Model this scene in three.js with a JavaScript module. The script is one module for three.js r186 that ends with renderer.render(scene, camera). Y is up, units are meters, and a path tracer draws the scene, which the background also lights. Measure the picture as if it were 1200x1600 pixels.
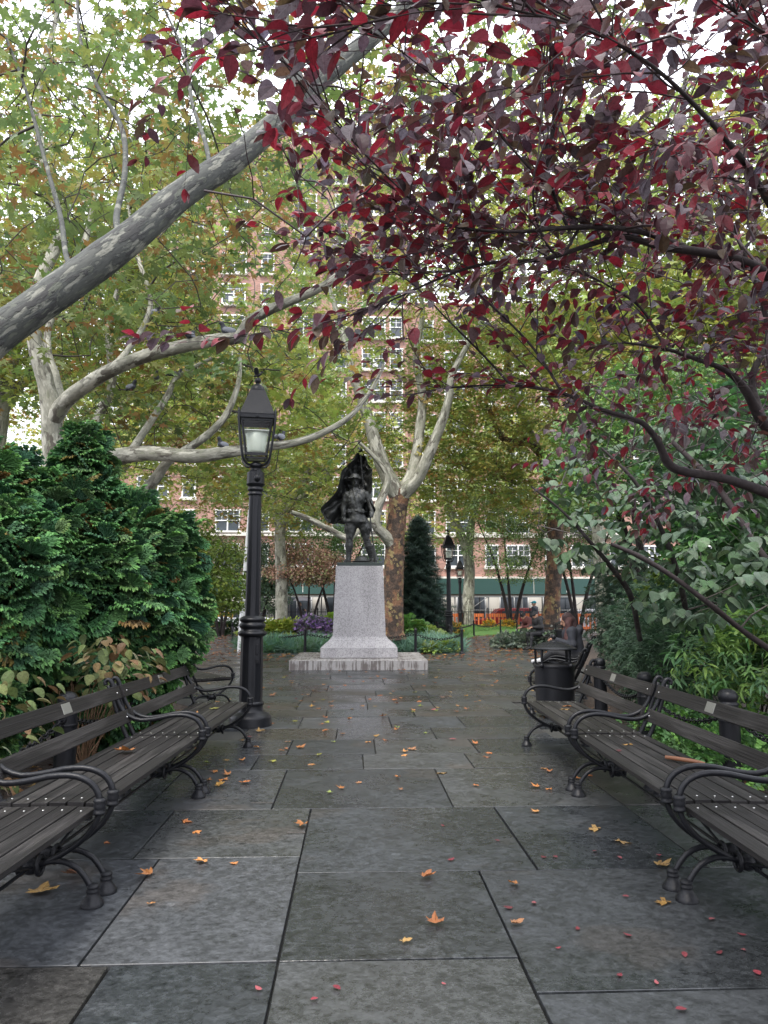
import * as THREE from 'three';
import { mergeGeometries } from 'three/addons/utils/BufferGeometryUtils.js';
import { RoundedBoxGeometry } from 'three/addons/geometries/RoundedBoxGeometry.js';

// ---------------------------------------------------------------- camera, sky, sun, exposure
const scene = new THREE.Scene();
const camera = new THREE.PerspectiveCamera(69.416, 0.75, 0.05, 400);
camera.position.set(0, 1.45, 0);
camera.rotation.order = 'YXZ';
camera.rotation.set(0.127444, -0.041198, 0);
scene.add(camera);

const SKY = 1.0;
{
  const w = 128, h = 64, d = new Float32Array(w * h * 4);
  for (let j = 0; j < h; j++) for (let i = 0; i < w; i++) {
    const el = Math.sin(((j + 0.5) / h - 0.5) * Math.PI);           // even, thinly clouded overcast
    const b = el > 0 ? SKY * (0.62 + 0.38 * el) : SKY * 0.3;
    const k = (j * w + i) * 4;
    d[k] = b * 0.95; d[k + 1] = b * 0.98; d[k + 2] = b * 1.09; d[k + 3] = 1;
  }
  const t = new THREE.DataTexture(d, w, h, THREE.RGBAFormat, THREE.FloatType);
  t.mapping = THREE.EquirectangularReflectionMapping; t.magFilter = THREE.LinearFilter; t.minFilter = THREE.LinearFilter; t.needsUpdate = true;
  scene.background = t; scene.environment = t;
}
const sun = new THREE.DirectionalLight(0xfff8ee, 1.2);
sun.position.set(-9, 30, 6); sun.target.position.set(0, 0, -12);
sun.castShadow = true; sun.shadow.radius = 40; sun.shadow.mapSize.set(2048, 2048);
Object.assign(sun.shadow.camera, { left: -45, right: 45, top: 45, bottom: -45, near: 1, far: 120 });
scene.add(sun, sun.target);

const renderer = new THREE.WebGLRenderer({ antialias: true });
renderer.setSize(768, 1024);
renderer.shadowMap.enabled = true;
renderer.toneMapping = THREE.LinearToneMapping;
renderer.toneMappingExposure = 3.6;

// ---------------------------------------------------------------- helpers
let seed = 7;
function rnd() { seed = (seed + 0x6D2B79F5) | 0; let t = Math.imul(seed ^ (seed >>> 15), 1 | seed); t = (t + Math.imul(t ^ (t >>> 7), 61 | t)) ^ t; return ((t ^ (t >>> 14)) >>> 0) / 4294967296; }
const reseed = (s) => { seed = s; };
const rr = (a, b) => a + (b - a) * rnd();
const gauss = () => (rnd() + rnd() + rnd() + rnd() - 2) * 0.87;
const pick = (a) => a[Math.floor(rnd() * a.length)];
const clamp = (x, a = 0, b = 1) => Math.min(b, Math.max(a, x));
const lerp = (a, b, t) => a + (b - a) * t;
const sstep = (a, b, x) => { const t = clamp((x - a) / (b - a)); return t * t * (3 - 2 * t); };
const V = (x, y, z) => new THREE.Vector3(x, y, z);
const C = (r, g, b) => new THREE.Color().setRGB(r, g, b);

function h3(x, y, z) { let h = Math.imul(x, 374761393) ^ Math.imul(y, 668265263) ^ Math.imul(z, 1274126177); h = Math.imul(h ^ (h >>> 13), 1103515245); h ^= h >>> 16; return (h >>> 0) / 4294967296; }
function vn2(x, y, px, py, s) {                                     // tileable value noise
  const xi = Math.floor(x), yi = Math.floor(y), fx = x - xi, fy = y - yi, u = fx * fx * (3 - 2 * fx), v = fy * fy * (3 - 2 * fy);
  const m = (a, p) => ((a % p) + p) % p, x0 = m(xi, px), x1 = m(xi + 1, px), y0 = m(yi, py), y1 = m(yi + 1, py);
  return lerp(lerp(h3(x0, y0, s), h3(x1, y0, s), u), lerp(h3(x0, y1, s), h3(x1, y1, s), u), v);
}
function fbm2(u, v, px, py, oct, s, gain = 0.5) { let a = 1, t = 0, n = 0; for (let o = 0; o < oct; o++) { t += a * vn2(u * px, v * py, px, py, s + o * 17); n += a; a *= gain; px *= 2; py *= 2; } return t / n; }
function vn3(x, y, z, s = 0) {
  const xi = Math.floor(x), yi = Math.floor(y), zi = Math.floor(z), f = (t) => t * t * (3 - 2 * t), u = f(x - xi), v = f(y - yi), w = f(z - zi);
  const c = (a, b, d) => h3(xi + a + s * 31, yi + b, zi + d);
  return lerp(lerp(lerp(c(0, 0, 0), c(1, 0, 0), u), lerp(c(0, 1, 0), c(1, 1, 0), u), v), lerp(lerp(c(0, 0, 1), c(1, 0, 1), u), lerp(c(0, 1, 1), c(1, 1, 1), u), v), w);
}
const toS = (c) => Math.round(255 * clamp(c <= 0.0031308 ? c * 12.92 : 1.055 * Math.pow(c, 1 / 2.4) - 0.055));
function tex(w, h, fn, color = true) {                              // fn(u, v) -> [r, g, b] linear, or a number for data maps
  const d = new Uint8Array(w * h * 4);
  for (let j = 0; j < h; j++) for (let i = 0; i < w; i++) {
    const o = fn((i + 0.5) / w, (j + 0.5) / h), k = (j * w + i) * 4;
    if (color) { d[k] = toS(o[0]); d[k + 1] = toS(o[1]); d[k + 2] = toS(o[2]); } else { d[k] = d[k + 1] = d[k + 2] = Math.round(255 * clamp(o)); }
    d[k + 3] = 255;
  }
  const t = new THREE.DataTexture(d, w, h); t.wrapS = t.wrapT = THREE.RepeatWrapping; t.magFilter = THREE.LinearFilter; t.minFilter = THREE.LinearMipmapLinearFilter; t.generateMipmaps = true;
  if (color) t.colorSpace = THREE.SRGBColorSpace;
  t.needsUpdate = true; return t;
}
const std = (o) => new THREE.MeshStandardMaterial({ side: THREE.DoubleSide, ...o });
const phy = (o) => new THREE.MeshPhysicalMaterial({ side: THREE.DoubleSide, ...o });
const leafy = (color, thru = 0.4, rough = 0.75, extra = {}) => phy({ color, roughness: 0.94, transmission: thru, thickness: 0, specularIntensity: 0.4, clearcoat: rough < 0.6 ? 0.55 : 0.2, clearcoatRoughness: 0.42, ...extra });   // matt, light-scattering blade under a waxy skin

const taken = new Map();
function numbered(n) { const k = taken.get(n) ?? 0; taken.set(n, k + 1); return k ? n + '_' + String(k).padStart(3, '0') : n; }
function tag(o, label, category, group, kind) { if (label) o.userData.label = label; if (category) o.userData.category = category; if (group) o.userData.group = group; if (kind) o.userData.kind = kind; return o; }
function thing(name, label, category, pos = [0, 0, 0], turn = 0, group) {
  const g = new THREE.Group(); g.name = numbered(name); g.position.set(...pos); g.rotation.y = turn; scene.add(g);
  return tag(g, label, category, group);
}
function part(name, geo, mat, parent, kind) {
  const m = new THREE.Mesh(Array.isArray(geo) ? merge(geo) : geo, mat); m.name = name; m.castShadow = m.receiveShadow = true; parent.add(m);
  if (kind) m.userData.kind = kind;
  return m;
}
function solo(name, geo, mat, label, category, group, kind) { const m = part(numbered(name), geo, mat, scene); return tag(m, label, category, group, kind); }
const struct = (name, geo, mat, label) => solo(name, geo, mat, label, undefined, undefined, 'structure');
function dup(o, pos, turn, label, group) {
  const c = o.clone(); c.name = numbered(o.name.replace(/_\d{3}$/, '')); c.userData = { ...o.userData }; c.position.set(...pos); if (turn !== undefined) c.rotation.y = turn; scene.add(c);
  if (label) c.userData.label = label; if (group) c.userData.group = group; return c;
}
function merge(gs) {
  const keep = ['position', 'normal', 'uv'];
  const hasCol = gs.some((g) => g.attributes.color);
  const out = gs.map((g) => {
    let q = g.index ? g.toNonIndexed() : g.clone();
    if (!q.attributes.normal) q.computeVertexNormals();
    for (const k of Object.keys(q.attributes)) if (!keep.includes(k) && !(hasCol && k === 'color')) q.deleteAttribute(k);
    if (!q.attributes.uv) q.setAttribute('uv', new THREE.BufferAttribute(new Float32Array(q.attributes.position.count * 2), 2));
    if (hasCol && !q.attributes.color) q.setAttribute('color', new THREE.BufferAttribute(new Float32Array(q.attributes.position.count * 3).fill(1), 3));
    return q;
  });
  return mergeGeometries(out, false);
}
const tr = (g, x = 0, y = 0, z = 0, rx = 0, ry = 0, rz = 0) => { if (rx) g.rotateX(rx); if (ry) g.rotateY(ry); if (rz) g.rotateZ(rz); return g.translate(x, y, z); };
function boxUV(g, s = 1, ox = 0, oy = 0) {                           // uv in metres from the face's main direction
  const p = g.attributes.position, n = g.attributes.normal, uv = new Float32Array(p.count * 2);
  for (let i = 0; i < p.count; i++) {
    const ax = Math.abs(n.getX(i)), ay = Math.abs(n.getY(i)), az = Math.abs(n.getZ(i));
    const [a, b] = ay >= ax && ay >= az ? [p.getX(i), p.getZ(i)] : ax >= az ? [p.getZ(i), p.getY(i)] : [p.getX(i), p.getY(i)];
    uv[i * 2] = a * s + ox; uv[i * 2 + 1] = b * s + oy;
  }
  g.setAttribute('uv', new THREE.BufferAttribute(uv, 2)); return g;
}
const box = (w, h, d, x = 0, y = 0, z = 0) => new THREE.BoxGeometry(w, h, d).translate(x, y, z);
function rbox(w, h, d, r, x = 0, y = 0, z = 0, seg = 1) { return boxUV(new RoundedBoxGeometry(w, h, d, seg, r)).translate(x, y, z); }
const cyl = (r1, r2, h, x = 0, y = 0, z = 0, n = 16) => new THREE.CylinderGeometry(r1, r2, h, n).translate(x, y, z);
const lathe = (pts, n = 24) => new THREE.LatheGeometry(pts.map(([r, y]) => new THREE.Vector2(r, y)), n);
// a tapering limb through [x, y, z, radius] points
function limb(pts, o = {}) {
  const { step = 0.15, sides = 10, rough = 0.06, uvs = 1, s = 1, cap = false } = o;
  const crv = new THREE.CatmullRomCurve3(pts.map((p) => V(p[0], p[1], p[2])), false, 'centripetal');
  const L = crv.getLength(), n = Math.max(2, Math.ceil(L / step)), ps = [], rs = [];
  const cum = [0]; for (let i = 1; i < pts.length; i++) cum.push(cum[i - 1] + Math.hypot(pts[i][0] - pts[i - 1][0], pts[i][1] - pts[i - 1][1], pts[i][2] - pts[i - 1][2]));
  for (let i = 0; i <= n; i++) {
    const t = i / n, q = crv.getPoint(t); ps.push(q);                  // getPoint: t runs per segment
    const f = t * (pts.length - 1), k = Math.min(pts.length - 2, Math.floor(f)); rs.push(lerp(pts[k][3], pts[k + 1][3], f - k));
  }
  const pos = [], uv = [], idx = []; let nx = V(1, 0, 0), T0 = ps[1].clone().sub(ps[0]).normalize();
  if (Math.abs(T0.x) > 0.9) nx = V(0, 1, 0); nx.sub(T0.clone().multiplyScalar(nx.dot(T0))).normalize();
  let len = 0; const circ = 2 * Math.PI * rs[0];
  for (let i = 0; i <= n; i++) {
    const T = ps[Math.min(n, i + 1)].clone().sub(ps[Math.max(0, i - 1)]).normalize();
    nx.sub(T.clone().multiplyScalar(nx.dot(T))).normalize(); const b = T.clone().cross(nx);
    if (i) len += ps[i].distanceTo(ps[i - 1]);
    for (let j = 0; j <= sides; j++) {
      const a = (j / sides) * Math.PI * 2, ca = Math.cos(a), sa = Math.sin(a);
      const q = ps[i].clone().addScaledVector(nx, ca * rs[i]).addScaledVector(b, sa * rs[i]);
      if (rough) { const d = (vn3(q.x * 3 / s, q.y * 3 / s, q.z * 3 / s, 5) - 0.5 + 0.5 * (vn3(q.x * 9 / s, q.y * 9 / s, q.z * 9 / s, 6) - 0.5)) * 2 * rough * rs[i]; q.addScaledVector(nx, ca * d).addScaledVector(b, sa * d); }
      pos.push(q.x, q.y, q.z); uv.push(j / sides * circ * uvs, len * uvs);
    }
  }
  const w = sides + 1;
  for (let i = 0; i < n; i++) for (let j = 0; j < sides; j++) { const a = i * w + j; idx.push(a, a + 1, a + w, a + 1, a + w + 1, a + w); }
  if (cap) for (const e of [0, n]) { const c = pos.length / 3; pos.push(ps[e].x, ps[e].y, ps[e].z); uv.push(0, 0); for (let j = 0; j < sides; j++) idx.push(c, e * w + j + (e ? 0 : 1), e * w + j + (e ? 1 : 0)); }
  const g = new THREE.BufferGeometry(); g.setAttribute('position', new THREE.Float32BufferAttribute(pos, 3)); g.setAttribute('uv', new THREE.Float32BufferAttribute(uv, 2)); g.setIndex(idx); g.computeVertexNormals();
  // weld the seam's normals
  const N = g.attributes.normal; for (let i = 0; i <= n; i++) { const a = i * w, c = a + sides; const m = V(N.getX(a) + N.getX(c), N.getY(a) + N.getY(c), N.getZ(a) + N.getZ(c)).normalize(); N.setXYZ(a, m.x, m.y, m.z); N.setXYZ(c, m.x, m.y, m.z); }
  g.userData = { ps, rs }; return g;
}
const pipe = (pts, r, o = {}) => limb(pts.map((p) => [p[0], p[1], p[2], p[3] ?? r]), { step: 0.035, sides: 8, rough: 0, cap: true, ...o });
// raw triangle soup from thin straight twigs (3 sides)
class Twigs {
  constructor() { this.p = []; this.n = []; this.u = []; }
  seg(a, b, ra, rb, sides = 3) {
    const T = b.clone().sub(a), L = T.length(); if (L < 1e-5) return; T.multiplyScalar(1 / L);
    const x = (Math.abs(T.y) < 0.9 ? V(0, 1, 0) : V(1, 0, 0)).cross(T).normalize(), y = T.clone().cross(x);
    const ring = []; for (let j = 0; j <= sides; j++) { const t = j / sides * Math.PI * 2; ring.push(x.clone().multiplyScalar(Math.cos(t)).addScaledVector(y, Math.sin(t))); }
    for (let j = 0; j < sides; j++) {
      const n0 = ring[j], n1 = ring[j + 1], q = [[a, n0, ra, 0], [a, n1, ra, 0], [b, n0, rb, L], [a, n1, ra, 0], [b, n1, rb, L], [b, n0, rb, L]];
      for (const [c, n, r, l] of q) { this.p.push(c.x + n.x * r, c.y + n.y * r, c.z + n.z * r); this.n.push(n.x, n.y, n.z); this.u.push(n === n0 ? j * 0.03 : j * 0.03 + 0.03, l); }
    }
  }
  path(pts, r0, r1, sides = 3) { for (let i = 0; i < pts.length - 1; i++) this.seg(pts[i], pts[i + 1], lerp(r0, r1, i / (pts.length - 1)), lerp(r0, r1, (i + 1) / (pts.length - 1)), sides); }
  geo() { const g = new THREE.BufferGeometry(); g.setAttribute('position', new THREE.Float32BufferAttribute(this.p, 3)); g.setAttribute('normal', new THREE.Float32BufferAttribute(this.n, 3)); g.setAttribute('uv', new THREE.Float32BufferAttribute(this.u, 2)); return g; }
}
// many small copies as one uncountable mass
const M4 = new THREE.Matrix4(), QQ = new THREE.Quaternion(), EU = new THREE.Euler();
function mass(name, geo, mat, list, parent) {                       // list of [x, y, z, rx, ry, rz, s, color]
  const m = new THREE.InstancedMesh(geo, mat, list.length); m.name = name; m.castShadow = m.receiveShadow = true; m.userData.kind = 'stuff';
  list.forEach((l, i) => { M4.compose(V(l[0], l[1], l[2]), l[8] ?? QQ.setFromEuler(EU.set(l[3], l[4], l[5], 'YXZ')), V(l[6], l[6], l[6])); m.setMatrixAt(i, M4); if (l[7]) m.setColorAt(i, l[7]); });
  if (parent) parent.add(m); return m;
}
const vary = (c, a = 0.25, b = 0.12) => { const k = 1 + a * gauss(); return C(Math.max(0, c[0] * k * (1 + b * gauss())), Math.max(0, c[1] * k), Math.max(0, c[2] * k * (1 + b * gauss()))); };

// leaf blades: flat fans with a folded midrib, lying in x (across) and z (along), base at the origin
function blade(outline, fold = 0.12, droop = 0.2, wave = 0, bend = 0) {         // outline: right half, [x, z] from base to tip; unit length
  const pos = [], idx = [], uv = []; const n = outline.length;
  for (let i = 0; i < n; i++) { const [x, z] = outline[i]; const y = -droop * z * z, s = bend * z * z, w1 = wave * Math.sin(z * 11), w2 = wave * Math.cos(z * 9 + 1); pos.push(s, y, z, s + x, y + fold * x + w1 * x * 3, z, s - x, y + fold * x * 1.2 + w2 * x * 3, z); uv.push(0.5, z, 0.5 + x, z, 0.5 - x, z); }
  for (let i = 0; i < n - 1; i++) { const a = i * 3, b = a + 3; idx.push(a, b, b + 1, a, b + 1, a + 1, a, b + 2, b, a, a + 2, b + 2); }
  const g = new THREE.BufferGeometry(); g.setAttribute('position', new THREE.Float32BufferAttribute(pos, 3)); g.setAttribute('uv', new THREE.Float32BufferAttribute(uv, 2)); g.setIndex(idx);
  const q = g.toNonIndexed(); const P = q.attributes.position, keep = []; for (let i = 0; i < P.count; i += 3) { const a = V().fromBufferAttribute(P, i), b = V().fromBufferAttribute(P, i + 1), c = V().fromBufferAttribute(P, i + 2); if (b.clone().sub(a).cross(c.clone().sub(a)).length() > 1e-7) keep.push(i, i + 1, i + 2); }
  const r = new THREE.BufferGeometry(); for (const k of ['position', 'uv']) { const A = q.attributes[k], s = A.itemSize, d = []; for (const i of keep) for (let c = 0; c < s; c++) d.push(A.array[i * s + c]); r.setAttribute(k, new THREE.Float32BufferAttribute(d, s)); }
  r.computeVertexNormals(); return r;
}
function lobed(tips, fold = 0.1, droop = 0.15, curl = 0) {              // fan from the leaf base: polar outline [angle from +z, radius]
  const pos = [], uv = []; const P = tips.map(([a, r]) => { const x = Math.sin(a) * r, z = 0.12 + Math.cos(a) * r; return [x, fold * Math.abs(x) - droop * z * z + curl * r * r * Math.cos(3 * a) + curl * 0.5 * r * Math.sin(a * 7 + r * 9), z]; });
  const c = [0, 0, 0.12];
  for (let i = 0; i < P.length - 1; i++) for (const q of [c, P[i], P[i + 1]]) { pos.push(...q); uv.push(0.5 + q[0], q[2]); }
  const g = new THREE.BufferGeometry(); g.setAttribute('position', new THREE.Float32BufferAttribute(pos, 3)); g.setAttribute('uv', new THREE.Float32BufferAttribute(uv, 2)); g.computeVertexNormals(); return g;
}
const PLANE_LOBES = [[-2.5, 0.2], [-1.75, 0.52], [-1.35, 0.3], [-0.85, 0.72], [-0.42, 0.4], [0, 0.88], [0.42, 0.4], [0.85, 0.72], [1.35, 0.3], [1.75, 0.52], [2.5, 0.2]];
const MAPLE_FINE = [[-2.7, 0.16], [-2.1, 0.34], [-1.8, 0.56], [-1.5, 0.36], [-1.3, 0.42], [-1.12, 0.62], [-0.85, 0.84], [-0.72, 0.58], [-0.5, 0.42], [-0.3, 0.66], [-0.18, 0.74], [0, 1.0], [0.18, 0.74], [0.3, 0.64], [0.5, 0.42], [0.72, 0.58], [0.85, 0.82], [1.12, 0.62], [1.3, 0.42], [1.5, 0.36], [1.8, 0.56], [2.1, 0.34], [2.7, 0.16]];
const OVAL = [[0, 0], [0.16, 0.12], [0.27, 0.3], [0.31, 0.5], [0.25, 0.72], [0.12, 0.9], [0, 1]];
const BROAD = [[0, 0], [0.22, 0.1], [0.36, 0.28], [0.4, 0.48], [0.31, 0.72], [0.13, 0.92], [0, 1]];
const LANCE = [[0, 0], [0.07, 0.15], [0.12, 0.38], [0.09, 0.7], [0, 1]];
// ---------------------------------------------------------------- materials
const T = {};
{ // bluestone flags: fine speckle, cleft ripples, brownish and pale mineral patches, damp (glossy) and drying (dull) areas
  const N = 1024, A = new Float32Array(N * N), B = new Float32Array(N * N), D = new Float32Array(N * N), E = new Float32Array(N * N);
  for (let j = 0; j < N; j++) for (let i = 0; i < N; i++) {
    const u = i / N, v = j / N, k = j * N + i;
    A[k] = fbm2(u, v, 3, 3, 4, 11); B[k] = 0.26 * fbm2(u, v, 24, 34, 3, 40, 0.65) + 0.74 * fbm2(u, v, 110, 130, 3, 44, 0.85); D[k] = fbm2(u + 0.03 * (A[k] - 0.5), v, 4, 6, 5, 77, 0.6); E[k] = h3(i, j, 9);
  }
  const at = (F) => (u, v) => F[Math.min(N - 1, Math.floor(v * N)) * N + Math.min(N - 1, Math.floor(u * N))];
  const a = at(A), b = at(B), dd = at(D), e = at(E);
  T.stone = tex(N, N, (u, v) => {
    const p = a(u, v), q = b(u, v), r = dd(u, v), s = e(u, v);
    let k = 0.62 + 1.2 * (q - 0.5) + 0.16 * (p - 0.5); if (s > 0.985) k *= 1.45; if (s < 0.03) k *= 0.6; const gx = Math.floor(u * 26), gy = Math.floor(v * 26), gs = h3(gx, gy, 71); if (gs > 0.86) { const dx = u * 26 - gx - 0.3 - 0.4 * h3(gx, gy, 72), dy = v * 26 - gy - 0.3 - 0.4 * h3(gx, gy, 73), rad = 0.06 + 0.14 * h3(gx, gy, 74); if (Math.hypot(dx, dy * 1.2) < rad * (0.8 + 0.5 * q)) k *= gs > 0.95 ? 1.6 : 0.55; }
    const brown = sstep(0.62, 0.76, r) * 0.6, pale = sstep(0.66, 0.86, 1 - r + 0.35 * (q - 0.5)) * 0.3;
    let c = [0.058 * k, 0.062 * k, 0.065 * k]; c = [lerp(c[0], 0.066 * k, brown), lerp(c[1], 0.057 * k, brown), lerp(c[2], 0.049 * k, brown)];
    return c.map((x) => lerp(x, 0.12 * k + 0.02, pale));
  });
  T.stoneRough = tex(N, N, (u, v) => clamp(0.24 + 0.26 * sstep(0.4, 0.64, a(u, v) * 0.6 + dd(u, v) * 0.4) + 0.28 * (b(u, v) - 0.5)), false);
  T.stoneBump = tex(N, N, (u, v) => b(u, v) * 0.6 + dd(u, v) * 0.4 + 0.04 * e(u, v), false);
}
T.plane = tex(1024, 1024, (u, v) => {                               // plane-tree bark: flaking plates of cream, olive and grey-brown
  const w = 0.06 * (fbm2(u, v, 6, 6, 3, 5) - 0.5), a = fbm2(u + w, v, 8, 6, 5, 101, 0.62), b = fbm2(u, v + w, 12, 9, 4, 151, 0.6), f = fbm2(u, v, 60, 40, 2, 31);
  let c = [0.27, 0.265, 0.215]; if (a > 0.5) c = [0.19, 0.188, 0.15]; if (a > 0.6) c = [0.11, 0.1, 0.08]; if (b > 0.6) c = [0.34, 0.335, 0.28]; if (b > 0.68) c = [0.42, 0.41, 0.34]; if (b < 0.36) c = [0.2, 0.205, 0.15];
  const k = 0.75 + 0.5 * f; return c.map((x) => x * k);
});
T.planeShaded = tex(1024, 1024, (u, v) => {                               // plane-tree bark plates, darkened throughout: shade under the near limb put into the colour
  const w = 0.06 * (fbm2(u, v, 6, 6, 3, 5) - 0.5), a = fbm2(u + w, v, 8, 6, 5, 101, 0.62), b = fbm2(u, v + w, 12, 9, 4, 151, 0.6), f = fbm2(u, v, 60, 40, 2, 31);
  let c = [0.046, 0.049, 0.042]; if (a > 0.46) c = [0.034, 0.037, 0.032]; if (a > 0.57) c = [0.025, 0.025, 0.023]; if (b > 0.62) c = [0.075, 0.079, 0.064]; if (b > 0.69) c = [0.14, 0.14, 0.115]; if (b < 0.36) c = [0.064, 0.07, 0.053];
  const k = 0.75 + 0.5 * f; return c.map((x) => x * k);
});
T.planeBump = tex(512, 512, (u, v) => { const w = 0.06 * (fbm2(u, v, 6, 6, 3, 5) - 0.5), a = fbm2(u + w, v, 8, 6, 5, 101, 0.62), b = fbm2(u, v + w, 12, 9, 4, 151, 0.6); return 0.3 + (a > 0.53 ? 0.2 : 0) + (a > 0.6 ? 0.2 : 0) - (b > 0.62 ? 0.2 : 0) + 0.15 * fbm2(u, v, 40, 30, 2, 3); }, false);
T.brownBark = tex(512, 1024, (u, v) => {                            // older trunk: rusty brown scales with yellow-green bare patches
  const a = fbm2(u, v, 6, 10, 5, 301, 0.6), b = fbm2(u, v, 4, 6, 4, 351), f = fbm2(u, v, 50, 60, 2, 3);
  let c = [0.105, 0.06, 0.038]; if (a > 0.52) c = [0.06, 0.038, 0.027]; if (a < 0.42) c = [0.15, 0.078, 0.042]; if (a > 0.6) c = [0.035, 0.024, 0.018]; const d = fbm2(u, v, 11, 14, 4, 371, 0.6); if (b * 0.5 + d * 0.5 > 0.6) c = [0.2, 0.155, 0.068]; if (b * 0.5 + d * 0.5 < 0.4) c = [0.065, 0.042, 0.03];
  const k = 0.65 + 0.7 * f; return c.map((x) => x * k);
});
T.brownBump = tex(512, 1024, (u, v) => 0.7 * fbm2(u, v, 6, 10, 5, 301, 0.6) + 0.3 * fbm2(u, v, 30, 60, 3, 9), false);
T.darkBark = tex(512, 512, (u, v) => { const a = fbm2(u, v, 10, 24, 4, 61, 0.6), b = fbm2(u, v, 4, 4, 3, 9); const k = 0.55 + 0.9 * a; const m = sstep(0.55, 0.7, b); return [lerp(0.03, 0.05, m) * k, lerp(0.024, 0.044, m) * k, lerp(0.024, 0.042, m) * k]; });
T.wood = tex(512, 1024, (u, v) => {                                 // weathered slat, grain along v
  const g = fbm2(u, v, 48, 5, 3, 21, 0.6), w = fbm2(u, v, 4, 3, 4, 77), f = fbm2(u + 0.1 * w, v, 14, 2, 4, 8), k = 0.45 + 0.75 * g + 0.4 * (f - 0.5);
  const m = sstep(0.5, 0.68, w) * 0.6; return [lerp(0.02, 0.06, m) * k, lerp(0.0185, 0.056, m) * k, lerp(0.0185, 0.054, m) * k];
});
T.woodBump = tex(512, 512, (u, v) => fbm2(u, v, 48, 5, 3, 21, 0.6), false);
T.granite = tex(1024, 1024, (u, v) => {
  const s = h3(Math.floor(u * 125), Math.floor(v * 140), 3), s2 = h3(Math.floor(u * 480), Math.floor(v * 520), 4), p = fbm2(u, v, 3, 3, 5, 19), st = fbm2(u, v, 14, 2, 4, 23); let k = 0.36 + 0.08 * (s2 - 0.5) + 0.16 * (p - 0.5); if (s < 0.22) k *= 0.72; if (s > 0.8) k *= 1.18; const m = sstep(0.56, 0.7, p * 0.6 + st * 0.4) * 0.4; k *= 1 - m * 0.45;
  return [k, k * 0.955, k * 0.965];
});
T.stain = tex(512, 512, (u, v) => {                                 // granite step with brown run-off streaks and soot
  const s = h3(Math.floor(u * 300), Math.floor(v * 300), 3), st = fbm2(u, v, 60, 3, 4, 91, 0.6), p = fbm2(u, v, 5, 4, 4, 19); let k = 0.33 * (0.75 + 0.5 * s);
  const m = sstep(0.5, 0.64, st * 0.6 + p * 0.4) * 0.85; return [lerp(k, 0.085, m), lerp(k * 0.95, 0.066, m), lerp(k * 0.92, 0.058, m)];
});
T.brick = tex(1024, 1024, (u, v) => {                               // far brickwork: 64 courses over about 4.8 m
  const row = Math.floor(v * 64), col = Math.floor(u * 20 + (row % 2) * 0.5), m = ((v * 64) % 1) < 0.16 || ((u * 20 + (row % 2) * 0.5) % 1) < 0.05;
  const k = 0.7 + 0.6 * h3(((col % 20) + 20) % 20, row, 5) * 0.9, p = 0.8 + 0.4 * fbm2(u, v, 4, 4, 4, 9); return m ? [0.33 * p, 0.28 * p, 0.25 * p] : [0.31 * k * p, 0.155 * k * p, 0.115 * k * p];
});
T.soil = tex(512, 512, (u, v) => { const a = fbm2(u, v, 20, 20, 4, 7, 0.65), s = h3(Math.floor(u * 256), Math.floor(v * 256), 2); const k = 0.3 + 1.1 * a; return s > 0.94 ? [0.13 * k, 0.075 * k, 0.035 * k] : [0.045 * k, 0.031 * k, 0.022 * k]; });
T.soilBump = tex(512, 512, (u, v) => fbm2(u, v, 20, 20, 4, 7, 0.65), false);
T.lawn = tex(512, 512, (u, v) => { const a = fbm2(u, v, 40, 40, 4, 7, 0.65), b = fbm2(u, v, 4, 4, 3, 99), k = 0.5 + a; return [0.07 * k * (0.8 + 0.5 * b), 0.155 * k, 0.03 * k]; });
T.asphalt = tex(512, 512, (u, v) => { const k = 0.6 + 0.8 * fbm2(u, v, 40, 40, 3, 2, 0.7); return [0.05 * k, 0.05 * k, 0.052 * k]; });
T.cast = tex(512, 512, (u, v) => 0.5 * fbm2(u, v, 30, 30, 3, 44, 0.6) + 0.5 * fbm2(u, v, 6, 6, 3, 55), false);
T.leaf = tex(256, 256, (u, v) => { const x = Math.abs(u - 0.5), mid = x < 0.018 ? 1 : 0, ph = (v - x * 0.9) * 9, vein = Math.abs(ph - Math.round(ph)) < 0.09 ? 0.7 : 0, n = fbm2(u, v, 6, 6, 4, 3), sp = sstep(0.66, 0.74, fbm2(u, v, 9, 9, 3, 8)); const k = 0.72 + 0.5 * (n - 0.5) + 0.22 * Math.max(mid, vein); return [k * (1 - 0.35 * sp), k * (1 - 0.5 * sp), k * (1 - 0.5 * sp)]; });
const rep = (t, a, b = a) => { const c = t.clone(); c.repeat.set(a, b); c.needsUpdate = true; return c; };

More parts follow.
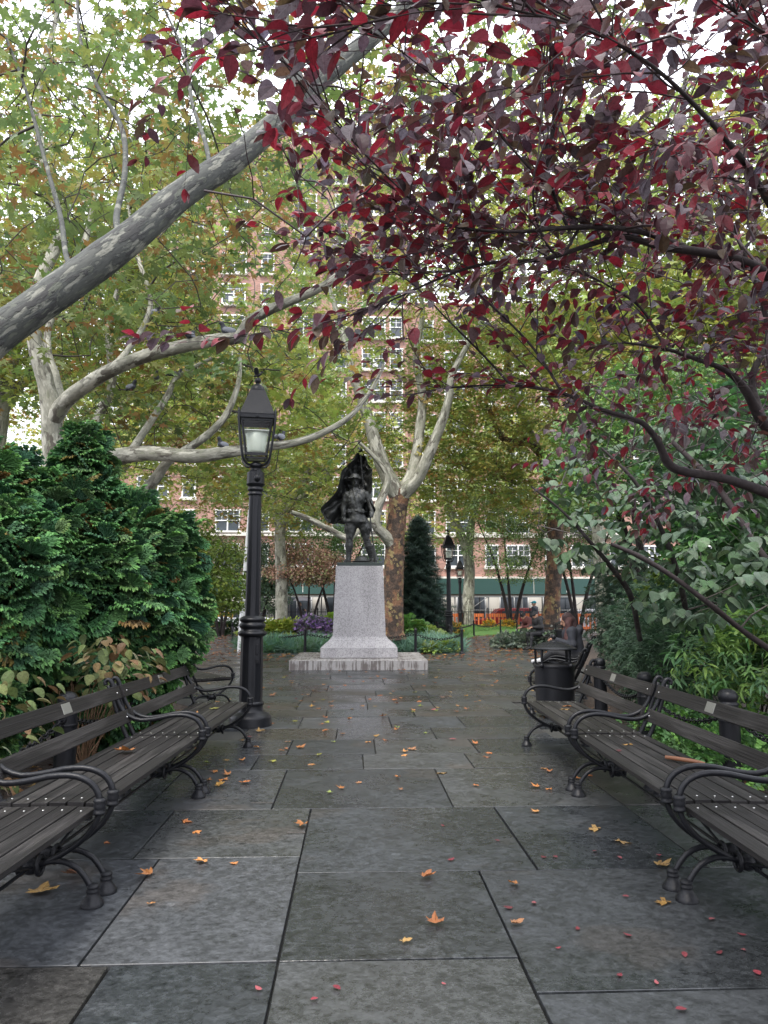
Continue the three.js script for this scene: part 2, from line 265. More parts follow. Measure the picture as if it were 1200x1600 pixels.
const M = {
  plane: std({ map: rep(T.planeShaded, 0.7, 0.75), bumpMap: rep(T.planeBump, 0.7, 0.75), bumpScale: 0.012, roughness: 0.75 }),
  planeMid: std({ map: rep(T.plane, 0.6, 0.45), bumpMap: rep(T.planeBump, 0.6, 0.45), bumpScale: 0.01 , roughness: 0.8 }),
  planeFar: std({ map: rep(T.plane, 0.5, 0.35), roughness: 0.8 }),
  brownBark: std({ map: rep(T.brownBark, 0.8, 0.6), bumpMap: rep(T.brownBump, 0.8, 0.6), bumpScale: 0.05, roughness: 0.85 }),
  darkBark: phy({ map: rep(T.darkBark, 3, 3), bumpMap: rep(T.darkBark, 3, 3), bumpScale: 0.004, roughness: 0.8, specularIntensity: 0.35 }),
  twig: std({ color: C(0.05, 0.042, 0.036), roughness: 0.75 }),
  twigRed: std({ color: C(0.04, 0.025, 0.026), roughness: 0.6 }),
  twigPale: std({ color: C(0.13, 0.12, 0.09), roughness: 0.8 }),
  iron: phy({ color: C(0.008, 0.0085, 0.0105), roughness: 0.36, specularIntensity: 0.5, bumpMap: rep(T.cast, 4), bumpScale: 0.0015 }),
  wood: phy({ specularIntensity: 0.5, map: T.wood, bumpMap: T.woodBump, bumpScale: 0.003, roughness: 0.48 }),
  bolt: std({ color: C(0.6, 0.6, 0.58), roughness: 0.3, metalness: 0.8 }),
  plaque: std({ color: C(0.34, 0.34, 0.31), roughness: 0.35, metalness: 0.7, bumpMap: rep(T.cast, 6), bumpScale: 0.001 }),
  granite: std({ map: rep(T.granite, 0.47, 0.39), roughness: 0.62 }),
  graniteStain: std({ map: rep(T.stain, 0.6, 1.0), roughness: 0.5 }),
  bronze: std({ color: C(0.036, 0.038, 0.037), roughness: 0.4, metalness: 0.3, bumpMap: rep(T.cast, 3), bumpScale: 0.006 }),
  bronzePlinth: std({ color: C(0.04, 0.052, 0.047), roughness: 0.5, metalness: 0.3 }),
  soil: std({ map: rep(T.soil, 0.9), bumpMap: rep(T.soilBump, 0.9), bumpScale: 0.03, roughness: 0.95 }),
  lawn: std({ map: rep(T.lawn, 0.7), roughness: 0.9 }),
  asphalt: std({ map: rep(T.asphalt, 0.5), roughness: 0.45 }),
  joint: std({ color: C(0.03, 0.03, 0.026), roughness: 0.8 }),
  pave: std({ map: rep(T.stone, 0.3), roughnessMap: rep(T.stoneRough, 0.3), roughness: 1, bumpMap: rep(T.stoneBump, 0.3), bumpScale: 0.004 }),
  walk: std({ color: C(0.2, 0.2, 0.19), roughness: 0.5 }),
  brick: std({ map: T.brick, roughness: 0.85 }),
  glass: phy({ color: C(0.9, 0.93, 0.9), roughness: 0.06, transmission: 1, thickness: 0, ior: 1.45 }),
  windowGlass: std({ color: C(0.05, 0.06, 0.07), roughness: 0.06 }),
  white: std({ color: C(0.72, 0.72, 0.7), roughness: 0.5 }),
};
M.ironFar = M.iron;
const SLABS = [[1, 1, 1], [0.85, 0.88, 0.91], [1.2, 1.18, 1.14], [1.1, 1.0, 0.9], [0.92, 1.0, 0.96], [1.26, 1.25, 1.27], [0.77, 0.79, 0.81], [1.1, 1.12, 1.18]].map((c) => { const m = M.pave.clone(); m.color = C(...c); return m; });

// ---------------------------------------------------------------- the ground
const sheet = (poly, y, uvs = 1) => { // poly of [x, z]
  const s = new THREE.Shape(poly.map(([x, z]) => new THREE.Vector2(x, -z))); const g = new THREE.ShapeGeometry(s); g.rotateX(-Math.PI / 2); const p = g.attributes.position, uv = [];
  for (let i = 0; i < p.count; i++) uv.push(p.getX(i) * uvs, p.getZ(i) * uvs); g.setAttribute('uv', new THREE.Float32BufferAttribute(uv, 2)); return g.translate(0, y, 0);
};
const rect = (x0, x1, z0, z1) => [[x0, z0], [x1, z0], [x1, z1], [x0, z1]];
struct('ground', sheet(rect(-180, 180, 40, -44.6), -0.035), M.soil, 'dark damp garden soil under the planting beds');
struct('street', sheet(rect(-180, 180, -44.6, -220), -0.17), M.asphalt, 'wet dark asphalt street beyond the park fence');
struct('far_sidewalk', [box(360, 0.14, 5.4, 0, -0.1, -57.2)], M.walk, 'pale concrete sidewalk under the scaffold shed');
struct('near_sidewalk', [box(360, 0.14, 2.9, 0, -0.055, -43.2)], M.walk, 'pale concrete sidewalk outside the park fence');

const PAVED = [[-1.95, 4], [-1.95, -8.2], [-2.3, -11.2], [-4.4, -14.5], [-7.0, -19], [-9.5, -26], [-10.5, -38.5], [-5.6, -38.5], [-5.3, -34], [-4.3, -28.5], [-3.9, -26.6], [-3.2, -24.6], [-2.4, -23.7], [-1.2, -23.25], [3.3, -23.0], [3.6, -24], [3.9, -28], [4.6, -32.5], [6.1, -37.4], [8.0, -39.4], [13, -41.4], [13, -34], [8.4, -32], [7.3, -26], [5.6, -18], [4.4, -14.5], [3.2, -10.3], [2.55, -8.2], [2.5, 4]];
function inPoly(x, z, P) { let c = false; for (let i = 0, j = P.length - 1; i < P.length; j = i++) { const [xi, zi] = P[i], [xj, zj] = P[j]; if ((zi > z) !== (zj > z) && x < (xj - xi) * (z - zi) / (zj - zi) + xi) c = !c; } return c; }
const pavement = new THREE.Group(); pavement.name = 'pavement'; scene.add(pavement); tag(pavement, 'wet bluestone flags of the path and plaza', undefined, undefined, 'structure');
part('joint_bed', sheet(PAVED, -0.03), M.joint, pavement);
function slabGeo(x0, x1, z0, z1, rnds = 0) {                         // chamfered flag, top at y = 0
  const g = 0.006, c = 0.002, j = () => rr(-0.004, 0.004); x0 += g; x1 -= g; z0 += g; z1 -= g;
  const B = [[x0 + j(), z0 + j()], [x1 + j(), z0 + j()], [x1 + j(), z1 + j()], [x0 + j(), z1 + j()]], cx = (x0 + x1) / 2, cz = (z0 + z1) / 2;
  const I = B.map(([x, z]) => [x + Math.sign(cx - x) * c, z + Math.sign(cz - z) * c]), lift = rr(-0.003, 0.002), tx = rr(-0.0015, 0.0015), tz = rr(-0.0015, 0.0015);
  const Y = (x, z) => lift + tx * (x - cx) + tz * (z - cz);
  const ang = pick([0, Math.PI]) + rr(-0.1, 0.1), ox = rr(0, 9), oz = rr(0, 9), ca = Math.cos(ang), sa = Math.sin(ang);
  const pos = [], uv = []; const put = (x, y, z) => { pos.push(x, y, z); uv.push(x * ca - z * sa + ox, x * sa + z * ca + oz); };
  const quad = (a, b, d, e) => { for (const q of [a, b, d, a, d, e]) put(...q); };
  const t = I.map(([x, z]) => [x, Y(x, z), z]), m = B.map(([x, z]) => [x, Y(x, z) - c, z]), bt = B.map(([x, z]) => [x, -0.06, z]);
  quad(t[3], t[2], t[1], t[0]); for (let i = 0; i < 4; i++) { const k = (i + 1) % 4; quad(t[i], t[k], m[k], m[i]); quad(m[i], m[k], bt[k], bt[i]); }
  const q = new THREE.BufferGeometry(); q.setAttribute('position', new THREE.Float32BufferAttribute(pos, 3)); q.setAttribute('uv', new THREE.Float32BufferAttribute(uv, 2)); q.computeVertexNormals(); return q;
}
reseed(21);
const SLABLIST = [
  // near rows as laid in the photograph: [z front, z back, x joints...]
  ...[[-0.4, -1.75, [-1.95, -0.7, 0.45, 1.5, 2.5]], [-1.75, -3.27, [-1.95, -0.985, -0.3, 0.7]], [-3.27, -4.29, [-0.3, 0.7]], [-3.27, -4.56, [-1.95, -1.115, -0.3]], [-4.56, -5.6, [-1.95, -1.27, -0.3]],
    [-4.29, -5.6, [-0.3, 1.035]], [-4.29, -5.6, [1.035, 2.0, 2.5]], [-2.98, -4.29, [0.7, 2.5]], [-1.75, -2.98, [0.7, 1.9, 2.5]],
    [-5.6, -6.9, [-1.95, -1.5, -0.585, 0.74, 2.0, 2.5]], [-6.9, -7.58, [-1.95, -0.91, 0.1, 1.11, 2.55]], [-7.58, -8.4, [-2.0, -0.65, 0.23, 1.27, 2.6]]].flatMap(([a, b, xs]) => xs.slice(1).map((x, i) => [xs[i], x, b, a])),
];
{
  let z = -8.4;
  while (z > -23.2) {
    const d = z > -13 ? rr(0.62, 0.95) : rr(0.85, 1.25), z1 = z - d; let x = -7.5 + rr(0, 0.6);
    while (x < 7) { const w = z > -13 ? rr(0.85, 1.45) : rr(1.2, 1.9), x1 = x + w; if (inPoly(x, z, PAVED) + inPoly(x1, z, PAVED) + inPoly(x, z1, PAVED) + inPoly(x1, z1, PAVED) >= 3) SLABLIST.push([x, x1, z1, z]); x = x1; }
    z = z1;
  }
}
for (const [x0, x1, z0, z1] of SLABLIST) part('paving_slab', slabGeo(x0, x1, z0, z1), pick(SLABS), pavement);
part('far_flags', sheet([[-7.6, -22], [-9.5, -26], [-10.5, -38.5], [-5.6, -38.5], [-5.3, -34], [-4.3, -28.5], [-3.9, -26.6], [-3.2, -24.6], [-2.4, -23.7], [-1.2, -23.25], [3.3, -23.0], [3.6, -24], [3.9, -28], [4.6, -32.5], [6.1, -37.4], [8.0, -39.4], [13, -41.4], [13, -34], [8.4, -32], [7.3, -26], [6.3, -22]], -0.012), M.pave, pavement);
// damp soil beds are the ground itself; the lawn rises gently behind the statue
{
  const g = new THREE.BufferGeometry(), pos = [], idx = [], uv = [], L = [[1.2, -29.5], [3.6, -30.5], [4.75, -33], [6.2, -37.6], [8.1, -39.6], [11, -41]];
  L.forEach(([x, z], i) => { pos.push(x, 0.03, z, lerp(-2, 12, i / 5), 0.42, -43, x, -0.05, z); uv.push(x, z, lerp(-2, 12, i / 5), -43, x, z + 0.1); });
  for (let i = 0; i < 5; i++) { const a = i * 3, b = a + 3; idx.push(a, b, b + 1, a, b + 1, a + 1, a + 2, b + 2, b, a + 2, b, a); }
  g.setAttribute('position', new THREE.Float32BufferAttribute(pos, 3)); g.setAttribute('uv', new THREE.Float32BufferAttribute(uv, 2)); g.setIndex(idx); g.computeVertexNormals();
  struct('lawn', g, M.lawn, 'mown bright green lawn behind the statue');
}
// ---------------------------------------------------------------- benches (local: x along the bench, +z is the front)
const BENCH_L = 1.9;
const footGeo = lathe([[0.056, 0], [0.057, 0.008], [0.052, 0.02], [0.036, 0.042], [0.027, 0.058], [0.031, 0.064], [0.031, 0.074], [0.025, 0.08], [0.03, 0.086], [0.03, 0.094], [0.02, 0.102], [0, 0.104]], 14);
function endFrame(x) {
  const r = 0.0165, arm = [[0.87, -0.40], [0.885, -0.425], [0.868, -0.447], [0.84, -0.44]].reverse();
  const hook = arm.map(([y, z]) => [x, y, z]);
  const armG = pipe([...hook, [x, 0.80, -0.372], [x, 0.70, -0.332], [x, 0.62, -0.27], [x, 0.578, -0.17], [x, 0.585, -0.05], [x, 0.612, 0.09], [x, 0.61, 0.2], [x, 0.575, 0.28], [x, 0.52, 0.318], [x, 0.45, 0.325]], r, { sides: 9 });
  const lower = pipe([[x, 0.47, 0.325], [x, 0.40, 0.315], [x, 0.32, 0.26], [x, 0.24, 0.15], [x, 0.185, 0.02], [x, 0.18, -0.05]], 0.015);
  const rearLow = pipe([[x, 0.18, 0.03], [x, 0.2, -0.07], [x, 0.28, -0.17], [x, 0.38, -0.225], [x, 0.425, -0.235]], 0.015);
  const collar = lathe([[0.017, 0], [0.03, 0.004], [0.033, 0.014], [0.026, 0.022], [0.028, 0.03], [0.032, 0.05], [0.027, 0.058], [0.033, 0.066], [0.03, 0.078], [0.017, 0.082]], 12).translate(x, 0.425, 0.326);
  const hub = new THREE.SphereGeometry(0.046, 12, 9).scale(1.05, 0.9, 1.15).translate(x, 0.185, 0);
  const band = new THREE.TorusGeometry(0.042, 0.011, 8, 14).rotateY(0).translate(x, 0.187, 0.046);
  const band2 = band.clone().translate(0, 0, -0.092);
  const rail = box(0.036, 0.02, 0.5, x, 0.412, 0.035);
  const seatNode = new THREE.SphereGeometry(0.028, 10, 8).translate(x, 0.43, -0.24);
  const leg = (s) => [pipe([[x, 0.185, 0.03 * s], [x, 0.205, 0.09 * s], [x, 0.205, 0.16 * s], [x, 0.17, 0.235 * s], [x, 0.11, 0.285 * s], [x, 0.08, 0.3 * s]], 0.0155), footGeo.clone().translate(x, 0, 0.31 * s)];
  const support = pipe([[x, 0.42, -0.245], [x, 0.56, -0.312], [x, 0.72, -0.372], [x, 0.84, -0.42]], 0.017, { sides: 6 });
  return { body: [lower, rearLow, collar, hub, band, band2, rail, seatNode, support], arm: armG, legs: [leg(1), leg(-1)] };
}
function slat(len, h, t, ox, seedv) {                                // one board, grain along its length
  const g = new RoundedBoxGeometry(len, t, h, 1, 0.004); const p = g.attributes.position, n = g.attributes.normal, uv = new Float32Array(p.count * 2);
  for (let i = 0; i < p.count; i++) { const side = Math.abs(n.getY(i)) > 0.5 ? p.getZ(i) : p.getY(i) + 0.3; uv[i * 2] = side * 4 + ox; uv[i * 2 + 1] = p.getX(i) * 0.5 + ox * 0.37; }
  g.setAttribute('uv', new THREE.BufferAttribute(uv, 2)); return g;
}
function makeBench() {
  const b = new THREE.Group(); const half = BENCH_L / 2;
  for (const s of [-1, 1]) {
    const f = endFrame(s * half); part('end_frame', f.body, M.iron, b);
    part('arm', f.arm, M.iron, b); for (const l of f.legs) part('leg', l, M.iron, b);
  }
  part('tie_rod', [pipe([[-half, 0.18, 0], [half, 0.18, 0]], 0.009), pipe([[-half, 0.18, 0.02], [-half * 0.5, 0.3, 0.03], [0, 0.4, 0.03]], 0.008), pipe([[half, 0.18, 0.02], [half * 0.5, 0.3, 0.03], [0, 0.4, 0.03]], 0.008)], M.iron, b);
  const bolts = [];
  [[0.245, 0.436, 0.06], [0.152, 0.441, 0.02], [0.058, 0.439, 0], [-0.036, 0.436, -0.02], [-0.13, 0.435, -0.03], [-0.213, 0.437, -0.05]].forEach(([z, y, tilt], i) => {
    part('seat_slat', tr(slat(BENCH_L + 0.1, i === 5 ? 0.066 : 0.084, 0.03, i * 0.43, i), 0, y, z, tilt), M.wood, b);
    for (const s of [-1, 1]) bolts.push(new THREE.SphereGeometry(0.006, 6, 4, 0, Math.PI * 2, 0, Math.PI / 2).scale(1, 0.5, 1).translate(s * (half - 0.03), y + 0.0155, z));
  });
  [[0.785, -0.352, 0.1], [0.605, -0.268, 0.1]].forEach(([y, z, h], i) => {
    const tilt = Math.PI / 2 - 0.38; const sl = part('back_slat', tr(slat(BENCH_L + 0.08, h, 0.026, 0.2 + i * 0.61, i), 0, y, z, tilt), M.wood, b);
    for (const s of [-1, 1]) bolts.push(new THREE.SphereGeometry(0.006, 6, 4).translate(s * (half - 0.03), y, z + 0.014));
    if (!i) part('plaque', tr(new RoundedBoxGeometry(0.13, 0.004, 0.07, 1, 0.0015), 0, y + 0.006, z + 0.0145, tilt), M.plaque, sl);
  });
  part('bolts', bolts, M.bolt, b, 'stuff');
  return b;
}
const benchProto = makeBench(); let benchUsed = false;
function bench(front, turn, label, group = 'iron and wood benches along the path') {
  const b = benchProto.clone(); b.name = numbered('park_bench'); b.position.set(front[0], 0, front[1]); b.rotation.y = turn; scene.add(b); return tag(b, label, 'bench', group);
}
const SL = 0.0425;                                                   // the bench rows run a touch off the joints
{
  const place = (side, feetX, zMid, label) => { // front feet line at x = feetX, bench centre behind it
    const turn = side > 0 ? -Math.PI / 2 - SL : Math.PI / 2 - SL; bench([feetX + side * 0.31, zMid], turn, label);
  };
  const lx = (z) => -1.09 + (z + 7.98) * -0.0436, rx = (z) => 1.83 - (z + 7.96) * 0.0405;
  place(-1, lx(-7.06), -7.06, 'dark slatted bench running up to the lamp post base');
  place(-1, lx(-5.02), -5.02, 'dark slatted bench backed by a bollard and brown-edged hydrangea leaves');
  place(-1, lx(-2.95), -2.95, 'weathered slatted bench cut off beside the hydrangea, next to the cypress row');
  place(1, rx(-7.0), -7.0, 'dark slatted bench standing beside the black litter bin');
  place(1, rx(-4.92), -4.92, 'dark slatted bench with a reddish stick lying on its seat');
  place(1, rx(-2.86), -2.86, 'dark slatted bench cut off at the end of the row by the coleus plant');
  bench([-2.55, -11.55], Math.PI / 2 + 0.62, 'single slatted bench turned to the plaza beyond the lamp post');
  bench([3.05, -11.05], -Math.PI / 2 - 0.34, 'slatted bench between the two litter bins, behind the first bin');
  bench([3.92, -13.5], -Math.PI / 2 - 0.34, 'slatted bench on which the long-haired person sits');
  bench([6.55, -25.6], -Math.PI / 2 + 0.25, 'slatted bench under the person in the black hooded jacket');
  bench([6.85, -27.9], -Math.PI / 2 + 0.25, 'slatted bench under the person in the maroon jacket');
  bench([3.2, -41.2], 0, 'distant slatted bench under the fair-haired person behind the lawn');
}

// ---------------------------------------------------------------- bollards with chains
const bollardGeo = lathe([[0.1, 0], [0.1, 0.04], [0.082, 0.06], [0.08, 0.56], [0.086, 0.565], [0.086, 0.58], [0.078, 0.585], [0.074, 0.69], [0.08, 0.694], [0.08, 0.71], [0.07, 0.715], [0.066, 0.722], [0.074, 0.735], [0.078, 0.758], [0.073, 0.785], [0.056, 0.808], [0.028, 0.821], [0, 0.824]], 22);
function bollard(x, z, label, s = 1, group = 'round-topped iron bollards behind the benches') {
  const b = thing('bollard', label, 'bollard', [x, -0.03, z], 0, group);
  part('post', bollardGeo, M.iron, b); part('chain_ring', [new THREE.TorusGeometry(0.03, 0.007, 6, 12).translate(0, 0.63, 0.1), new THREE.TorusGeometry(0.03, 0.007, 6, 12).translate(0, 0.63, -0.1)], M.iron, b); b.scale.setScalar(s); return b;
}
const link = new THREE.TorusGeometry(0.021, 0.0065, 5, 10).scale(1.5, 1, 1);
function chain(a, b, sag, label, s = 1, group = 'sagging chains between posts') {
  const L = Math.hypot(b[0] - a[0], b[2] - a[2]), n = Math.max(6, Math.round(L * 1.06 / (0.05 * s))), gs = [];
  for (let i = 0; i < n; i++) {
    const t = (i + 0.5) / n, f = (t) => [lerp(a[0], b[0], t), lerp(a[1], b[1], t) - sag * 4 * t * (1 - t), lerp(a[2], b[2], t)], p = f(t), q = f(t + 0.01);
    const d = V(q[0] - p[0], q[1] - p[1], q[2] - p[2]).normalize(), k = new THREE.Quaternion().setFromUnitVectors(V(1, 0, 0), d), g = link.clone().scale(s, s, s).rotateX(i % 2 ? Math.PI / 2 : 0); g.applyQuaternion(k); gs.push(g.translate(...p));
  }
  return solo('chain', gs, M.iron, label, 'chain', group);
}
const BR = [[3.03, -6.0], [2.98, -7.6], [3.2, -9.65], [3.08, -4.1]], BL = [[-2.22, -6.0], [-2.36, -3.9], [-2.2, -8.1]];
bollard(...BR[0], 'thick iron bollard behind the bench with the stick'); bollard(...BR[1], 'thick iron bollard rising where two bench arms meet'); bollard(...BR[2], 'thick iron bollard against the clipped yew hedge'); bollard(...BR[3], 'thick iron bollard beside the coleus plant');
bollard(...BL[0], 'thick iron bollard among the brown-edged hydrangea leaves'); bollard(...BL[1], 'thick iron bollard at the edge of the hydrangea bed'); bollard(...BL[2], 'thick iron bollard hidden in the cypress foliage');
const CH = (p) => [p[0], 0.6, p[1]];
chain(CH(BR[0]), CH(BR[1]), 0.16, 'iron chain sagging behind the bench with the stick'); chain(CH(BR[1]), CH(BR[2]), 0.16, 'iron chain sagging in front of the yew hedge'); chain(CH(BR[3]), CH(BR[0]), 0.16, 'iron chain sagging beside the coleus plant');
chain(CH(BL[0]), CH(BL[1]), 0.16, 'iron chain sagging through the hydrangea leaves'); chain(CH(BL[0]), CH(BL[2]), 0.16, 'iron chain sagging below the cypress foliage');
// slim posts round the statue bed and the lawn
const slimGeo = lathe([[0.075, 0], [0.075, 0.05], [0.055, 0.07], [0.046, 0.1], [0.043, 0.6], [0.05, 0.605], [0.05, 0.63], [0.043, 0.635], [0.043, 0.72], [0.052, 0.73], [0.052, 0.76], [0.035, 0.8], [0, 0.82]], 14);
const SP = [[-1.5, -23.55], [1.95, -23.35], [3.38, -23.2], [3.65, -28.4], [3.75, -33.2], [6.0, -37.0], [7.75, -39.1], [7.6, -33.6], [7.9, -35.8], [-5.15, -32.2], [-4.0, -26.6]];
const SPL = ['slim black post in the flower bed beside the pedestal', 'slim black post in the juniper beside the brown trunk', 'slim black post at the paved corner of the bed', 'slim black post beside the lamp on the lawn', 'slim black post at the far side of the lawn lamp', 'slim black post where the lawn edge bends', 'slim black post at the far corner of the lawn', 'slim black post by the silvery mound near the seated pair', 'slim black post behind the silvery mound', 'slim black post at the far end of the flower bed', 'slim black post at the curved corner of the flower bed'];
SP.forEach(([x, z], i) => { const p = thing('chain_post', SPL[i], 'post', [x, -0.02, z], 0, 'slim posts round the lawn and flower bed'); part('shaft', slimGeo, M.ironFar, p); part('chain_eye', new THREE.TorusGeometry(0.03, 0.008, 5, 10).translate(0, 0.66, 0.06), M.ironFar, p); });
const SC = (i) => [SP[i][0], 0.6, SP[i][1]];
[[0, 1, 'chain hanging behind the pedestal between slim posts'], [1, 2, 'chain hanging over the juniper bed'], [2, 3, 'chain hanging beside the hosta leaves'], [3, 4, 'chain hanging in front of the lawn lamp'], [5, 6, 'chain hanging along the far lawn edge'], [4, 5, 'chain hanging along the curved lawn edge'], [0, 10, 'chain hanging over the yellow-green flowers'], [10, 9, 'chain hanging at the far end of the flower bed']].forEach(([a, b, l]) => chain(SC(a), SC(b), 0.16, l, 1.6));

// ---------------------------------------------------------------- street lamps
function fluted(r0, r1, h, n, depth, y) {
  const seg = n * 6, pos = [], idx = [], rows = 8;
  for (let k = 0; k <= rows; k++) { const t = k / rows; for (let i = 0; i <= seg; i++) { const a = i / seg * Math.PI * 2, f = Math.abs(Math.sin(a * n / 2)); const e = k === 0 || k === rows ? 0 : 1; const r = lerp(r0, r1, t) * (1 - e * depth * sstep(0.25, 0.95, f)); pos.push(Math.cos(a) * r, y + t * h, Math.sin(a) * r); } }
  for (let k = 0; k < rows; k++) for (let i = 0; i < seg; i++) { const a = k * (seg + 1) + i, b = a + seg + 1; idx.push(a, b, a + 1, b, b + 1, a + 1); }
  const g = new THREE.BufferGeometry(); g.setAttribute('position', new THREE.Float32BufferAttribute(pos, 3)); g.setIndex(idx); g.computeVertexNormals(); return g;
}
const frost = phy({ color: C(0.74, 0.76, 0.7), roughness: 0.35, transmission: 0.5, thickness: 0 });
function makeLamp() {
  const L = new THREE.Group();
  part('base', [lathe([[0.275, 0], [0.275, 0.03], [0.268, 0.05], [0.268, 0.1], [0.258, 0.13], [0.225, 0.155], [0.185, 0.175], [0.165, 0.195], [0.155, 0.25], [0.165, 0.262], [0.175, 0.28], [0.165, 0.3], [0.148, 0.31]], 36)], M.iron, L);
  part('lower_shaft', [fluted(0.15, 0.142, 0.82, 10, 0.07, 0.31), lathe([[0.142, 1.13], [0.165, 1.14], [0.185, 1.16], [0.19, 1.18], [0.17, 1.2], [0.148, 1.215], [0.148, 1.24], [0.165, 1.252], [0.175, 1.275], [0.165, 1.3], [0.148, 1.31], [0.152, 1.325], [0.168, 1.34], [0.17, 1.36], [0.152, 1.38], [0.115, 1.4]], 32)], M.iron, L);
  const hatch = part('hatch', [rbox(0.075, 0.32, 0.016, 0.006, 0.062, 0.95, 0.128)], M.iron, L); part('latch', [rbox(0.03, 0.13, 0.02, 0.006, 0.066, 0.97, 0.142), tr(new THREE.TorusGeometry(0.016, 0.006, 6, 10), 0.066, 0.83, 0.146)], M.iron, hatch);
  part('upper_shaft', [fluted(0.102, 0.082, 1.62, 10, 0.09, 1.38)], M.iron, L);
  part('capital', [lathe([[0.082, 2.99], [0.098, 3.0], [0.1, 3.02], [0.086, 3.035], [0.086, 3.05], [0.104, 3.06], [0.108, 3.08], [0.094, 3.1], [0.098, 3.115], [0.122, 3.135], [0.122, 3.15]], 28), new THREE.CylinderGeometry(0.115, 0.118, 0.16, 8).translate(0, 3.23, 0), lathe([[0.115, 3.31], [0.09, 3.325], [0.07, 3.35], [0.075, 3.37], [0.1, 3.38], [0.1, 3.42], [0.07, 3.435], [0.05, 3.45], [0, 3.45]], 8), new THREE.SphereGeometry(0.045, 10, 8).scale(1, 1.2, 1).translate(0.02, 3.22, 0.115), cyl(0.018, 0.02, 0.1, 0.03, 3.27, 0.135, 8)], M.iron, L);
  // the yoke: four bars curving up round the lantern
  for (const [sx, sz] of [[1, 1], [-1, 1], [1, -1], [-1, -1]]) part('yoke_bar', [pipe([[sx * 0.06, 3.4, sz * 0.06], [sx * 0.125, 3.41, sz * 0.125], [sx * 0.17, 3.48, sz * 0.17], [sx * 0.19, 3.58, sz * 0.19], [sx * 0.225, 3.85, sz * 0.225], [sx * 0.24, 4.0, sz * 0.24], [sx * 0.24, 4.09, sz * 0.24]], 0.016), new THREE.ConeGeometry(0.02, 0.06, 8).translate(sx * 0.24, 4.12, sz * 0.24)], M.iron, L);
  // lantern: y 3.5 to 4.06, half widths 0.145 to 0.215
  const y0 = 3.545, y1 = 3.985, a0 = 0.135, a1 = 0.195;
  const fr = []; for (const [sx, sz] of [[1, 1], [-1, 1], [1, -1], [-1, -1]]) fr.push(limb([[sx * a0, y0, sz * a0, 0.014], [sx * a1, y1, sz * a1, 0.014]], { step: 0.3, sides: 6, rough: 0 }));
  const ring = (y, a, h, t) => [box(2 * a + t, h, t, 0, y, a), box(2 * a + t, h, t, 0, y, -a), box(t, h, 2 * a - t, a, y, 0), box(t, h, 2 * a - t, -a, y, 0)];
  fr.push(...ring(y0 - 0.006, a0, 0.036, 0.03), ...ring(3.49, 0.118, 0.02, 0.03), ...ring(y1 + 0.01, a1, 0.03, 0.026));
  part('lantern_frame', fr, M.iron, L);
  for (let k = 0; k < 4; k++) { // panes lean outwards
    const g = new THREE.BufferGeometry(), q = [[-a0, y0, a0], [a0, y0, a0], [a1, y1, a1], [-a1, y1, a1]].map((p) => [p[0] * 0.96, p[1], p[2] - 0.004]);
    g.setAttribute('position', new THREE.Float32BufferAttribute([...q[0], ...q[1], ...q[2], ...q[0], ...q[2], ...q[3]], 3)); g.computeVertexNormals(); g.rotateY(k * Math.PI / 2); part('pane', g, M.glass, L);
  }
  part('diffuser', [lathe([[0, 3.56], [0.1, 3.56], [0.115, 3.6], [0.15, 3.84], [0, 3.85]], 20)], frost, L);
  part('reflector', [box(0.33, 0.008, 0.33, 0, 3.86, 0)], M.white, L);
  part('floor_pane', [box(0.235, 0.006, 0.235, 0, 3.492, 0)], frost, L);
  const roof = new THREE.CylinderGeometry(0.1 * Math.SQRT2, 0.232 * Math.SQRT2, 0.36, 4, 1).toNonIndexed(); roof.computeVertexNormals(); roof.rotateY(Math.PI / 4).translate(0, 4.245, 0);
  const rf = part('roof', [roof, ...ring(4.04, 0.215, 0.052, 0.04), rbox(0.47, 0.02, 0.47, 0.004, 0, 4.066, 0), ...[0, 1, 2, 3].map((k) => tr(cyl(0.02, 0.02, 0.02, 0, 0, 0, 10).rotateX(Math.PI / 2).translate(0, 4.04, 0.243), 0, 0, 0, 0, k * Math.PI / 2))], M.iron, L);
  part('finial', [lathe([[0.1, 4.425], [0.102, 4.435], [0.1, 4.46], [0.082, 4.5], [0.05, 4.525], [0.026, 4.535], [0.026, 4.545], [0.04, 4.56], [0.046, 4.585], [0.038, 4.612], [0.018, 4.626], [0, 4.63]], 20)], M.iron, rf);
  // spread-winged bird on top
  const wing = (s) => { const sh = new THREE.Shape(); sh.moveTo(0, 0); sh.quadraticCurveTo(0.02, 0.05, -0.012, 0.1); sh.quadraticCurveTo(-0.05, 0.11, -0.055, 0.07); sh.lineTo(-0.04, 0.02); sh.closePath(); return new THREE.ExtrudeGeometry(sh, { depth: 0.008, bevelEnabled: true, bevelSize: 0.003, bevelThickness: 0.003, bevelSegments: 1, steps: 1 }).translate(0, 0, -0.004).rotateX(s * 0.5).translate(0, 4.66, s * 0.012); };
  part('bird_ornament', [limb([[-0.06, 4.635, 0, 0.006], [-0.035, 4.65, 0, 0.016], [0, 4.66, 0, 0.022], [0.03, 4.675, 0, 0.016], [0.045, 4.7, 0, 0.011], [0.06, 4.703, 0, 0.01], [0.085, 4.698, 0, 0.003]], { step: 0.012, rough: 0, sides: 8 }), wing(1), wing(-1), cyl(0.006, 0.006, 0.03, 0, 4.64, 0, 6)], M.iron, rf);
  return L;
}
const lampProto = makeLamp();
function lamp(pos, turn, s, label) { const l = lampProto.clone(); l.name = numbered('street_lamp'); l.position.set(...pos); l.rotation.y = turn; l.scale.setScalar(s); scene.add(l); return tag(l, label, 'street lamp', 'lantern-topped park lamp posts'); }
lamp([-1.26, 0, -9.42], 0.14, 0.955, 'tall black lantern lamp post beside the end of the bench row');
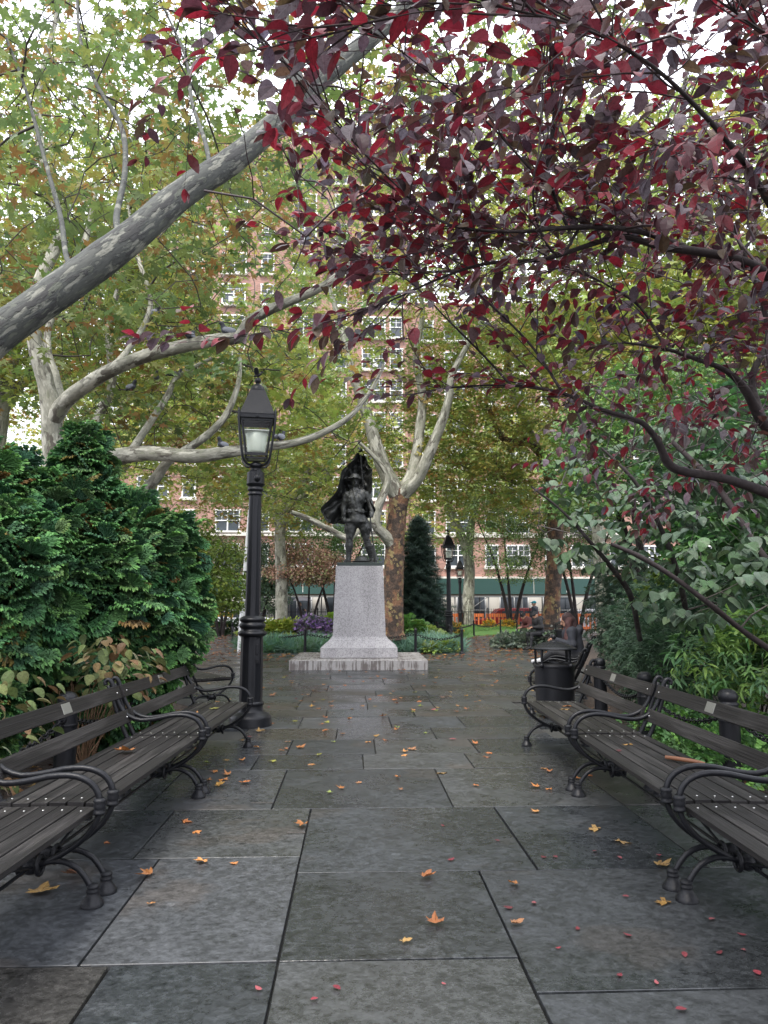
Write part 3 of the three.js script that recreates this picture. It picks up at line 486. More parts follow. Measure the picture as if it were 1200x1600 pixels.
lamp([3.72, -0.02, -28.9], 0.1, 0.945, 'black lantern lamp post at the hosta bed before the lawn');
lamp([6.3, 0, -45.0 + 1.3], 0, 0.92, 'small distant lantern lamp post beside the pale trunk beyond the lawn');

// ---------------------------------------------------------------- litter bins
function bin(pos, turn, label) {
  const b = thing('litter_bin', label, 'litter bin', pos, turn, 'black domed litter bins');
  part('body', [lathe([[0, 0.05], [0.24, 0.05], [0.25, 0.06], [0.262, 0.64], [0.272, 0.65], [0.275, 0.68], [0.262, 0.69], [0.24, 0.69], [0.235, 0.12], [0, 0.12]], 36)], M.iron, b);
  for (let k = 0; k < 3; k++) { const a = k * 2.1 + 0.4; part('leg', [box(0.05, 0.06, 0.05, Math.cos(a) * 0.2, 0.03, Math.sin(a) * 0.2)], M.iron, b); }
  const P = [-2.15, -0.35, 1.3, 2.75]; for (const a of P) part('lid_bracket', [box(0.03, 0.24, 0.02, 0, 0, 0).rotateY(-a + Math.PI / 2).translate(Math.cos(a) * 0.272, 0.79, Math.sin(a) * 0.272), new THREE.SphereGeometry(0.034, 8, 6).translate(Math.cos(a) * 0.285, 0.68, Math.sin(a) * 0.285)], M.iron, b);
  const d = []; for (let r = 1; r <= 7; r++) for (let k = 0; k < r * 6; k++) { const a = (k + (r % 2) * 0.5) / (r * 6) * Math.PI * 2, q = r * 0.037; d.push(new THREE.SphereGeometry(0.013, 6, 3, 0, Math.PI * 2, 0, Math.PI / 2).scale(1, 0.5, 1).translate(Math.cos(a) * q, 0.985 - 0.085 * Math.pow(q / 0.285, 2), Math.sin(a) * q)); }
  const lid = part('lid', [lathe([[0.282, 0.885], [0.3, 0.885], [0.3, 0.9], [0.26, 0.918], [0.19, 0.948], [0.1, 0.976], [0.04, 0.985], [0, 0.986]], 36)], M.iron, b); part('studs', d, M.iron, lid, 'stuff');
  part('knob', [lathe([[0.05, 0.98], [0.045, 0.995], [0.02, 1.005], [0.022, 1.02], [0.035, 1.035], [0.032, 1.06], [0.015, 1.078], [0, 1.08]], 14)], M.iron, lid);
  part('liner', [lathe([[0.215, 0.12], [0.228, 0.7], [0.22, 0.705], [0.205, 0.12]], 24)], std({ color: C(0.02, 0.02, 0.02), roughness: 0.3 }), b);
  return b;
}
bin([2.7, 0, -10.0], 0.3, 'black domed litter bin at the end of the bench row');
bin([6.9, 0, -24.3], 1.1, 'distant black domed litter bin beside the brown trunk');

// ---------------------------------------------------------------- statue pedestal
function frustum(w0, d0, w1, d1, h, y) {
  const a = [[-w0 / 2, y, d0 / 2], [w0 / 2, y, d0 / 2], [w0 / 2, y, -d0 / 2], [-w0 / 2, y, -d0 / 2]], b = [[-w1 / 2, y + h, d1 / 2], [w1 / 2, y + h, d1 / 2], [w1 / 2, y + h, -d1 / 2], [-w1 / 2, y + h, -d1 / 2]], pos = [];
  const q = (p, r, s, t) => pos.push(...p, ...r, ...s, ...p, ...s, ...t);
  for (let i = 0; i < 4; i++) { const k = (i + 1) % 4; q(a[i], a[k], b[k], b[i]); } q(b[0], b[1], b[2], b[3]); q(a[3], a[2], a[1], a[0]);
  const g = new THREE.BufferGeometry(); g.setAttribute('position', new THREE.Float32BufferAttribute(pos, 3)); g.computeVertexNormals(); return boxUV(g);
}
const PX = 0.16, PZ = -18.92;
{
  const p = thing('pedestal', 'speckled pink-grey granite pedestal on a broad stained step, carrying the statue', 'pedestal', [PX, 0, PZ], -0.02);
  part('step', rbox(3.22, 0.24, 3.0, 0.015, 0, 0.1, 0), M.graniteStain, p);
  part('base_block', rbox(1.86, 0.26, 1.7, 0.02, 0, 0.35, 0), M.granite, p);
  const og = [[1.82, 1.66, 0.48], [1.74, 1.58, 0.52], [1.62, 1.46, 0.57], [1.5, 1.34, 0.62], [1.41, 1.25, 0.67], [1.36, 1.2, 0.71]];
  part('moulding', og.slice(1).map(([w, d, y], i) => frustum(og[i][0], og[i][1], w, d, y - og[i][2], og[i][2])), M.granite, p);
  part('shaft', [frustum(1.32, 1.16, 1.31, 1.15, 0.03, 0.71), frustum(1.3, 1.14, 1.17, 1.02, 1.72, 0.74)], M.granite, p);
}
// limb skeletons in metres: [x, y, z, radius]
const SKEL = {
 NEAR: [[[-3.52,2.194,-4.7,0.2045],[-2.961,2.719,-4.8,0.1531],[-2.442,3.322,-5.0,0.1276],[-2.064,3.791,-5.2,0.1237],[-1.73,4.222,-5.4,0.1175],[-1.382,4.799,-5.7,0.1124],[-1.027,5.311,-6.0,0.1079],[-0.68,5.893,-6.3,0.1023],[-0.349,6.518,-6.6,0.0957],[0.155,7.314,-7.0,0.0853],[0.743,8.307,-7.5,0.074],[1.619,9.686,-8.2,0.0571]],[[-0.52,6.233,-6.45,0.0861],[-0.662,6.746,-6.6,0.0804],[-0.755,7.399,-6.8,0.071],[-0.697,8.266,-7.1,0.0577],[-0.575,9.577,-7.6,0.0397]],[[-1.222,5.107,-5.9,0.0222],[-1.393,5.719,-6.4,0.0204],[-1.665,6.536,-7.0,0.0183],[-1.896,7.51,-7.6,0.0154],[-2.378,8.741,-8.2,0.0119]],[[-2.015,3.913,-5.3,0.0215],[-2.338,4.252,-5.8,0.0219],[-2.575,4.827,-6.2,0.0216],[-2.92,5.617,-6.6,0.0191],[-3.331,6.626,-7.0,0.0162],[-3.709,7.431,-7.3,0.0127]],[[-1.81,4.257,-5.5,0.0271],[-2.027,4.729,-6.0,0.0278],[-2.107,5.384,-6.4,0.026],[-2.324,6.167,-6.9,0.024],[-2.786,7.019,-7.4,0.0215],[-3.143,7.869,-7.8,0.0181],[-3.382,8.961,-8.2,0.0143]]],
 LEFT: [[[-4.962,1.955,-12.5,0.2024],[-5.005,3.442,-12.4,0.1825],[-5.028,4.182,-12.3,0.1675],[-5.036,4.648,-12.2,0.1616],[-5.105,5.11,-12.1,0.1336],[-5.212,5.514,-12.0,0.1236],[-5.29,6.133,-11.9,0.1138],[-5.225,6.798,-11.9,0.1051],[-5.054,7.863,-12.2,0.0898],[-5.517,9.098,-12.5,0.0736],[-5.944,10.939,-13.0,0.0574],[-5.904,13.1,-13.5,0.0447]],[[-4.988,4.54,-12.2,0.1347],[-4.756,4.76,-12.0,0.1236],[-4.349,4.944,-11.7,0.1162],[-3.855,5.118,-11.4,0.1091],[-3.232,5.262,-11.1,0.1021],[-2.535,5.337,-10.8,0.0954],[-1.977,5.371,-10.6,0.0936],[-1.708,5.367,-10.5,0.085],[-1.549,5.545,-10.4,0.0765],[-1.29,5.683,-10.3,0.072],[-0.906,5.769,-10.1,0.0632],[-0.489,5.878,-9.9,0.0546],[-0.087,6.168,-9.8,0.0433],[0.311,6.55,-9.7,0.0321]],[[-5.296,6.243,-11.9,0.0788],[-5.071,6.468,-11.9,0.0701],[-4.817,6.852,-12.0,0.0618],[-4.654,7.807,-12.3,0.0543],[-4.647,8.937,-12.6,0.0464]],[[-4.971,4.925,-12.4,0.0821],[-5.185,5.435,-12.6,0.0788],[-5.358,5.869,-12.7,0.0654],[-5.42,6.532,-12.9,0.057],[-5.002,7.274,-13.2,0.0486],[-4.584,8.103,-13.6,0.04]],[[-3.936,5.097,-11.5,0.0508],[-3.65,5.684,-11.8,0.0478],[-3.423,6.428,-12.0,0.0397],[-3.764,7.475,-12.3,0.0362],[-4.066,8.584,-12.6,0.0278]]],
 LOW: [[[-6.751,3.463,-16.0,0.259],[-5.611,4.125,-15.0,0.2208],[-4.72,4.262,-14.2,0.1777],[-3.826,4.27,-13.6,0.1401],[-2.914,4.135,-13.2,0.1263],[-2.197,4.181,-13.0,0.1052],[-1.497,4.248,-12.8,0.0801],[-1.042,4.287,-12.7,0.0654],[-0.538,4.451,-12.6,0.0556],[-0.095,4.703,-12.5,0.046],[0.29,5.157,-12.4,0.0365],[0.511,5.618,-12.4,0.0274]],[[-4.109,3.664,-14.5,0.1174],[-3.82,3.949,-14.3,0.1052],[-3.571,4.202,-14.1,0.0882],[-2.84,4.651,-13.9,0.0767],[-2.447,5.041,-13.8,0.066],[-2.221,5.67,-13.8,0.0508],[-2.213,6.212,-13.9,0.0409]],[[-4.21,4.366,-13.9,0.0767],[-3.93,4.977,-14.1,0.0674],[-3.671,5.572,-14.3,0.0631],[-3.558,6.001,-14.5,0.048],[-2.944,6.512,-14.8,0.0381]],[[-5.652,4.209,-15.1,0.1222],[-5.421,5.291,-15.4,0.102],[-5.228,6.217,-15.7,0.0924],[-5.451,7.478,-16.0,0.0765],[-5.395,9.056,-16.5,0.0607]]],
 BACK: [[[1.308,0.383,-24.2,0.4224],[1.288,0.689,-24.2,0.3637],[1.311,2.03,-24.2,0.3285],[1.356,3.495,-24.2,0.3168],[1.464,4.77,-24.2,0.3168],[1.55,5.306,-24.2,0.3285]],[[1.465,5.091,-24.2,0.3051],[1.053,5.848,-24.0,0.256],[0.771,6.513,-23.8,0.2308],[0.491,7.428,-23.6,0.1945],[0.172,8.334,-23.4,0.1702],[-0.123,9.126,-23.2,0.135],[-0.398,10.232,-23.0,0.1004],[-0.825,11.744,-23.0,0.0669]],[[1.55,5.156,-24.2,0.2581],[1.85,5.631,-24.2,0.2229],[2.076,6.412,-24.3,0.1885],[2.22,7.426,-24.4,0.1656],[2.324,8.571,-24.5,0.1544],[2.13,9.998,-24.7,0.1198],[2.393,11.985,-25.0,0.0848],[1.947,13.892,-25.0,0.0606]],[[1.628,5.184,-24.1,0.2571],[2.072,5.606,-23.8,0.2077],[2.468,6.464,-23.5,0.1823],[2.859,7.457,-23.2,0.1575],[3.049,8.145,-23.0,0.1338],[3.105,8.752,-22.9,0.111],[3.621,9.79,-22.8,0.0884],[4.441,11.229,-22.6,0.0657]],[[1.245,3.486,-24.1,0.2103],[0.985,3.781,-23.9,0.1738],[0.729,4.03,-23.7,0.1609],[0.766,4.579,-23.6,0.1488],[0.969,5.087,-23.5,0.1253],[1.088,5.592,-23.4,0.1021],[0.755,6.093,-23.3,0.0791],[0.135,6.648,-23.0,0.0558]],[[0.729,4.03,-23.7,0.1379],[0.456,4.151,-23.5,0.1139],[-0.152,3.607,-23.2,0.1012],[-0.651,3.787,-23.0,0.0892],[-1.34,4.122,-22.8,0.0884],[-1.91,4.321,-22.5,0.0655]]],
 ARCH: [[[-2.948,0.482,-31.0,0.2684],[-2.987,2.718,-31.0,0.2416],[-3.073,4.591,-31.0,0.2281],[-2.753,5.649,-30.8,0.2],[-1.943,6.888,-30.4,0.1842],[-2.2,7.307,-30.2,0.17],[-2.966,6.995,-30.0,0.1299],[-3.71,6.293,-29.8,0.1032]],[[-2.699,5.649,-30.8,0.16],[-1.678,6.421,-30.5,0.1584],[-1.013,6.814,-30.4,0.1579],[-1.411,7.198,-30.3,0.1705],[-1.885,7.39,-30.2,0.1569],[-2.577,7.132,-30.0,0.1299]],[[-3.073,4.591,-31.0,0.1745],[-3.614,6.522,-31.2,0.1621],[-4.238,8.528,-31.5,0.1364],[-3.792,10.961,-32.0,0.1108],[-4.483,13.798,-32.5,0.0844]]],
 RIGHT: [[[7.316,0.578,-27.5,0.4048],[7.357,1.166,-27.5,0.3214],[7.457,2.115,-27.5,0.2976],[7.534,3.072,-27.5,0.2976],[7.57,4.501,-27.3,0.2836],[7.385,5.91,-27.0,0.2571],[7.02,6.921,-26.6,0.2073],[6.364,7.381,-26.2,0.1588],[5.592,7.377,-26.0,0.1351],[5.162,7.68,-25.8,0.1117],[4.838,8.448,-25.6,0.0887]],[[7.557,4.972,-27.2,0.1884],[8.146,6.683,-27.2,0.1648],[8.519,8.725,-27.4,0.1423],[8.152,11.083,-27.6,0.1075],[7.826,13.607,-28.0,0.0727]],[[7.385,5.91,-27.0,0.1636],[6.778,7.614,-27.0,0.1403],[5.972,9.588,-27.0,0.1169],[5.775,11.858,-27.0,0.0935],[5.33,14.43,-27.0,0.0701]]],
 PALE: [[[6.772,-0.126,-44.0,0.381],[6.843,2.13,-44.0,0.3429],[6.91,4.032,-44.0,0.3048],[6.478,5.549,-43.8,0.2655],[5.615,7.434,-43.5,0.226],[5.214,9.314,-43.2,0.187],[5.593,11.218,-43.0,0.1489]],[[6.907,3.841,-44.0,0.2476],[7.015,5.956,-44.0,0.2286],[7.474,8.326,-44.2,0.1913],[7.354,11.148,-44.4,0.1538],[8.217,14.022,-44.5,0.1156]]],
 RED: [[[2.781,0.808,-3.7,0.1092],[2.646,1.602,-3.6,0.0918],[2.449,2.038,-3.5,0.0752],[2.311,2.347,-3.45,0.0648]],[[2.446,2.006,-3.5,0.0413],[2.168,1.934,-3.45,0.0333],[1.969,1.988,-3.4,0.0274],[1.704,2.039,-3.3,0.0221],[1.502,2.059,-3.25,0.0201],[1.408,2.084,-3.2,0.0206],[1.342,2.174,-3.15,0.0161],[1.259,2.242,-3.1,0.0125],[1.204,2.264,-3.1,0.0108],[1.078,2.303,-3.1,0.0092],[0.911,2.373,-3.1,0.0075],[0.742,2.402,-3.1,0.0058],[0.574,2.406,-3.1,0.005],[0.378,2.389,-3.1,0.0033]],[[2.4,2.231,-3.5,0.0376],[2.096,2.238,-3.4,0.0292],[1.918,2.29,-3.3,0.0239],[1.781,2.428,-3.2,0.0198],[1.644,2.484,-3.1,0.0133],[1.455,2.505,-3.0,0.0097],[1.287,2.509,-2.9,0.007],[1.075,2.497,-2.8,0.0045]],[[1.918,2.29,-3.3,0.0177],[1.928,2.553,-3.4,0.0155],[2.021,2.748,-3.4,0.0137],[1.976,3.044,-3.4,0.011],[1.81,3.512,-3.4,0.0082]],[[2.311,2.347,-3.45,0.0556],[2.111,2.645,-3.2,0.0429],[1.896,2.786,-3.0,0.0322],[1.713,2.815,-2.85,0.0245],[1.526,2.832,-2.75,0.0199],[1.321,2.81,-2.65,0.0164],[1.127,2.776,-2.55,0.0137],[0.976,2.784,-2.5,0.0107],[0.829,2.723,-2.45,0.0085],[0.653,2.642,-2.4,0.0071],[0.452,2.622,-2.4,0.0058],[0.319,2.578,-2.4,0.0045],[0.121,2.482,-2.4,0.0032]],[[1.308,2.812,-2.65,0.0114],[1.036,2.805,-2.5,0.0101],[0.859,2.764,-2.4,0.009],[0.686,2.729,-2.35,0.0076],[0.521,2.687,-2.3,0.0056],[0.307,2.709,-2.3,0.0043],[0.18,2.797,-2.3,0.0031],[0.073,2.862,-2.3,0.0025]],[[2.111,2.645,-3.2,0.0258],[1.731,2.825,-2.7,0.0174],[1.361,2.895,-2.3,0.0111],[0.988,2.835,-1.9,0.0071],[0.683,2.762,-1.6,0.0043],[0.497,2.754,-1.5,0.0028],[0.301,2.706,-1.4,0.0019]],[[0.78,2.76,-2.4,0.0052],[0.688,2.63,-2.35,0.0038],[0.607,2.716,-2.3,0.0043],[0.575,2.836,-2.2,0.0035],[0.642,2.993,-2.2,0.003],[0.608,3.096,-2.1,0.0023]],[[0.746,2.745,-2.4,0.0058],[0.685,2.838,-2.35,0.005],[0.646,2.946,-2.3,0.0043],[0.684,3.111,-2.3,0.0031],[0.618,3.243,-2.2,0.0024]],[[0.18,2.797,-2.3,0.0031],[0.009,2.909,-2.2,0.003],[-0.143,2.974,-2.0,0.0021],[-0.281,3.03,-1.9,0.0015]],[[0.578,2.878,-2.25,0.0036],[0.423,3.01,-2.2,0.003],[0.266,3.064,-2.1,0.0023],[0.078,3.043,-1.9,0.0015]],[[0.686,2.402,-3.1,0.0058],[0.576,2.527,-3.1,0.005],[0.396,2.659,-3.0,0.004],[0.233,2.828,-3.0,0.0032],[0.014,2.889,-2.9,0.0023]],[[0.911,2.373,-3.1,0.0067],[0.8,2.625,-3.2,0.006],[0.599,2.834,-3.2,0.0052],[0.425,2.984,-3.2,0.0034]],[[1.287,2.509,-2.9,0.0062],[1.187,2.688,-2.9,0.0054],[1.029,2.797,-2.9,0.0039]],[[1.731,2.825,-2.7,0.0116],[1.564,2.906,-2.2,0.0071],[1.145,2.84,-1.7,0.0041],[0.869,2.8,-1.5,0.0024]],[[0.301,2.706,-1.4,0.0019],[0.12,2.641,-1.35,0.0014],[0.004,2.651,-1.4,0.0011]]],
 VIB: [[[4.042,0.564,-6.0,0.0473],[3.482,1.007,-5.9,0.034],[3.078,1.264,-5.8,0.0193],[2.783,1.465,-5.7,0.0225],[2.489,1.688,-5.7,0.019],[2.242,1.838,-5.7,0.0207],[2.017,1.938,-5.7,0.0138]],[[4.05,0.665,-6.0,0.0473],[3.803,1.439,-6.2,0.0488],[3.56,2.002,-6.4,0.0252],[3.344,2.551,-6.6,0.03],[3.034,3.015,-6.8,0.0206]],[[3.106,1.092,-8.0,0.0267],[2.87,1.568,-7.6,0.0299],[2.508,1.876,-7.2,0.024],[2.29,2.048,-7.0,0.0191],[1.991,2.344,-6.9,0.0125],[1.665,2.572,-6.8,0.0082]],[[3.671,1.091,-8.0,0.0267],[3.298,1.759,-7.4,0.0292],[2.956,2.237,-7.0,0.0233],[2.645,2.64,-6.8,0.0165],[2.35,2.946,-6.8,0.0103]]],
};
// ---------------------------------------------------------------- foliage helpers
function quatFacing(dir, roll = 0) {                                  // leaf's +z along dir, its face up as far as possible
  const z = dir.clone().normalize(); let x = V(0, 1, 0).cross(z); if (x.lengthSq() < 1e-4) x = V(1, 0, 0); x.normalize(); const y = z.clone().cross(x);
  const q = new THREE.Quaternion().setFromRotationMatrix(new THREE.Matrix4().makeBasis(x, y, z)); return q.multiply(new THREE.Quaternion().setFromAxisAngle(V(0, 0, 1), roll));
}
function inEll(e) { // e = [cx, cy, cz, rx, ry, rz]; denser to the outside
  for (;;) { const x = rr(-1, 1), y = rr(-1, 1), z = rr(-1, 1), d = x * x + y * y + z * z; if (d < 1 && rnd() < 0.25 + 0.75 * d) return V(e[0] + x * e[3], e[1] + y * e[4], e[2] + z * e[5]); }
}
const vol = (e) => Math.pow(e[3] * e[4] * e[5], 0.72);
function sampler(ells) { const w = ells.map((e) => (e[6] ?? 1) * vol(e)), s = w.reduce((a, b) => a + b); return () => { let t = rnd() * s, i = 0; while (t > w[i] && i < w.length - 1) { t -= w[i]; i++; } return inEll(ells[i]); }; }
function sprayGeo(leaf, n, spread, size, s, droop = 0.3) {             // one leafy spray
  reseed(s); const gs = [];
  for (let i = 0; i < n; i++) { const a = i * 2.4 + rr(-0.4, 0.4), r = spread * Math.sqrt((i + 0.5) / n), g = leaf.clone().scale(size * rr(0.7, 1.15), size, size * rr(0.75, 1.15)); const q = quatFacing(V(Math.cos(a), -droop + rr(-0.45, 0.35), Math.sin(a)), rr(-0.6, 0.6)); g.applyQuaternion(q); gs.push(g.translate(Math.cos(a) * r * 0.6, rr(-0.4, 0.4) * spread, Math.sin(a) * r * 0.6)); }
  return merge(gs);
}
class Grid { // nearest skeleton node
  constructor(c) { this.c = c; this.m = new Map(); }
  k(x, y, z) { return Math.floor(x / this.c) + ',' + Math.floor(y / this.c) + ',' + Math.floor(z / this.c); }
  add(p, d) { const k = this.k(p.x, p.y, p.z); let a = this.m.get(k); if (!a) this.m.set(k, a = []); a.push([p, d]); }
  near(p, R = 9) {
    let best = null, bd = 1e9; const ix = Math.floor(p.x / this.c), iy = Math.floor(p.y / this.c), iz = Math.floor(p.z / this.c);
    for (let r = 0; r <= R; r++) { for (let a = -r; a <= r; a++) for (let b = -r; b <= r; b++) for (let d = -r; d <= r; d++) { if (Math.max(Math.abs(a), Math.abs(b), Math.abs(d)) !== r) continue; const l = this.m.get((ix + a) + ',' + (iy + b) + ',' + (iz + d)); if (l) for (const q of l) { const e = q[0].distanceToSquared(p); if (e < bd) { bd = e; best = q; } } } if (best && Math.sqrt(bd) < r * this.c) break; }
    return best;
  }
}
// branches, then twigs, reach out from the limbs to every spray of the crown
function growCrown(limbs, ells, nSec, nSpray, o) {
  const G = new Grid(o.cell ?? 0.7), tw = new Twigs(), S = sampler(ells), ok = o.ok ?? (() => true);
  for (const g of limbs) g.userData.ps.forEach((p, i) => { if (g.userData.rs[i] < (o.maxR ?? 0.2) || i % 4 === 0) G.add(p, g.userData.rs[i]); });
  const reach = (p, r1, wob, rmax, sides, seg) => {
    const n = G.near(p); if (!n) return false; const a = n[0], L = a.distanceTo(p), r0 = Math.min(n[1] * 0.8, rmax, r1 + L * 0.012); const pts = [a];
    const off = V(gauss(), gauss() * 0.6 + 0.35, gauss()).multiplyScalar(L * wob), k = seg ?? Math.max(2, Math.min(7, Math.ceil(L / 0.45)));
    for (let i = 1; i <= k; i++) { const t = i / k, q = a.clone().lerp(p, t).addScaledVector(off, 4 * t * (1 - t) * 0.5); if (i < k) q.add(V(gauss(), gauss(), gauss()).multiplyScalar(L * 0.035)); pts.push(q); }
    tw.path(pts, r0, r1, sides); for (let i = 1; i <= k; i++) { const t = i / k; G.add(pts[i], lerp(r0, r1, t)); if (i < k && L > 1) G.add(pts[i].clone().lerp(pts[i - 1], 0.5), lerp(r0, r1, t)); } return pts;
  };
  const sec = Array.from({ length: nSec }, S).filter(ok).map((p) => [G.near(p)?.[0].distanceTo(p) ?? 99, p]).sort((a, b) => a[0] - b[0]);
  for (const [, p] of sec) reach(p, o.r1 ?? 0.012, 0.25, o.rSec ?? 0.05, 5);
  const out = []; const pts = Array.from({ length: nSpray }, S).filter(ok);
  for (const p of pts) { const t = reach(p, o.r2 ?? 0.003, 0.2, o.rTw ?? 0.01, 3, o.seg ?? 3); if (t) out.push([p, t]); }
  return { twigs: tw, sprays: out };
}
function limbsOf(tree, skel, mat, o = {}) {
  return skel.map((pts, i) => { const g = limb(pts, { step: o.step ?? 0.12, sides: i ? o.sides ?? 12 : (o.sides ?? 12) + 4, rough: o.rough ?? 0.07 }); part(i === 0 && o.trunk !== false ? 'trunk' : 'branch', g, (i === 0 && o.trunkMat) || mat, tree); return g; });
}
// ---------------------------------------------------------------- plane trees
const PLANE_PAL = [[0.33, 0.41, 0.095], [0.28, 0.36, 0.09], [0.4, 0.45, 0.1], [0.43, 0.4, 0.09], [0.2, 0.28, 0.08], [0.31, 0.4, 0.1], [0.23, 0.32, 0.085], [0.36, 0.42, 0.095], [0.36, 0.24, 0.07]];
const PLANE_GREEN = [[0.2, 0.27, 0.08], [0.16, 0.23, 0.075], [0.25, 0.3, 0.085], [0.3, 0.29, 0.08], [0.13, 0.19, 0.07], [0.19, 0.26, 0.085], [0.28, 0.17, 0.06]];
const planeLeafMat = leafy(0xffffff, 0.5, 0.7);
const planeLeaf = lobed(PLANE_LOBES, 0.12, 0.25, 0.06);
const SPRAYS = [1, 2, 3].map((s) => sprayGeo(planeLeaf, 7, 0.26, 0.15, s * 100));
const SPRAYN = [4, 5, 6].map((s) => sprayGeo(planeLeaf, 6, 0.24, 0.135, s * 100));
function crownMass(parent, sprays, geos, mat, pal, name = 'crown', sc = [0.8, 1.25]) {
  const lists = geos.map(() => []);
  for (const [p] of sprays) lists[Math.floor(rnd() * geos.length)].push([p.x, p.y, p.z, rr(-0.5, 0.5), rr(0, 6.283), rr(-0.5, 0.5), rr(...sc), vary(pick(pal), 0.2, 0.15)]);
  lists.forEach((l, i) => l.length && mass(name, geos[i], mat, l, parent));
}
function planeTree(label, skel, ells, nSec, nSpray, o = {}) {
  reseed(o.seed ?? 5); const b = skel[0][0];
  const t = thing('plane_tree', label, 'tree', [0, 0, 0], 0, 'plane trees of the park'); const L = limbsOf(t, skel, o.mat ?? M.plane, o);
  const c = growCrown(L, ells, nSec, nSpray, o); part('twigs', c.twigs.geo(), o.twig ?? M.twig, t, 'stuff'); crownMass(t, c.sprays, o.geos ?? SPRAYS, planeLeafMat, o.pal ?? PLANE_PAL, 'crown', o.sc); return t;
}
// trunk of the near tree stands outside the picture, beside the benches
SKEL.NEAR.unshift([[-4.9, -0.1, -4.6, 0.5], [-4.85, 0.8, -4.6, 0.4], [-4.7, 1.8, -4.65, 0.36], [-4.3, 2.4, -4.7, 0.34], [-3.9, 2.62, -4.7, 0.33]]);
SKEL.NEAR[1][0] = [-4.4, 2.25, -4.69, 0.33];
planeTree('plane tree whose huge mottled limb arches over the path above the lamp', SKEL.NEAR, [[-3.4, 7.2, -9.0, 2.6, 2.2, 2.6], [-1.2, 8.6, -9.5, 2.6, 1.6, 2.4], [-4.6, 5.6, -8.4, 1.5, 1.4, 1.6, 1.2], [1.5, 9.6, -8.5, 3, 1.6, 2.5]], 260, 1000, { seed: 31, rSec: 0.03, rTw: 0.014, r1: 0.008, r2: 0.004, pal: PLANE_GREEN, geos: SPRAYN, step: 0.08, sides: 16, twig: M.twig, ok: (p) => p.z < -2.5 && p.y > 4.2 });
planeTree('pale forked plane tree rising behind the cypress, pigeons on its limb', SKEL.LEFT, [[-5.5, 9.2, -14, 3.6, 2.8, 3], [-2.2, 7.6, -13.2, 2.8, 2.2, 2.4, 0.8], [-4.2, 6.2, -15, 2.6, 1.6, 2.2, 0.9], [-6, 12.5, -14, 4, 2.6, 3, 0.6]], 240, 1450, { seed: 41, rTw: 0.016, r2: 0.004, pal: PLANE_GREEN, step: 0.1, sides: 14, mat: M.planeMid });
planeTree('plane tree with a low grey limb passing behind the lantern', SKEL.LOW, [[-3.6, 6.4, -17.5, 3.2, 2.4, 2.4], [-2.2, 4.6, -16.6, 1.9, 1.1, 1.5, 0.7], [-6.5, 9.5, -18.5, 4, 3.5, 3, 0.7], [-1.0, 6.0, -15.6, 1.7, 1.5, 1.6, 0.6]], 180, 1500, { seed: 51, rTw: 0.014, step: 0.12, mat: M.planeMid });
planeTree('plane tree with a rusty brown trunk standing right behind the statue', SKEL.BACK, [[0.2, 11.2, -26, 4, 3.6, 3], [-2.7, 8.2, -25.4, 2.8, 2.2, 2.2], [4.8, 9.0, -25.4, 3.4, 3, 2.4], [1, 15.5, -24, 6, 3.6, 4.5, 0.6], [6.5, 12.5, -21, 4.5, 4, 3], [3.2, 6.2, -25.5, 2, 1.2, 2, 0.7], [-2.6, 5.6, -26.5, 2.4, 1.1, 1.8], [4.2, 5.8, -27, 2.6, 1.2, 2], [0.8, 7.0, -27, 2.2, 1.2, 1.4]], 230, 7600, { seed: 61, step: 0.15, mat: M.planeFar, trunkMat: M.brownBark, sc: [0.7, 1.05] });
planeTree('slender plane tree with arching limbs seen beyond the lamp post', SKEL.ARCH, [[-4.5, 10, -32, 4, 4, 3.4], [-3.0, 6.2, -31.5, 3, 2, 2.4], [-1, 8, -32, 3, 2.6, 2.5], [-7.5, 7.5, -31, 3, 3.2, 2.6]], 120, 3200, { seed: 71, step: 0.2, sides: 8, mat: M.planeFar, sc: [0.85, 1.2] });
planeTree('plane tree with a thick brown trunk behind the two seated people', SKEL.RIGHT, [[7, 9.5, -27, 4.6, 3.6, 3.4], [4.2, 8.0, -26.4, 2.6, 2.6, 2.4], [7.6, 5.8, -27.5, 2.6, 1.2, 2], [9.5, 13.5, -27, 6, 4, 4, 0.8], [5, 18, -25, 5, 3.5, 4, 0.8]], 140, 4200, { seed: 81, step: 0.15, mat: M.planeFar, trunkMat: M.brownBark, sc: [0.85, 1.2] });
planeTree('slim plane tree with a pale trunk beside the distant lamp', SKEL.PALE, [[6, 10.5, -44, 5, 4, 3], [4, 6.5, -43.5, 2.8, 1.7, 2.2], [10, 9, -44, 4, 3.6, 3]], 80, 1300, { seed: 91, step: 0.25, sides: 8, mat: M.planeFar, sc: [1.2, 1.8] });
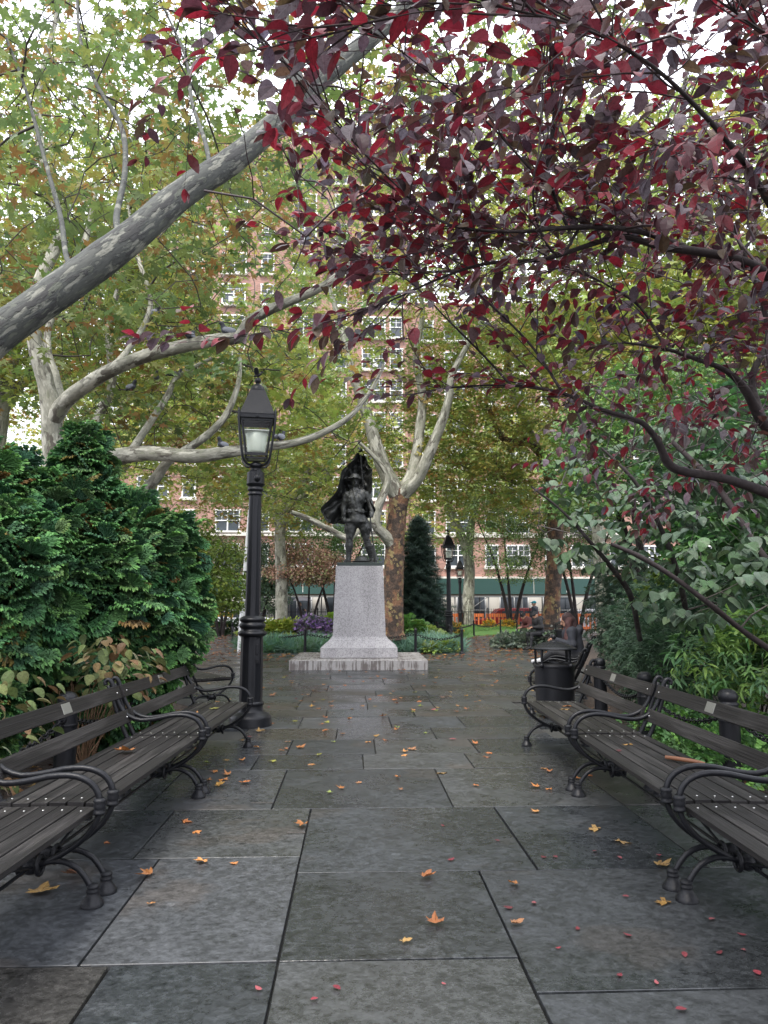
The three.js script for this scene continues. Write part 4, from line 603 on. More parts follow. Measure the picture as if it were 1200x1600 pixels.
function freeSkel(x, z, h, r, lean) {
  const fork = h * rr(0.3, 0.4), sk = [[[x, -0.1, z, r * 1.3], [x + lean * 0.3, fork * 0.4, z, r], [x + lean * 0.6, fork, z, r * 0.85], [x + lean, fork * 1.5, z + rr(-0.4, 0.4), r * 0.6], [x + lean * 1.5 + rr(-1, 1), h * 0.75, z, r * 0.35], [x + lean * 2, h, z, r * 0.1]]];
  const n = 5; for (let i = 0; i < n; i++) { const a = i / n * 6.28 + rr(-0.5, 0.5), R = h * rr(0.22, 0.34), y = fork * rr(0.9, 1.4); sk.push([[x + lean * 0.7, y, z, r * 0.5], [x + lean * 0.7 + Math.cos(a) * R * 0.35, y + h * 0.12, z + Math.sin(a) * R * 0.35, r * 0.36], [x + lean + Math.cos(a + 0.2) * R * 0.75, y + h * rr(0.2, 0.28), z + Math.sin(a + 0.2) * R * 0.75, r * 0.24], [x + lean + Math.cos(a) * R * 1.15, y + h * rr(0.3, 0.45), z + Math.sin(a) * R * 1.15, r * 0.08]]); }
  return sk;
}
[[-10.5, -21, 17, 0.3, 0.6, 1500, 'plane tree at the outer edge of the plaza behind the cypress'], [-12, -36, 19, 0.32, 0.4, 1600, 'tall plane tree at the park corner behind the low hedge'], [11.5, -20, 17, 0.32, -0.7, 2600, 'plane tree growing behind the broad-leaved shrub'], [13, -38, 19, 0.34, -0.5, 1100, 'plane tree behind the orange work barrier']].forEach(([x, z, h, r, lean, n, label], i) => {
  reseed(300 + i); const sk = freeSkel(x, z, h, r, lean);
  planeTree(label, sk, [[x + lean, h * 0.72, z, h * 0.3, h * 0.24, h * 0.28], [x + lean - 2, h * 0.5, z + 0.5, h * 0.2, h * 0.13, h * 0.2], [x + lean + 2, h * 0.55, z + 1, h * 0.2, h * 0.14, h * 0.2]], 90, n, { seed: 400 + i, step: 0.3, sides: 8, mat: M.planeFar, sc: [1.2, 1.8] });
});

// ---------------------------------------------------------------- the purple-leaved tree over the path
const RED_PAL = [[0.19, 0.016, 0.03], [0.12, 0.025, 0.036], [0.09, 0.028, 0.04], [0.24, 0.016, 0.03], [0.09, 0.042, 0.034], [0.07, 0.036, 0.046], [0.28, 0.02, 0.036], [0.12, 0.08, 0.045], [0.18, 0.03, 0.045], [0.17, 0.13, 0.15], [0.22, 0.18, 0.2], [0.13, 0.09, 0.105]];  // grey-mauve entries: sky sheen on the leaf tops, put into the colour
{
  reseed(808);
  const t = thing('purple_leaf_tree', 'dark-barked tree with crimson and purple oval leaves hanging over the path', 'tree');
  const L = limbsOf(t, SKEL.RED, M.darkBark, { step: 0.04, sides: 9, rough: 0.1 });
  const tw = new Twigs(), leaves = [];
  const spurt = (p0, dir, len, r, depth) => { // a twig with alternate leaves
    const n = Math.max(3, Math.round(len / 0.06)); let p = p0.clone(), d = dir.clone().normalize(); const pts = [p.clone()];
    for (let i = 0; i < n; i++) {
      d.add(V(gauss() * 0.16, gauss() * 0.14 + 0.03, gauss() * 0.16)).normalize(); p = p.clone().addScaledVector(d, len / n); pts.push(p);
      if (depth && i > 0 && rnd() < 0.2) spurt(p, d.clone().add(V(gauss(), gauss() * 0.7 + 0.1, gauss()).multiplyScalar(0.8)), len * rr(0.35, 0.65), r * 0.6, depth - 1);
      if (rnd() < 0.85) { const s = (i % 2 ? 1 : -1), side = d.clone().cross(V(0, 1, 0)).normalize().multiplyScalar(s * rr(0.5, 1.1)); leaves.push([p.clone(), d.clone().multiplyScalar(0.7).add(side).add(V(gauss() * 0.3, rr(-0.5, 0.2), gauss() * 0.3)), rr(0.034, 0.068)]); }
    }
    leaves.push([p.clone(), d.clone().add(V(0, -0.3, 0)), rr(0.04, 0.066)]); tw.path(pts, r, r * 0.35, 3);
  };
  const far = (p) => p.distanceTo(camera.position) > 1.2 && !(p.x < -0.35 && p.z > -1.7);
  L.forEach((g, li) => {
    const { ps, rs } = g.userData; if (li === 0) return;
    for (let i = 2; i < ps.length; i++) {
      if (rs[i] > 0.042) continue; const dens = rs[i] < 0.012 ? 0.8 : rs[i] < 0.02 ? 0.42 : 0.16; if (rnd() > dens * 0.7) continue;
      const d = ps[i].clone().sub(ps[i - 1]).normalize().multiplyScalar(0.9).add(V(gauss(), gauss() * 0.8 + 0.3, gauss())); const len = rr(0.18, 0.55); const e = ps[i].clone().addScaledVector(d.clone().normalize(), len); if (far(e)) spurt(ps[i], d, len, 0.0034, 2);
    }
    const e = ps[ps.length - 1]; for (let k = 0; k < 3; k++) spurt(e, e.clone().sub(ps[ps.length - 3]).normalize().add(V(gauss() * 0.5, gauss() * 0.4, gauss() * 0.5)), rr(0.2, 0.4), 0.003, 1);
  });
  const ells = [[1.0, 3.1, -2.5, 1.0, 0.42, 0.7, 1.3], [1.7, 2.75, -3.2, 0.7, 0.55, 0.7], [0.25, 2.9, -2.7, 0.6, 0.4, 0.6, 0.9], [1.9, 2.5, -4.2, 0.7, 0.5, 0.6, 0.9], [0.9, 3.6, -3.4, 1.3, 0.5, 0.9], [2.2, 3.4, -3.0, 0.9, 0.7, 0.9], [1.35, 2.95, -2.1, 0.5, 0.35, 0.4], [-0.2, 3.0, -2.2, 0.55, 0.25, 0.4, 0.7]];
  const c = growCrown(L, ells, 130, 820, { cell: 0.2, r1: 0.004, rSec: 0.012, r2: 0.0016, rTw: 0.004, maxR: 0.03, ok: (p) => far(p) });
  for (const [p, pts] of c.sprays) { const d = pts === true ? V(gauss(), 0, gauss()) : p.clone().sub(pts[pts.length - 2]); spurt(p, d.normalize().add(V(gauss() * 0.5, -0.1 + gauss() * 0.4, gauss() * 0.5)), rr(0.14, 0.34), 0.0018, 1); }
  for (const k of ['p', 'n', 'u']) { for (const x of c.twigs[k]) tw[k].push(x); }
  part('twigs', tw.geo(), M.twigRed, t, 'stuff');
  const blades = [blade(OVAL, 0.3, 0.25, 0.015, 0.1), blade(OVAL, 0.1, 0.5, 0.03, -0.12), blade(OVAL.map(([x, z]) => [x * 1.12, z]), 0.45, 0.1, 0.02, 0.05), blade(OVAL.map(([x, z]) => [x * 0.9, z]), -0.1, 0.6, 0.03, 0.12), blade(OVAL, 0.6, 0.35, 0.01, -0.05)];
  const mat = leafy(0xffffff, 0.45, 0.5, { map: T.leaf });
  const list = leaves.filter((l) => far(l[0])).map((l) => ({ l, d: l[0].distanceTo(camera.position) / l[2], q: quatFacing(l[1], rr(-0.55, 0.55)) }));
  const inView = ({ l }) => { const p = l[0].clone().sub(camera.position); const x = p.x / -p.z, y = p.y / -p.z; return p.z < 0 && x > -0.5 && x < 0.62 && y < 0.9; };
  const near = list.filter(inView).sort((a, b) => a.d - b.d).slice(0, 300), nearSet = new Set(near);
  const mats = RED_PAL.flatMap((c) => [0.75, 1.25].map((k) => { const m = mat.clone(); m.color = C(c[0] * k, c[1] * k, c[2] * k); return m; }));
  for (const { l, q } of near) { const m = part('leaf', pick(blades), pick(mats), t); m.position.copy(l[0]); m.quaternion.copy(q); m.scale.setScalar(l[2]); }
  const lists = blades.map(() => []); for (const e of list) if (!nearSet.has(e)) lists[Math.floor(rnd() * blades.length)].push([e.l[0].x, e.l[0].y, e.l[0].z, 0, 0, 0, e.l[2], vary(pick(RED_PAL), 0.25, 0.2), e.q]);
  lists.forEach((l, i) => mass('crown', blades[i], mat, l, t));
  console.log('red leaves', list.length);
}
// ---------------------------------------------------------------- shrubs
function shellPoints(ells, n, o = {}) { // points near the surface of a lumpy union, with outward directions
  const out = [], w = ells.map((e) => Math.pow(e[3] * e[4] + e[4] * e[5] + e[3] * e[5], 1) * (e[6] ?? 1)), s = w.reduce((a, b) => a + b), { lo = 0.78, hi = 1.05, lump = 0.16, f = 2.2, floor = 0.04, inner = 0.7 } = o;
  let guard = 0;
  while (out.length < n && guard++ < n * 30) {
    let t = rnd() * s, i = 0; while (t > w[i] && i < w.length - 1) { t -= w[i]; i++; } const e = ells[i];
    const d = V(gauss(), gauss(), gauss()).normalize(); const base = V(e[0] + d.x * e[3], e[1] + d.y * e[4], e[2] + d.z * e[5]);
    const k = rr(lo, hi) + lump * 2 * (vn3(base.x * f, base.y * f, base.z * f, 3) - 0.5); const p = V(e[0] + d.x * e[3] * k, e[1] + d.y * e[4] * k, e[2] + d.z * e[5] * k); if (p.y < floor) continue;
    let inside = false; for (let j = 0; j < ells.length; j++) { if (j === i) continue; const q = ells[j], a = (p.x - q[0]) / q[3], b = (p.y - q[1]) / q[4], c = (p.z - q[2]) / q[5]; if (a * a + b * b + c * c < inner * inner) { inside = true; break; } }
    if (inside) continue; out.push([p, V(d.x / e[3], d.y / e[4], d.z / e[5]).normalize()]);
  }
  return out;
}
function foliage(parent, pts, geos, mat, pal, size, orient, name = 'foliage') {
  const lists = geos.map(() => []); for (const [p, d] of pts) lists[Math.floor(rnd() * geos.length)].push([p.x, p.y, p.z, 0, 0, 0, rr(size[0], size[1]), vary(pick(pal), 0.2, 0.15), orient(d, p)]);
  lists.forEach((l, i) => l.length && mass(name, geos[i], mat, l, parent));
}
const outward = (lift = 0, jit = 0.5) => (d) => quatFacing(d.clone().add(V(gauss() * jit, lift + gauss() * jit * 0.6, gauss() * jit)), rr(-0.6, 0.6));
function stems(parent, x, z, n, spread, h, r, mat = M.twig) { const t = new Twigs(); for (let i = 0; i < n; i++) { const a = rr(0, 6.28), q = spread * rr(0.3, 1), p = [V(x + gauss() * 0.06, -0.06, z + gauss() * 0.06)]; for (let k = 1; k <= 4; k++) p.push(V(x + Math.cos(a) * q * k / 4 + gauss() * 0.05, h * k / 4 * rr(0.9, 1.05), z + Math.sin(a) * q * k / 4 + gauss() * 0.05)); t.path(p, r, r * 0.3, 5); } part('stems', t.geo(), mat, parent, 'stuff'); }

{ // false cypress: fan-shaped sprays
  reseed(1001);
  const fan = (s) => { reseed(s); const gs = []; const lobe = (x, z, a, len, w, tip) => { const g = new THREE.BufferGeometry(), c = Math.cos(a), q = Math.sin(a), P = (u, v, y) => [x + u * c + v * q, y, z - u * q + v * c]; const pts = [P(0, 0, 0), P(w, len * 0.55, 0.012), P(w * 0.55, len * 0.95, 0), P(0, len, -0.01), P(-w * 0.55, len * 0.95, 0), P(-w, len * 0.55, 0.012)], pos = []; for (let i = 1; i < 5; i++) pos.push(...pts[0], ...pts[i], ...pts[i + 1]); g.setAttribute('position', new THREE.Float32BufferAttribute(pos, 3)); const cl = tip ? [1.6, 1.5, 1.25] : [0.9, 0.9, 0.9]; g.setAttribute('color', new THREE.Float32BufferAttribute(Array.from({ length: 12 }, () => cl).flat(), 3)); g.computeVertexNormals(); gs.push(g); };
    for (let b = -3; b <= 3; b++) { const a = b * 0.34 + rr(-0.08, 0.08), L = 0.2 * (1 - 0.06 * Math.abs(b)); lobe(0, 0, a, L * 0.75, 0.016, false); for (let k = 1; k <= 4; k++) { const t = 0.28 + k * 0.15, x = Math.sin(a) * L * t, z = Math.cos(a) * L * t; for (const sd of [-1, 1]) lobe(x, z, a + sd * rr(0.45, 0.75), L * 0.26 * (1.15 - t * 0.5), 0.014, k > 3); } lobe(Math.sin(a) * L * 0.7, Math.cos(a) * L * 0.7, a, L * 0.3, 0.015, true); }
    const g = merge(gs); const p = g.attributes.position; for (let i = 0; i < p.count; i++) { const z = p.getZ(i), x = p.getX(i); p.setY(i, p.getY(i) - 1.6 * z * z - 0.9 * x * x + 0.012 * Math.sin(x * 60) * Math.cos(z * 50)); } g.computeVertexNormals(); return g; };
  const geos = [fan(1), fan(2), fan(3)]; const mat = leafy(0xffffff, 0.18, 0.6); mat.vertexColors = true; reseed(1002);
  const ells = [[-3.0, 1.4, -8.2, 1.05, 1.15, 1.1], [-2.5, 1.75, -8.75, 0.66, 0.66, 0.8], [-3.4, 2.3, -8.6, 0.72, 0.66, 0.8], [-3.2, 3.0, -8.7, 0.22, 0.5, 0.28], [-4.2, 1.95, -7.7, 1.1, 1.0, 1.1], [-3.4, 1.5, -6.9, 0.72, 0.9, 0.85], [-2.6, 0.75, -8.2, 0.6, 0.72, 0.8], [-4.0, 2.6, -8.0, 0.45, 0.45, 0.45], [-3.3, 0.6, -6.1, 0.5, 0.6, 0.6]];
  const t = thing('false_cypress', 'big dense dark green false cypress behind the bench row', 'shrub');
  part('trunk', [limb([[-3.1, -0.1, -8.2, 0.12], [-3.05, 0.8, -8.3, 0.09], [-3.1, 2, -8.5, 0.05], [-3.15, 3.3, -8.7, 0.015]], { sides: 8 }), limb([[-3.4, -0.1, -7, 0.09], [-3.6, 1, -7.3, 0.06], [-3.9, 2.2, -7.6, 0.02]], { sides: 8 })], M.darkBark, t);
  const PAL = [[0.042, 0.12, 0.046], [0.034, 0.1, 0.042], [0.06, 0.155, 0.052], [0.085, 0.195, 0.064], [0.042, 0.11, 0.058], [0.062, 0.125, 0.048]];
  foliage(t, shellPoints(ells, 13500, { lo: 0.6, hi: 1.06, lump: 0.34, f: 2.9 }), geos, mat, PAL, [0.55, 1.15], (d) => quatFacing(V(d.x + gauss() * 0.55, d.y * 0.7 + 0.15 + gauss() * 0.5, d.z + gauss() * 0.55), rr(-1.1, 1.1)));
  const brown = shellPoints(ells, 420, { lo: 0.7, hi: 0.98 }); foliage(t, brown, geos, mat, [[0.1, 0.06, 0.02], [0.09, 0.075, 0.02]], [0.8, 1.2], outward(0, 0.5), 'browned_sprays');
}
const broad = [blade(BROAD, 0.3, 0.3, 0.015, 0.06), blade(BROAD, 0.08, 0.5, 0.02, -0.08), blade(BROAD, 0.4, 0.15, 0.01, 0.03)], lance = [blade(LANCE, 0.3, 0.35), blade(LANCE, 0.15, 0.7)], oval = [blade(OVAL, 0.2, 0.3), blade(OVAL, 0.1, 0.5)];
function singles(t, list, n, blades, mats, name = 'leaf') { // the leaves that show largest become meshes of their own
  const s = list.map((e) => ({ e, d: e[0].distanceTo(camera.position) / e[2] })).sort((a, b) => a.d - b.d); const near = s.slice(0, n), rest = s.slice(n);
  for (const { e } of near) { const m = part(name, pick(blades), pick(mats), t); m.position.copy(e[0]); m.quaternion.copy(e[1]); m.scale.setScalar(e[2]); }
  return rest.map((q) => q.e);
}
const tinted = (base, pal) => pal.flatMap((c) => [0.8, 1.2].map((k) => { const m = base.clone(); m.color = C(c[0] * k, c[1] * k, c[2] * k); return m; }));
{ // the broad-leaved shrub with tiers of oval leaves
  reseed(1100); const t = thing('broad_leaf_shrub', 'spreading shrub with tiers of large grey-green oval leaves', 'shrub');
  const L = limbsOf(t, SKEL.VIB, M.darkBark, { step: 0.08, sides: 8, rough: 0.1, trunk: false });
  const ells = [[3.6, 2.0, -7.0, 1.2, 0.8, 1.0, 1.3], [2.5, 2.35, -7.3, 0.8, 0.55, 0.7, 1.2], [4.3, 3.0, -7.2, 1.3, 0.9, 1.0], [3.2, 1.7, -5.8, 0.7, 0.4, 0.5, 1.2], [4.3, 1.6, -5.9, 0.8, 0.5, 0.6], [3.5, 3.1, -8.2, 1.2, 0.7, 0.8]];
  const c = growCrown(L, ells, 50, 360, { cell: 0.4, r1: 0.006, rSec: 0.02, r2: 0.002, rTw: 0.006, maxR: 0.06 });
  part('twigs', c.twigs.geo(), M.twig, t, 'stuff'); const list = [];
  for (const [p, pts] of c.sprays) { const d = p.clone().sub(pts[pts.length - 2]).normalize(); d.y *= 0.3; const n = 6; for (let i = 0; i < n; i++) { const s = i % 2 ? 1 : -1, side = d.clone().cross(V(0, 1, 0)).normalize().multiplyScalar(s * rr(0.5, 0.9)); list.push([p.clone().addScaledVector(d, (i - 3) * 0.045), quatFacing(d.clone().multiplyScalar(0.6).add(side).add(V(gauss() * 0.2, rr(-0.75, -0.1), gauss() * 0.2)), rr(-0.4, 0.4)), rr(0.085, 0.14)]); } }
  const mat = leafy(0xffffff, 0.3, 0.55, { map: T.leaf }), PAL = [[0.07, 0.125, 0.065], [0.06, 0.11, 0.06], [0.085, 0.15, 0.065], [0.07, 0.145, 0.05], [0.095, 0.15, 0.09]];
  const rest = singles(t, list, 300, broad, tinted(mat, PAL)); const lists = broad.map(() => []); rest.forEach((e, i) => lists[i % 3].push([e[0].x, e[0].y, e[0].z, 0, 0, 0, e[2], vary(pick(PAL), 0.2, 0.15), e[1]])); lists.forEach((l, i) => mass('foliage', broad[i], mat, l, t));
}
{ // hydrangea
  reseed(1200); const mat = leafy(0xffffff, 0.35, 0.6, { map: T.leaf }), PAL = [[0.16, 0.19, 0.06], [0.12, 0.17, 0.05], [0.2, 0.19, 0.07], [0.22, 0.15, 0.06], [0.09, 0.13, 0.04], [0.19, 0.11, 0.05]];
  const mats = tinted(mat, PAL);
  for (const [ells, n, label, x, z] of [[[[-2.5, 0.6, -5.3, 0.42, 0.4, 0.5], [-2.6, 0.85, -5.7, 0.4, 0.25, 0.4], [-2.4, 0.55, -4.6, 0.4, 0.4, 0.5], [-2.5, 0.5, -3.9, 0.5, 0.4, 0.6]], 280, 'hydrangea with pale green leaves scorched brown at the edges', -2.6, -5.0], [[[-2.1, 0.9, -6.9, 0.32, 0.28, 0.45], [-2.15, 1.05, -6.5, 0.25, 0.2, 0.3]], 130, 'hydrangea with drooping brown-edged leaves against the cypress', -2.4, -6.9]]) {
    const t = thing('hydrangea', label, 'shrub', [0, 0, 0], 0, 'hydrangeas behind the bench row'); stems(t, x, z, 26, 0.4, 0.75, 0.008, std({ color: C(0.13, 0.075, 0.04), roughness: 0.8 }));
    for (const [p, d] of shellPoints(ells, n, { lo: 0.5, hi: 1.1 })) { const m = part('leaf', pick(broad), pick(mats), t); m.position.copy(p); m.quaternion.copy(quatFacing(V(d.x + gauss() * 0.5, -0.35 + gauss() * 0.35, d.z + gauss() * 0.5), rr(-0.5, 0.5))); m.scale.setScalar(rr(0.065, 0.125)); }
  }
}
const LEAF = leafy(0xffffff, 0.3, 0.55);
function shrub(name, label, ells, n, geos, pal, size, o = {}) { reseed(o.seed ?? 77); const t = thing(name, label, o.cat ?? 'shrub', [0, 0, 0], 0, o.group); stems(t, ells[0][0], ells[0][2], o.stems ?? 10, ells[0][3] * 0.7, ells[0][1] * 1.1, o.sr ?? 0.012); foliage(t, shellPoints(ells, n, { lo: 0.45, hi: 1.08, lump: 0.2, ...o.shell }), geos, LEAF, pal, size, o.orient ?? outward(0, 0.6)); return t; }
const tuft = (b, n, sz, s, up = 0.3) => { reseed(s); const gs = []; for (let i = 0; i < n; i++) { const a = i * 2.4, g = b.clone().scale(sz, sz, sz).applyQuaternion(quatFacing(V(Math.cos(a) * 0.9, up + rr(-0.3, 0.3), Math.sin(a) * 0.9 + 0.5), rr(-0.5, 0.5))); gs.push(g.translate(gauss() * sz * 0.4, gauss() * sz * 0.4, gauss() * sz * 0.4)); } return merge(gs); };
const yewTuft = [tuft(lance[0], 14, 0.045, 1), tuft(lance[1], 14, 0.045, 2)], lanceTuft = [tuft(lance[0], 6, 0.12, 3, 0.1), tuft(lance[1], 6, 0.13, 4, 0)], ovalTuft = [tuft(oval[0], 7, 0.06, 5), tuft(oval[1], 7, 0.06, 6)], bigOval = [tuft(oval[0], 6, 0.13, 7, 0.1), tuft(broad[0], 5, 0.13, 8, 0)], needleTuft = [tuft(blade([[0, 0], [0.035, 0.3], [0.02, 0.8], [0, 1]], 0, 0.2), 16, 0.11, 9, 0.7), tuft(blade([[0, 0], [0.03, 0.3], [0.015, 0.8], [0, 1]], 0, 0.4), 16, 0.12, 10, 0.6)];
// beds beside the benches under the broad-leaved shrub
shrub('yew_bush', 'dark clipped yew bush behind the bench by the litter bin', [[3.75, 0.75, -8.9, 0.62, 0.75, 0.9], [4.2, 0.95, -10.2, 0.7, 0.9, 0.9], [4.4, 1.2, -8.6, 0.7, 0.6, 0.9]], 4200, yewTuft, [[0.026, 0.065, 0.03], [0.034, 0.08, 0.036], [0.044, 0.1, 0.048]], [0.9, 1.6], { seed: 1301 });
shrub('yew_bush', 'grey-green yew bush beside the long-haired person', [[5.2, 0.9, -13.2, 0.6, 0.95, 0.9], [5.6, 1.3, -15, 0.8, 1.2, 1.0]], 3600, yewTuft, [[0.055, 0.1, 0.06], [0.07, 0.12, 0.075], [0.045, 0.09, 0.05]], [1.2, 2.0], { seed: 1302 });
shrub('lance_leaf_shrub', 'loose shrub with narrow bright green leaves behind the bollard', [[3.9, 0.95, -7.3, 0.7, 0.42, 0.6], [4.4, 0.8, -6.4, 0.8, 0.5, 0.5], [4.5, 1.1, -7.6, 0.6, 0.4, 0.5]], 1100, lanceTuft, [[0.11, 0.22, 0.05], [0.15, 0.26, 0.05], [0.08, 0.19, 0.06], [0.07, 0.16, 0.065]], [0.7, 1.2], { seed: 1303, orient: outward(-0.1, 0.7) });
shrub('lance_leaf_shrub', 'yellow-green shrub growing between the yew and the brown trunk', [[5.4, 1.75, -12.2, 0.6, 0.6, 0.6], [5.0, 1.5, -12.0, 0.4, 0.5, 0.5]], 420, bigOval, [[0.16, 0.24, 0.03], [0.12, 0.2, 0.03], [0.2, 0.26, 0.05]], [0.7, 1.2], { seed: 1304 });
shrub('leafy_shrub', 'mid green shrub filling the bed behind the broad-leaved shrub', [[5.6, 2.0, -9.5, 1.4, 1.5, 1.4], [6.5, 3.5, -11.5, 1.8, 1.6, 1.6], [6.4, 1.5, -6.8, 1.0, 1.4, 1.2]], 4200, bigOval, [[0.07, 0.17, 0.05], [0.1, 0.22, 0.055], [0.06, 0.14, 0.055]], [0.7, 1.3], { seed: 1305, stems: 18, sr: 0.02 });
shrub('barrenwort', 'low heart-leaved ground cover under the bench with the stick', [[3.2, 0.2, -6.4, 0.5, 0.22, 0.7], [3.15, 0.22, -7.4, 0.42, 0.24, 0.6], [3.6, 0.25, -6.9, 0.5, 0.25, 0.7]], 1300, ovalTuft, [[0.08, 0.2, 0.045], [0.12, 0.27, 0.045], [0.065, 0.16, 0.045]], [0.6, 1.0], { seed: 1306, cat: 'ground cover', orient: outward(0.3, 0.5) });
{ reseed(1307); const t = thing('coleus', 'coleus plant with a few dark burgundy heart-shaped leaves', 'plant'); stems(t, 3.5, -5.4, 6, 0.25, 0.55, 0.008, std({ color: C(0.12, 0.05, 0.03), roughness: 0.8 })); const mats = tinted(LEAF, [[0.09, 0.018, 0.03], [0.12, 0.07, 0.03], [0.07, 0.02, 0.03]]); for (let i = 0; i < 22; i++) { const m = part('leaf', pick(broad), pick(mats), t); m.position.set(3.5 + gauss() * 0.3, rr(0.25, 0.72), -5.4 + gauss() * 0.28); m.quaternion.copy(quatFacing(V(-0.6 + gauss() * 0.6, -0.5 + gauss() * 0.3, 0.5 + gauss() * 0.6), rr(-0.4, 0.4))); m.scale.setScalar(rr(0.12, 0.2)); } }
{ reseed(1308); const strap = blade([[0, 0], [0.016, 0.1], [0.018, 0.5], [0.01, 0.85], [0, 1]], 0.3, 0.35); // strap-leaved clumps
  for (const [x, z, n, label] of [[3.25, -5.6, 18, 'clump of long arching strap leaves beside the bollard'], [3.4, -5.05, 8, 'small clump of short strap leaves in the soil']]) { const t = thing('strap_leaf_plant', label, 'plant', [x, -0.03, z], 0, 'strap-leaved clumps in the bed'); const mats = tinted(LEAF, [[0.07, 0.15, 0.04], [0.1, 0.19, 0.05]]); for (let i = 0; i < n; i++) { const a = rr(0, 6.28), m = part('leaf', strap, pick(mats), t); m.quaternion.copy(quatFacing(V(Math.cos(a) * 0.5, 1, Math.sin(a) * 0.5), rr(-0.5, 0.5))); m.position.set(gauss() * 0.05, 0, gauss() * 0.05); m.scale.setScalar(rr(0.25, 0.5)); } } }
// leaf litter on the soil
{ reseed(1309); const g = lobed(PLANE_LOBES, 0.3, 0.1, 0.3), l = []; for (let i = 0; i < 900; i++) { const side = rnd() < 0.5; const x = side ? rr(2.5, 4.6) : rr(-4.2, -1.95), z = rr(-3, -11); l.push([x, -0.02 + rr(0, 0.02), z, rr(-0.4, 0.4), rr(0, 6.28), rr(-0.4, 0.4), rr(0.05, 0.11), vary(pick([[0.2, 0.1, 0.035], [0.13, 0.065, 0.03], [0.26, 0.16, 0.05], [0.08, 0.05, 0.03]]))]); } const m = mass('leaf_litter', g, leafy(0xffffff, 0.2, 0.8), l, scene); tag(m, 'brown leaf litter lying on the soil of the beds', 'leaf litter'); }
// planting round the statue
shrub('juniper', 'feathery blue-green juniper carpet in front of the brown trunk', [[2.2, 0.08, -24.4, 1.4, 0.16, 0.9], [0.9, 0.08, -24.8, 1.0, 0.16, 1.1], [2.9, 0.08, -25.8, 0.8, 0.15, 1]], 1000, needleTuft, [[0.14, 0.27, 0.19], [0.19, 0.32, 0.24], [0.09, 0.19, 0.12]], [2.0, 3.6], { seed: 1401, cat: 'ground cover', orient: outward(0.8, 0.6), group: 'juniper carpets of the statue bed' });
shrub('juniper', 'feathery blue-green juniper carpet in front of the flowers beside the pedestal', [[-2.6, 0.08, -25.0, 1.1, 0.16, 0.9], [-1.4, 0.08, -24.6, 1.0, 0.16, 0.9], [-3.3, 0.08, -26.3, 0.7, 0.15, 1]], 1000, needleTuft, [[0.14, 0.27, 0.19], [0.19, 0.32, 0.24], [0.12, 0.25, 0.1]], [2.0, 3.6], { seed: 1402, cat: 'ground cover', orient: outward(0.8, 0.6), group: 'juniper carpets of the statue bed' });
const FG = 'bedding plants round the statue';
shrub('flower_bush', 'bright yellow-green flowering bush beside the lamp shaft', [[-3.0, 0.5, -26.7, 1.0, 0.45, 0.7], [-2.4, 0.55, -26.9, 0.7, 0.45, 0.6]], 1000, ovalTuft, [[0.25, 0.32, 0.03], [0.18, 0.26, 0.03], [0.3, 0.34, 0.05]], [1.2, 2], { seed: 1403, group: FG });
shrub('flower_bush', 'purple-flowered sage bush beside the pedestal', [[-1.2, 0.6, -26.4, 0.75, 0.5, 0.6], [-1.6, 0.66, -26.6, 0.5, 0.5, 0.5]], 1000, ovalTuft, [[0.25, 0.15, 0.36], [0.32, 0.2, 0.42], [0.13, 0.13, 0.13], [0.1, 0.12, 0.09]], [0.9, 1.6], { seed: 1404, group: FG });
shrub('flower_bush', 'pinkish flowering bush behind the yellow-green one', [[-2.6, 0.5, -28.4, 1.3, 0.45, 0.6]], 800, ovalTuft, [[0.3, 0.16, 0.13], [0.14, 0.2, 0.06], [0.26, 0.2, 0.12]], [1, 1.6], { seed: 1405, group: FG });
shrub('hosta', 'large pale lime leaves beside the pedestal', [[-0.6, 0.75, -27.0, 0.7, 0.45, 0.5]], 200, bigOval, [[0.2, 0.32, 0.04], [0.16, 0.28, 0.04]], [1.4, 2], { seed: 1406, group: FG });
shrub('hosta', 'pale lime hosta mound before the lawn lamp', [[2.6, 0.3, -28.6, 0.8, 0.4, 0.8], [3.2, 0.2, -27.4, 0.4, 0.25, 0.7]], 330, bigOval, [[0.24, 0.34, 0.07], [0.2, 0.3, 0.05], [0.28, 0.36, 0.12]], [1.2, 1.8], { seed: 1407, group: FG });
shrub('hosta', 'lime green leafy clump at the paved corner by the slim post', [[3.0, 0.14, -23.9, 0.42, 0.22, 0.35], [2.4, 0.14, -23.7, 0.35, 0.18, 0.25]], 260, ovalTuft, [[0.22, 0.32, 0.06], [0.26, 0.34, 0.1]], [1.2, 1.8], { seed: 1408, group: FG });
shrub('leafy_bush', 'green leafy bush at the foot of the brown trunk behind the statue', [[2.0, 0.5, -27, 0.7, 0.55, 0.7]], 260, bigOval, [[0.08, 0.2, 0.035], [0.12, 0.24, 0.04]], [1.2, 1.8], { seed: 1409, group: FG });
shrub('silver_mound', 'silvery green mounded plant at the feet of the seated pair', [[6.0, 0.2, -26.0, 0.7, 0.42, 0.6], [5.4, 0.16, -26.6, 0.55, 0.34, 0.6], [6.9, 0.25, -25.2, 0.5, 0.4, 0.5]], 1100, ovalTuft, [[0.15, 0.2, 0.15], [0.11, 0.16, 0.1], [0.2, 0.24, 0.19]], [0.9, 1.5], { seed: 1410 });
shrub('low_hedge', 'low dark clipped hedge at the end of the leaf-strewn path', [[-8.6, 0.3, -39.3, 1.6, 0.55, 0.5], [-6.4, 0.3, -39.3, 1.6, 0.55, 0.5], [-10.8, 0.3, -39.3, 1.6, 0.55, 0.5]], 1500, ovalTuft, [[0.03, 0.075, 0.02], [0.045, 0.1, 0.025]], [1.3, 2], { seed: 1411, cat: 'hedge' });
